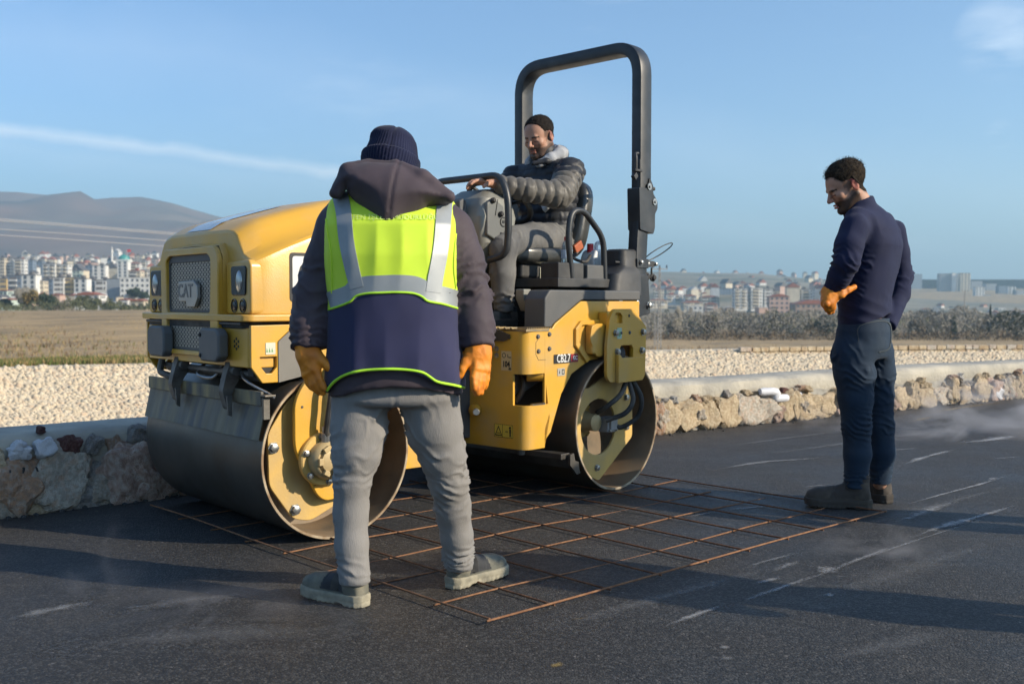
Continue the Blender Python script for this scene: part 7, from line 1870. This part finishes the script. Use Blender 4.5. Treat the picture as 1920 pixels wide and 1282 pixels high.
V_, F_ = grow(hood_f, (-.68, 3.28, 1.28), (-.16, 3.62, 1.56), .0062, hdisp, 2)
meshvf('hood', V_, F_, m_jack, vman, VR)
# knit hat
bc, bt_ = at(733, 300, 3.60), at(736, 262, 3.60)
tilt = Matrix.Rotation(R(9), 3, 'Y') @ Matrix.Rotation(R(-14), 3, 'X'); tn = np.array(tilt)
def beanie(P):
    d = ell(P, at(733, 303, 3.60), (.096, .112, .098), tn); d = smin(d, ell(P, at(738, 272, 3.61), (.080, .09, .062), tn), .02)
    d = smin(d, ell(P, at(722, 258, 3.60), (.050, .06, .032), tn), .015); q = (P-V3(at(733, 301, 3.6))) @ tn
    d = smax(d, -.048-q[:, 2], .008)
    cuffd = ell(P, at(733, 301, 3.60), (.1035, .118, .111), tn); cuffd = smax(cuffd, np.maximum(-.052-q[:, 2], q[:, 2]-.012), .006)
    return smin(d, cuffd, .002)
def bdisp(V, N):
    q = (V-V3(at(733, 301, 3.6))) @ tn; a = np.arctan2(q[:, 1], q[:, 0])
    return .0016*np.sin(a*62)*(q[:, 2] < .075)+.004*(fnoise(V, (18, 18, 12), 3)-.5)-.004*np.exp(-((q[:, 0]-.004)/.006)**2)*(q[:, 2] > .0)*(q[:, 1] < 0)
V_, F_ = grow(beanie, (-.58, 3.42, 1.42), (-.26, 3.78, 1.68), .0034, bdisp, 1)
meshvf('knit_hat', V_, F_, m_knit, vman, VR)
# trousers
pel = [row(700, 743, 112, 3.50, .125), row(745, 743, 118, 3.50, .14), row(758, 743, 112, 3.50, .13)]
LL = [A3(676, 760, 3.49), A3(673, 805, 3.48), A3(668, 850, 3.46), A3(660, 900, 3.455), A3(658, 960, 3.47), A3(659, 1020, 3.46), A3(665, 1084, 3.45)]; LLr = [.100, .094, .082, .064, .061, .055, .054]
RL = [A3(808, 760, 3.50), A3(815, 805, 3.50), A3(829, 852, 3.51), A3(841, 905, 3.53), A3(849, 950, 3.57), A3(856, 1005, 3.60), A3(860, 1058, 3.63)]; RLr = [.101, .094, .079, .066, .063, .056, .052]
def trous(P):
    d = stack(P, pel, 2.4); a = chain(P, LL, LLr, .02); b = chain(P, RL, RLr, .02)
    a = smax(a, V3(LL[-1])[2]-.018-P[:, 2], .008); b = smax(b, V3(RL[-1])[2]-.018-P[:, 2], .008)
    return smin(smin(d, a, .012), smin(d, b, .012), .0)
def tdisp(V, N):
    o = .005*(fnoise(V, (10, 10, 5), 3)-.5)*2
    for A_, q, mv in ((LL, 31, -1), (RL, 41, 1)):
        up3 = A_[2]-A_[4]
        o += folds(V, A_[3], up3, .055, .036, .009, q, (.3*mv, 0, 0))+folds(V, A_[6]+V3((0, 0, .045)), up3, .04, .028, .010, q+2, (.2, 0, 0))+folds(V, A_[1]+V3((0, 0, -.03)), (1*mv, 0, 1.3), .09, .05, .009, q+4)
        o += folds(V, A_[4]+V3((0, 0, -.02)), (0, 0, 1), .08, .07, .005, q+7, (.5*mv, 0, 0))
    s = V[:, 0]-at(743, 760, 3.4).x; o += -.004*np.exp(-(s/.004)**2)*(V[:, 2] > .68)
    return o
V_, F_ = grow(trous, (-.70, 3.26, .06), (-.08, 3.80, .82), .0066, tdisp, 2)
meshvf('trousers', V_, F_, m_trou, vman, VR)
# gloves
def gdisp(V, N): return .0035*(fnoise(V, 32, 4)-.5)+.0028*(ridge(V, 26, 7)-.3)
for A_, s, px, nm in ((LA, -1, (590, 738), 1), (RA, 1, (905, 738), 2)):
    w_ = A_[4]+(A_[4]-A_[3])*.10; tip = A3(px[0], px[1], 3.40)
    V_, F_ = hand_mesh(w_, gdisp, h=.0038, d=tip-w_, n=(.55*s, -.80, 0), s=s, curl=(.20, .24, .28, .34) if s < 0 else (.12, .16, .2, .3), k=.88, thick=1.62, thumb=.62, cuff=.050, spread=.35)
    o = meshvf('glove', V_, F_, m_glove, vman, VR)
    if s < 0: o['label'] = 'left orange leather glove, in shade'
# the body itself under the clothes
def core(P):
    d = stack(P, [(a, b, c_, r1*.66, r2*.62) for a, b, c_, r1, r2 in tor[:9]], 2.3)
    for A_, r_ in ((LA, LAr), (RA, RAr)): d = smin(d, chain(P, A_, [q*.62 for q in r_], .02), .03)
    for A_, r_ in ((LL, LLr), (RL, RLr)): d = smin(d, chain(P, A_, [q*.72 for q in r_], .02), .03)
    d = smin(d, cone(P, A3(735, 345, 3.6), A3(734, 300, 3.62), .055, .055), .02)
    return d
cv = grow(core, (-.82, 3.28, .04), (.0, 3.80, 1.60), .017, None, 1)
make_head(hmat(at(733, 314, 3.63), (0.1, 1, -.45)), VR, vman, skin1, None, {}, beard=.4, core=[cv])
# shoes
def shoe_mat(name, main, collar, dust, dustamt=.6):
    m = pmat(name, main, .8, col2=tuple(c*.75 for c in main), vs=22, dust=dust, dustamt=dustamt, dusts=14, bump=.0008, bs=260)
    t = m.node_tree; b = t.nodes['Principled BSDF']; src = b.inputs['Base Color'].links[0].from_socket
    a = t.nodes.new('ShaderNodeAttribute'); a.attribute_name = 'collar'; mx_ = t.nodes.new('ShaderNodeMix'); mx_.data_type = 'RGBA'
    t.links.new(a.outputs['Fac'], mx_.inputs['Factor']); t.links.new(src, mx_.inputs['A']); mx_.inputs['B'].default_value = (*collar, 1); t.links.new(mx_.outputs['Result'], b.inputs['Base Color']); return m
sm1 = shoe_mat('grey_suede_shoe', (.13, .13, .105), (.030, .032, .036), (.30, .26, .18))
sm2 = pmat('dusty_sole', (.33, .30, .22), .9, col2=(.20, .185, .14), vs=30, bump=.001, bs=120, dust=(.34, .30, .22), dustamt=.5, dusts=18)
shoe('safety_shoe', gnd(685, 1138), R(145), vman, VR, (sm1, sm2), L=.285, W_=.118, side=-1, high=.125, straps=True)
shoe('safety_shoe', gnd(843, 1104), R(48), vman, VR, (sm1, sm2), L=.285, W_=.118, side=1, high=.125, straps=True)
# ---------------------------------------------------------------- the operator in the driver's seat
WRn = WR
def RW(x, y, z): return V3(WRn @ Vector((x, y, z)))
OR = WRn @ Vector((0, 0, .9)); oman = empty('person', OR, 'bearded roller operator in a dark quilted jacket and grey jeans sitting at the wheel', 'person')
m_quilt = cloth('quilted_jacket', (.030, .032, .038), .5, col2=(.022, .024, .03), sheen=.0, bump=.0005, bs=300)
m_sleeve = cloth('quilted_sleeve', (.125, .115, .10), .45, col2=(.095, .088, .078), sheen=.1, bump=.0005, bs=300)
m_hoodie = cloth('grey_marl', (.36, .37, .39), .9, col2=(.28, .29, .31))
m_jean = cloth('grey_jeans', (.17, .165, .155), .85, col2=(.11, .11, .112), bump=.0008, bs=700, vs=8)
skin2 = skin_mat('skin_tanned', (.46, .25, .17), (.028, .02, .016), (.35, .09, .07))
def tors(P): # stack along the leaning torso in the seat frame
    Q = (P-RW(0, 0, 0)) @ np.array(basis(WRn.to_3x3() @ Vector((1, 0, 0)), (0, 0, 1)))
    return stack(Q, [(1.36, -.10, 0, .135, .185), (1.45, -.115, 0, .145, .185), (1.55, -.115, 0, .140, .185), (1.65, -.11, 0, .135, .200), (1.75, -.11, 0, .130, .205), (1.82, -.115, 0, .115, .175), (1.86, -.12, 0, .09, .12), (1.90, -.12, 0, .07, .08)], 2.3), Q
NA = [RW(-.06, .215, 1.79), RW(.10, .285, 1.655), RW(.135, .285, 1.64), RW(.33, .22, 1.655), RW(.485, .125, 1.685)]; NAr = [.082, .076, .073, .060, .047]
FA = [RW(-.06, -.215, 1.78), RW(.07, -.29, 1.60), RW(.10, -.28, 1.58), RW(.25, -.20, 1.60), RW(.40, -.12, 1.62)]; FAr = [.082, .074, .070, .058, .047]
def jbody(P):
    d, Q = tors(P); d = smin(d, cone(P, RW(-.085, .16, 1.80), RW(-.085, -.16, 1.80), .075, .075), .04)
    d = smin(d, cone(P, NA[0], (NA[0]*.65+NA[1]*.35), .088, .082), .02); d = smin(d, cone(P, FA[0], (FA[0]*.65+FA[1]*.35), .088, .082), .02)
    return smin(d, cone(P, RW(-.10, 0, 1.86), RW(-.075, 0, 1.925), .085, .078), .015)
def jbd(V, N):
    Q = (V-RW(0, 0, 0)); z = V[:, 2]
    ph = (z+.02*(fnoise(V, 6, 2)-.5)*2)/.052
    return (.010*(np.abs(np.sin(math.pi*ph))**.6-.6)+.004*(ridge(V, (24, 24, 14), 3)-.3))*(z < 1.86)+.004*(fnoise(V, 9, 6)-.5)
V_, F_ = grow(jbody, RW(0, 0, 0)*np.array([1, 1, 0])+np.array([-.42, -.42, 1.32]), RW(0, 0, 0)*np.array([1, 1, 0])+np.array([.52, .52, 1.97]), .0075, jbd, 1)
meshvf('quilted_jacket', V_, F_, m_quilt, oman, OR)
def armf(A_, r_):
    def f(P):
        d = chain(P, A_, r_, .02); ax = A_[-1]-A_[-2]; ax = ax/np.linalg.norm(ax); return smax(d, (P-A_[-1]) @ ax, .008)
    def dd(V, N):
        # quilt tubes run round the sleeve: arc length along the arm
        best = np.full(len(V), 9.); s = np.zeros(len(V)); acc = 0
        for i in range(len(A_)-1):
            ab = A_[i+1]-A_[i]; L_ = np.linalg.norm(ab); t = np.clip(((V-A_[i]) @ ab)/(L_*L_), -.3 if i == 0 else 0, 1); q = np.linalg.norm(V-A_[i]-t[:, None]*ab, axis=1)
            s = np.where(q < best, acc+t*L_, s); best = np.minimum(q, best); acc += L_
        ph = (s+.018*(fnoise(V, 7, 4)-.5)*2)/.054
        return .012*(np.abs(np.sin(math.pi*ph))**.6-.6)+.004*(ridge(V, 22, 5)-.3)+.004*(fnoise(V, 40, 6)-.5)
    lo, hi = np.min(A_, 0)-.14, np.max(A_, 0)+.14
    return grow(f, lo, hi, .0062, dd, 1)
for A_, r_ in ((NA, NAr), (FA, FAr)):
    V_, F_ = armf(A_, r_); meshvf('sleeve', V_, F_, m_sleeve, oman, OR)
# collar and the hood of the grey sweatshirt over it
V_, F_ = grow(lambda P: smin(chain(P, [RW(.02, .05, 1.845), RW(-.04, .085, 1.88), RW(-.11, .09, 1.91), RW(-.175, .05, 1.925), RW(-.19, 0, 1.925), RW(-.175, -.05, 1.925), RW(-.11, -.09, 1.91), RW(-.04, -.085, 1.87)], [.022, .028, .036, .042, .044, .042, .034, .026], .015), cone(P, RW(-.18, 0, 1.93), RW(-.215, 0, 1.84), .050, .050), .03),
        RW(-.05, 0, 1.85)-.3, RW(-.05, 0, 1.85)+.3, .006, lambda V, N: .006*(ridge(V, 18, 3)-.3), 1)
meshvf('sweatshirt_hood', V_, F_, m_hoodie, oman, OR)
V_, F_ = grow(lambda P: chain(P, [RW(.065, .04, 1.845), RW(-.0, .085, 1.86), RW(-.06, .10, 1.865)], [.014, .018, .02], .01), RW(0, .06, 1.85)-.12, RW(0, .06, 1.85)+.12, .005, None, 1)
meshvf('collar', V_, F_, m_quilt, oman, OR)
# jeans
NL = [RW(-.05, .11, 1.40), RW(.18, .15, 1.395), RW(.40, .18, 1.375), RW(.475, .185, 1.335), RW(.475, .18, 1.20), RW(.46, .175, 1.01)]; NLr = [.105, .094, .080, .076, .070, .056]
FL = [RW(-.05, -.11, 1.40), RW(.18, -.15, 1.395), RW(.36, -.19, 1.375), RW(.43, -.20, 1.335), RW(.44, -.20, 1.20), RW(.46, -.20, 1.01)]
def jeans(P):
    a = chain(P, NL, NLr, .02); b = chain(P, FL, NLr, .02); d = smin(smin(a, b, .01), ell(P, RW(-.10, 0, 1.42), (.16, .17, .10)), .03)
    return smax(d, .985-P[:, 2], .006)
def jed(V, N):
    o = .005*(fnoise(V, (12, 12, 8), 3)-.5)*2
    for A_, q in ((NL, 51), (FL, 61)):
        o += folds(V, A_[3], A_[3]-A_[1]+(A_[3]-A_[4]), .09, .034, .012, q)+folds(V, A_[0], A_[1]-A_[0], .09, .05, .012, q+1, (0, 0, .5))+folds(V, A_[5]+V3((0, 0, .03)), (0, 0, 1), .05, .03, .010, q+2)+folds(V, A_[1], A_[1]-A_[0], .10, .07, .006, q+4, (0, 0, .8))
    return o
V_, F_ = grow(jeans, np.min([NL, FL], (0, 1))-.14, np.max([NL, FL], (0, 1))+.18, .0075, jed, 1)
meshvf('jeans', V_, F_, m_jean, oman, OR)
# white stuffing showing through a tear at the waist of the jacket
bvo = bvh_of([o for o in oman.children if o.name.startswith('quilted_jacket')])
hpx = [(1013, 380), (1017, 378), (1021, 383), (1027, 381), (1033, 386), (1031, 390), (1023, 399), (1018, 394)]
bm = bmesh.new(); eye = Vector((0, 0, EYE)); cs = []
for k_, off in ((1, .003), (.6, .012)):
    ring = []
    for a, b in hpx:
        qx, qy = 1022+(a-1022)*k_, 388+(b-388)*k_; h = bvo.ray_cast(eye, (at(qx, qy, 3)-eye).normalized()); ring.append(bm.verts.new((h[0]+h[1]*off if h[0] is not None else at(qx, qy, 5.9))-OR))
    cs.append(ring)
for i in range(len(hpx)): j = (i+1) % len(hpx); bm.faces.new((cs[0][i], cs[0][j], cs[1][j], cs[1][i]))
bm.faces.new(cs[1]); fin('white_patch', bm, white, oman, sm=80)
# far and near hands on the wheel
hp1 = RW(.505, .115, 1.687); dn = RW(.66, .09, 1.70)-hp1
h1 = hand_mesh(hp1, None, h=.0034, d=dn, n=(0, 0, 1), s=-1, curl=(.28, .34, .45, .6), k=.98, thumb=.7)
hp2 = RW(.41, -.115, 1.622); h2 = hand_mesh(hp2, None, h=.0038, d=RW(.55, -.12, 1.63)-hp2, n=(0, 0, 1), s=1, curl=.7, k=.98, thumb=.6)
def ocore(P):
    d, Q = tors(P); d = d+.025
    for A_, r_ in ((NA, NAr), (FA, FAr)): d = smin(d, chain(P, A_+[A_[-1]+(A_[-1]-A_[-2])*.15], [q*.55 for q in r_]+[.026], .02), .03)
    for A_ in (NL, FL): d = smin(d, chain(P, A_, [q*.74 for q in NLr], .02), .03)
    return smin(d, cone(P, RW(-.10, 0, 1.86), RW(-.06, 0, 1.95), .055, .055), .02)
cv = grow(ocore, RW(.1, 0, 1.45)-np.array([.62, .62, .5]), RW(.1, 0, 1.45)+np.array([.62, .62, .58]), .016, None, 1)
hf = WRn.to_3x3() @ Vector((1, .10, -.36))
hairop = pmat('short_dark_hair', (.010, .008, .007), .9, col2=(.020, .016, .014), vs=80, spec=.15, bump=.001, bs=400)
make_head(hmat(RW(-.035, 0, 2.012), hf), OR, oman, skin2, hairop, {'top': .004, 'front': .098, 'temple': .07}, fat=.006, beard=.95, core=[cv, h1, h2])
sm3 = shoe_mat('taupe_shoe', (.10, .085, .075), (.03, .03, .03), (.24, .2, .15)); sm4 = pmat('dark_sole', (.05, .045, .04), .9, dust=DUST, dustamt=.5)
hd = math.atan2((WRn.to_3x3() @ Vector((1, 0, 0))).y, (WRn.to_3x3() @ Vector((1, 0, 0))).x)
shoe('boot', RW(.36, .175, .905), hd-.05, oman, OR, (sm3, sm4), L=.27, W_=.10, side=1, high=.115, laces=m_hoodie)
shoe('boot', RW(.34, -.20, .905), hd+.1, oman, OR, (sm3, sm4), L=.27, W_=.10, side=-1, high=.115)
# ---------------------------------------------------------------- the man standing at the right, looking down
SR = Vector((1.80, 5.12, 0)); sman = empty('person', SR, 'bearded man in navy pullover and dark jeans standing with a gloved hand on hip', 'person')
B3 = lambda px, py, Y: V3(at(px, py, Y))
m_pull = cloth('navy_pullover', (.0125, .017, .052), .85, col2=(.0095, .013, .040), sheen=.05, bump=.0006, bs=600)
m_dj = cloth('dark_jeans', (.014, .032, .060), .8, col2=(.009, .021, .042), bump=.0008, bs=700, dust=(.05, .065, .08), dustamt=.4, dusts=6)
skin3 = skin_mat('skin_olive', (.46, .255, .175), (.022, .016, .013), (.50, .05, .04))
fd = Vector((-.80, .60, 0)).normalized(); YS = math.atan2(fd.y, fd.x)          # the way the chest faces
def sr(py, px, hw, Y, dep): p = at(px, py, Y); return (p.z, p.x, Y, dep, hw)   # depth along facing, width across
# stack() turned so that local x = facing
tS = [sr(612, 1620, .172, 5.14, .120), sr(590, 1621, .172, 5.14, .118), sr(560, 1621, .182, 5.14, .120), sr(530, 1627, .186, 5.14, .120), sr(500, 1634, .192, 5.14, .121), sr(460, 1640, .196, 5.14, .120), sr(430, 1638, .198, 5.15, .112), sr(412, 1632, .175, 5.15, .10), sr(398, 1624, .125, 5.15, .085), sr(385, 1612, .088, 5.14, .078), sr(376, 1609, .078, 5.14, .072)]
NS = [B3(1604, 428, 4.98), B3(1592, 462, 4.93), B3(1586, 492, 4.91), B3(1574, 518, 4.95), B3(1560, 545, 4.99)]; NSr = [.072, .066, .061, .055, .046]
FS = [B3(1672, 437, 5.31), B3(1682, 475, 5.32), B3(1691, 515, 5.32), B3(1688, 552, 5.27), B3(1664, 612, 5.13)]; FSr = [.070, .062, .056, .049, .043]
ch = [(1540, 603), (1560, 612), (1590, 614), (1620, 607), (1650, 596), (1682, 586), (1700, 584)]
def pull(P):
    d = stack(P, tS, 2.25, YS); d = smin(d, chain(P, [B3(1606, 412, 5.02), B3(1655, 415, 5.28)], [.055, .055], .02), .05)
    hz_ = hemz(P, ch, 5.05); d = smax(d, hz_-P[:, 2], .006)
    for A_, r_ in ((NS, NSr), (FS, FSr)):
        a = chain(P, A_, r_, .02); ax = A_[-1]-A_[-2]; ax = ax/np.linalg.norm(ax); a = smax(a, (P-A_[-1]) @ ax, .006); d = smin(d, a, .018)
    c0 = at(1611, 388, 5.12); tilt_ = np.array(basis((-.36, .05, .92), (0, 1, 0)))
    q = (P-V3(c0)) @ tilt_
    col = np.hypot(q[:, 1], q[:, 2])-.082-.1*np.clip(q[:, 0], -.1, .1)*-.2; col = smax(col, np.abs(q[:, 0]+.004)-.034, .010)
    return smin(d, col, .006)
def pd_(V, N):
    o = .004*(fnoise(V, (8, 8, 5), 2)-.5)*2
    o += folds(V, NS[2], NS[3]-NS[1], .065, .030, .010, 71, (0, .4, 0))+folds(V, NS[4]+V3((0, 0, .04)), NS[4]-NS[3], .055, .022, .006, 73)+folds(V, FS[2], (0, 0, 1), .06, .035, .009, 75)
    g = np.clip((1.12-V[:, 2])*6, 0, 1)*np.clip((V[:, 2]-.86)*12, 0, 1)
    o += .009*g*(1-np.abs(np.sin(math.pi*((V[:, 2]+.38*(V[:, 0]-SR.x)+.03*fnoise(V, 6, 4))/.062)))-.5)*np.clip(1.6*vnoise(V, 7, 9)-.2, 0, 1)
    o += .007*(ridge(V, (7, 7, 3), 12)-.3)*np.clip((V[:, 2]-1.1)*4, 0, 1)
    return o
V_, F_ = grow(pull, (1.50, 4.78, .83), (2.10, 5.50, 1.60), .0068, pd_, 1)
meshvf('pullover', V_, F_, m_pull, sman, SR)
# jeans
pj = [sr(592, 1622, .165, 5.14, .110), sr(620, 1620, .178, 5.14, .125), sr(650, 1618, .176, 5.14, .128), sr(672, 1616, .165, 5.14, .115)]
NLs = [B3(1597, 665, 5.07), B3(1602, 700, 5.06), B3(1604, 745, 5.06), B3(1606, 800, 5.07), B3(1608, 850, 5.08), B3(1604, 912, 5.09)]; NLr_ = [.100, .098, .083, .070, .066, .054]
FLs = [B3(1640, 665, 5.22), B3(1647, 700, 5.23), B3(1650, 745, 5.23), B3(1652, 800, 5.22), B3(1654, 850, 5.22), B3(1650, 905, 5.22)]; FLr_ = [.098, .084, .068, .066, .064, .052]
def djean(P):
    d = stack(P, pj, 2.3, YS); a = chain(P, NLs, NLr_, .02); b = chain(P, FLs, FLr_, .02)
    return smax(smin(smin(d, a, .03), smin(d, b, .03), .0), .098-P[:, 2], .006)
def djd(V, N):
    o = .004*(fnoise(V, (10, 10, 6), 3)-.5)*2
    for A_, q in ((NLs, 81), (FLs, 91)):
        o += folds(V, A_[3], (0, 0, 1), .08, .026, .009, q, (.3, 0, 0))+folds(V, A_[5]+V3((0, 0, .04)), (0, 0, 1), .06, .022, .007, q+1)+folds(V, A_[1], (.6, 0, 1), .10, .05, .008, q+2)
    return o
V_, F_ = grow(djean, (1.52, 4.88, .10), (2.06, 5.42, .96), .0068, djd, 1)
jj = meshvf('jeans', V_, F_, m_dj, sman, SR)
bvj = bvh_of([jj])
m_st = pmat('jean_stitching', (.05, .065, .075), .8)
for pp in ([(1610, 640), (1612, 611), (1665, 604), (1668, 650), (1648, 660)], [(1668, 606), (1676, 640), (1684, 655)]):
    ribbon('jean_seam', bvj, pp, 1.6, 5.2, m_st, sman, SR, off=.003, n=40, rowsn=2, k=5)
# gloved hand on the hip
def gl(P):
    w_ = NS[4]+V3((-.01, -.005, -.01))
    d = boxd(P, B3(1554, 568, 4.98), (.038, .028, .038), np.array([list(Vector((.25, .35, -.9)).normalized()), list(Vector((.9, -.1, .2)).normalized()), list(Vector((.0, .95, .35)).normalized())]).T, .02)
    d = smin(d, cone(P, w_, B3(1552, 566, 4.96), .044, .036), .012)
    for i, (a, b, c_) in enumerate(((1560, 578, 4.99), (1555, 580, 4.97), (1551, 577, 4.95), (1548, 572, 4.945))):
        d = smin(d, cone(P, B3(1553-i, 570, 4.96-.012*i), B3(a, b+6-i, c_+.02), .014, .012), .006)
    t = chain(P, [B3(1560, 562, 4.96), B3(1577, 553, 4.95), B3(1589, 545, 4.965), B3(1602, 538, 4.985)], [.018, .0165, .0145, .012], .008)
    t2 = chain(P, [B3(1562, 557, 4.95), B3(1578, 547, 4.95), B3(1592, 541, 4.965)], [.014, .013, .012], .006)
    return smin(d, smin(t, t2, .004), .012)
V_, F_ = grow(gl, B3(1570, 562, 4.94)-.15, B3(1570, 562, 4.94)+.15, .0036, gdisp, 1)
meshvf('glove', V_, F_, m_glove, sman, SR)
bm = bmesh.new(); a, b = Vector(NS[4])-SR, Vector(B3(1553, 556, 4.98))-SR; d_ = (Vector(NS[4])-Vector(NS[3])).normalized()
bmesh.ops.create_cone(bm, cap_ends=True, segments=24, radius1=.050, radius2=.052, depth=.04, matrix=Matrix.Translation(a+d_*.018) @ d_.to_track_quat('Z', 'Y').to_matrix().to_4x4())
fin('glove_cuff', bm, pmat('cream_cuff', (.55, .50, .38), .9), sman, bev=.006)
def score(P):
    d = stack(P, [(a, b, c_, r1*.62, r2*.64) for a, b, c_, r1, r2 in tS], 2.25, YS)
    for A_, r_ in ((NS, NSr), (FS, FSr)): d = smin(d, chain(P, A_, [q*.62 for q in r_], .02), .03)
    for A_, r_ in ((NLs, NLr_), (FLs, FLr_)): d = smin(d, chain(P, A_, [q*.75 for q in r_], .02), .03)
    return d
cv = grow(score, (1.48, 4.80, .06), (2.10, 5.46, 1.58), .016, None, 1)
hairst = pmat('brown_black_hair', (.012, .009, .007), .9, col2=(.035, .026, .018), vs=70, spec=.15, bump=.0015, bs=300)
make_head(hmat(at(1587, 350, 5.10), (-1, -.06, -.50)), SR, sman, skin3, hairst, {'top': .011, 'front': .078, 'temple': .055, 'messy': True, 'strand': .013, 'neck': (-.024, 0, -.165)}, beard=1.0, core=[cv])
bm = bmesh.new()
for dx in (0, .012, .02): tube(bm, catmull([B3(1592, 312, 5.1)-V3(SR)+V3((dx*.8, 0, -.01)), B3(1594, 306, 5.1)-V3(SR)+V3((dx, 0, 0)), B3(1592, 301+dx*150, 5.1)-V3(SR)+V3((dx*1.6, 0, 0))], 4), lambda i: .0022*(1-.09*i), 5)
tag(fin('hair_tuft', bm, hairst, sman), kind='stuff')
sm5 = shoe_mat('brown_boot', (.060, .048, .038), (.045, .036, .03), (.15, .12, .09)); sm6 = pmat('boot_sole', (.05, .042, .035), .9, dust=(.14, .12, .09), dustamt=.5)
shoe('boot', gnd(1634, 954), R(166), sman, SR, (sm5, sm6), L=.325, W_=.112, side=-1, high=.15, laces=pmat('lace_cord', (.02, .018, .016), .8))
shoe('boot', gnd(1668, 944), R(118), sman, SR, (sm5, sm6), L=.31, W_=.112, side=1, high=.18)
# ---------------------------------------------------------------- two bystanders just outside the right edge; their shadows lie across the road
def copy_person(src, loc, rz, label):
    r = src.copy(); C.objects.link(r); r.location = loc; r.rotation_euler = (0, 0, rz); r['label'] = label
    for ch in list(src.children):
        c = ch.copy(); C.objects.link(c); c.parent = r
        for g in ch.children: d = g.copy(); C.objects.link(d); d.parent = c
    return r
copy_person(sman, (2.83, 2.90, 0), R(75), 'bystander in dark clothes just outside the right edge, nearest the camera')
copy_person(sman, (3.60, 4.25, 0), R(50), 'bystander in dark clothes outside the right edge, level with the standing man')
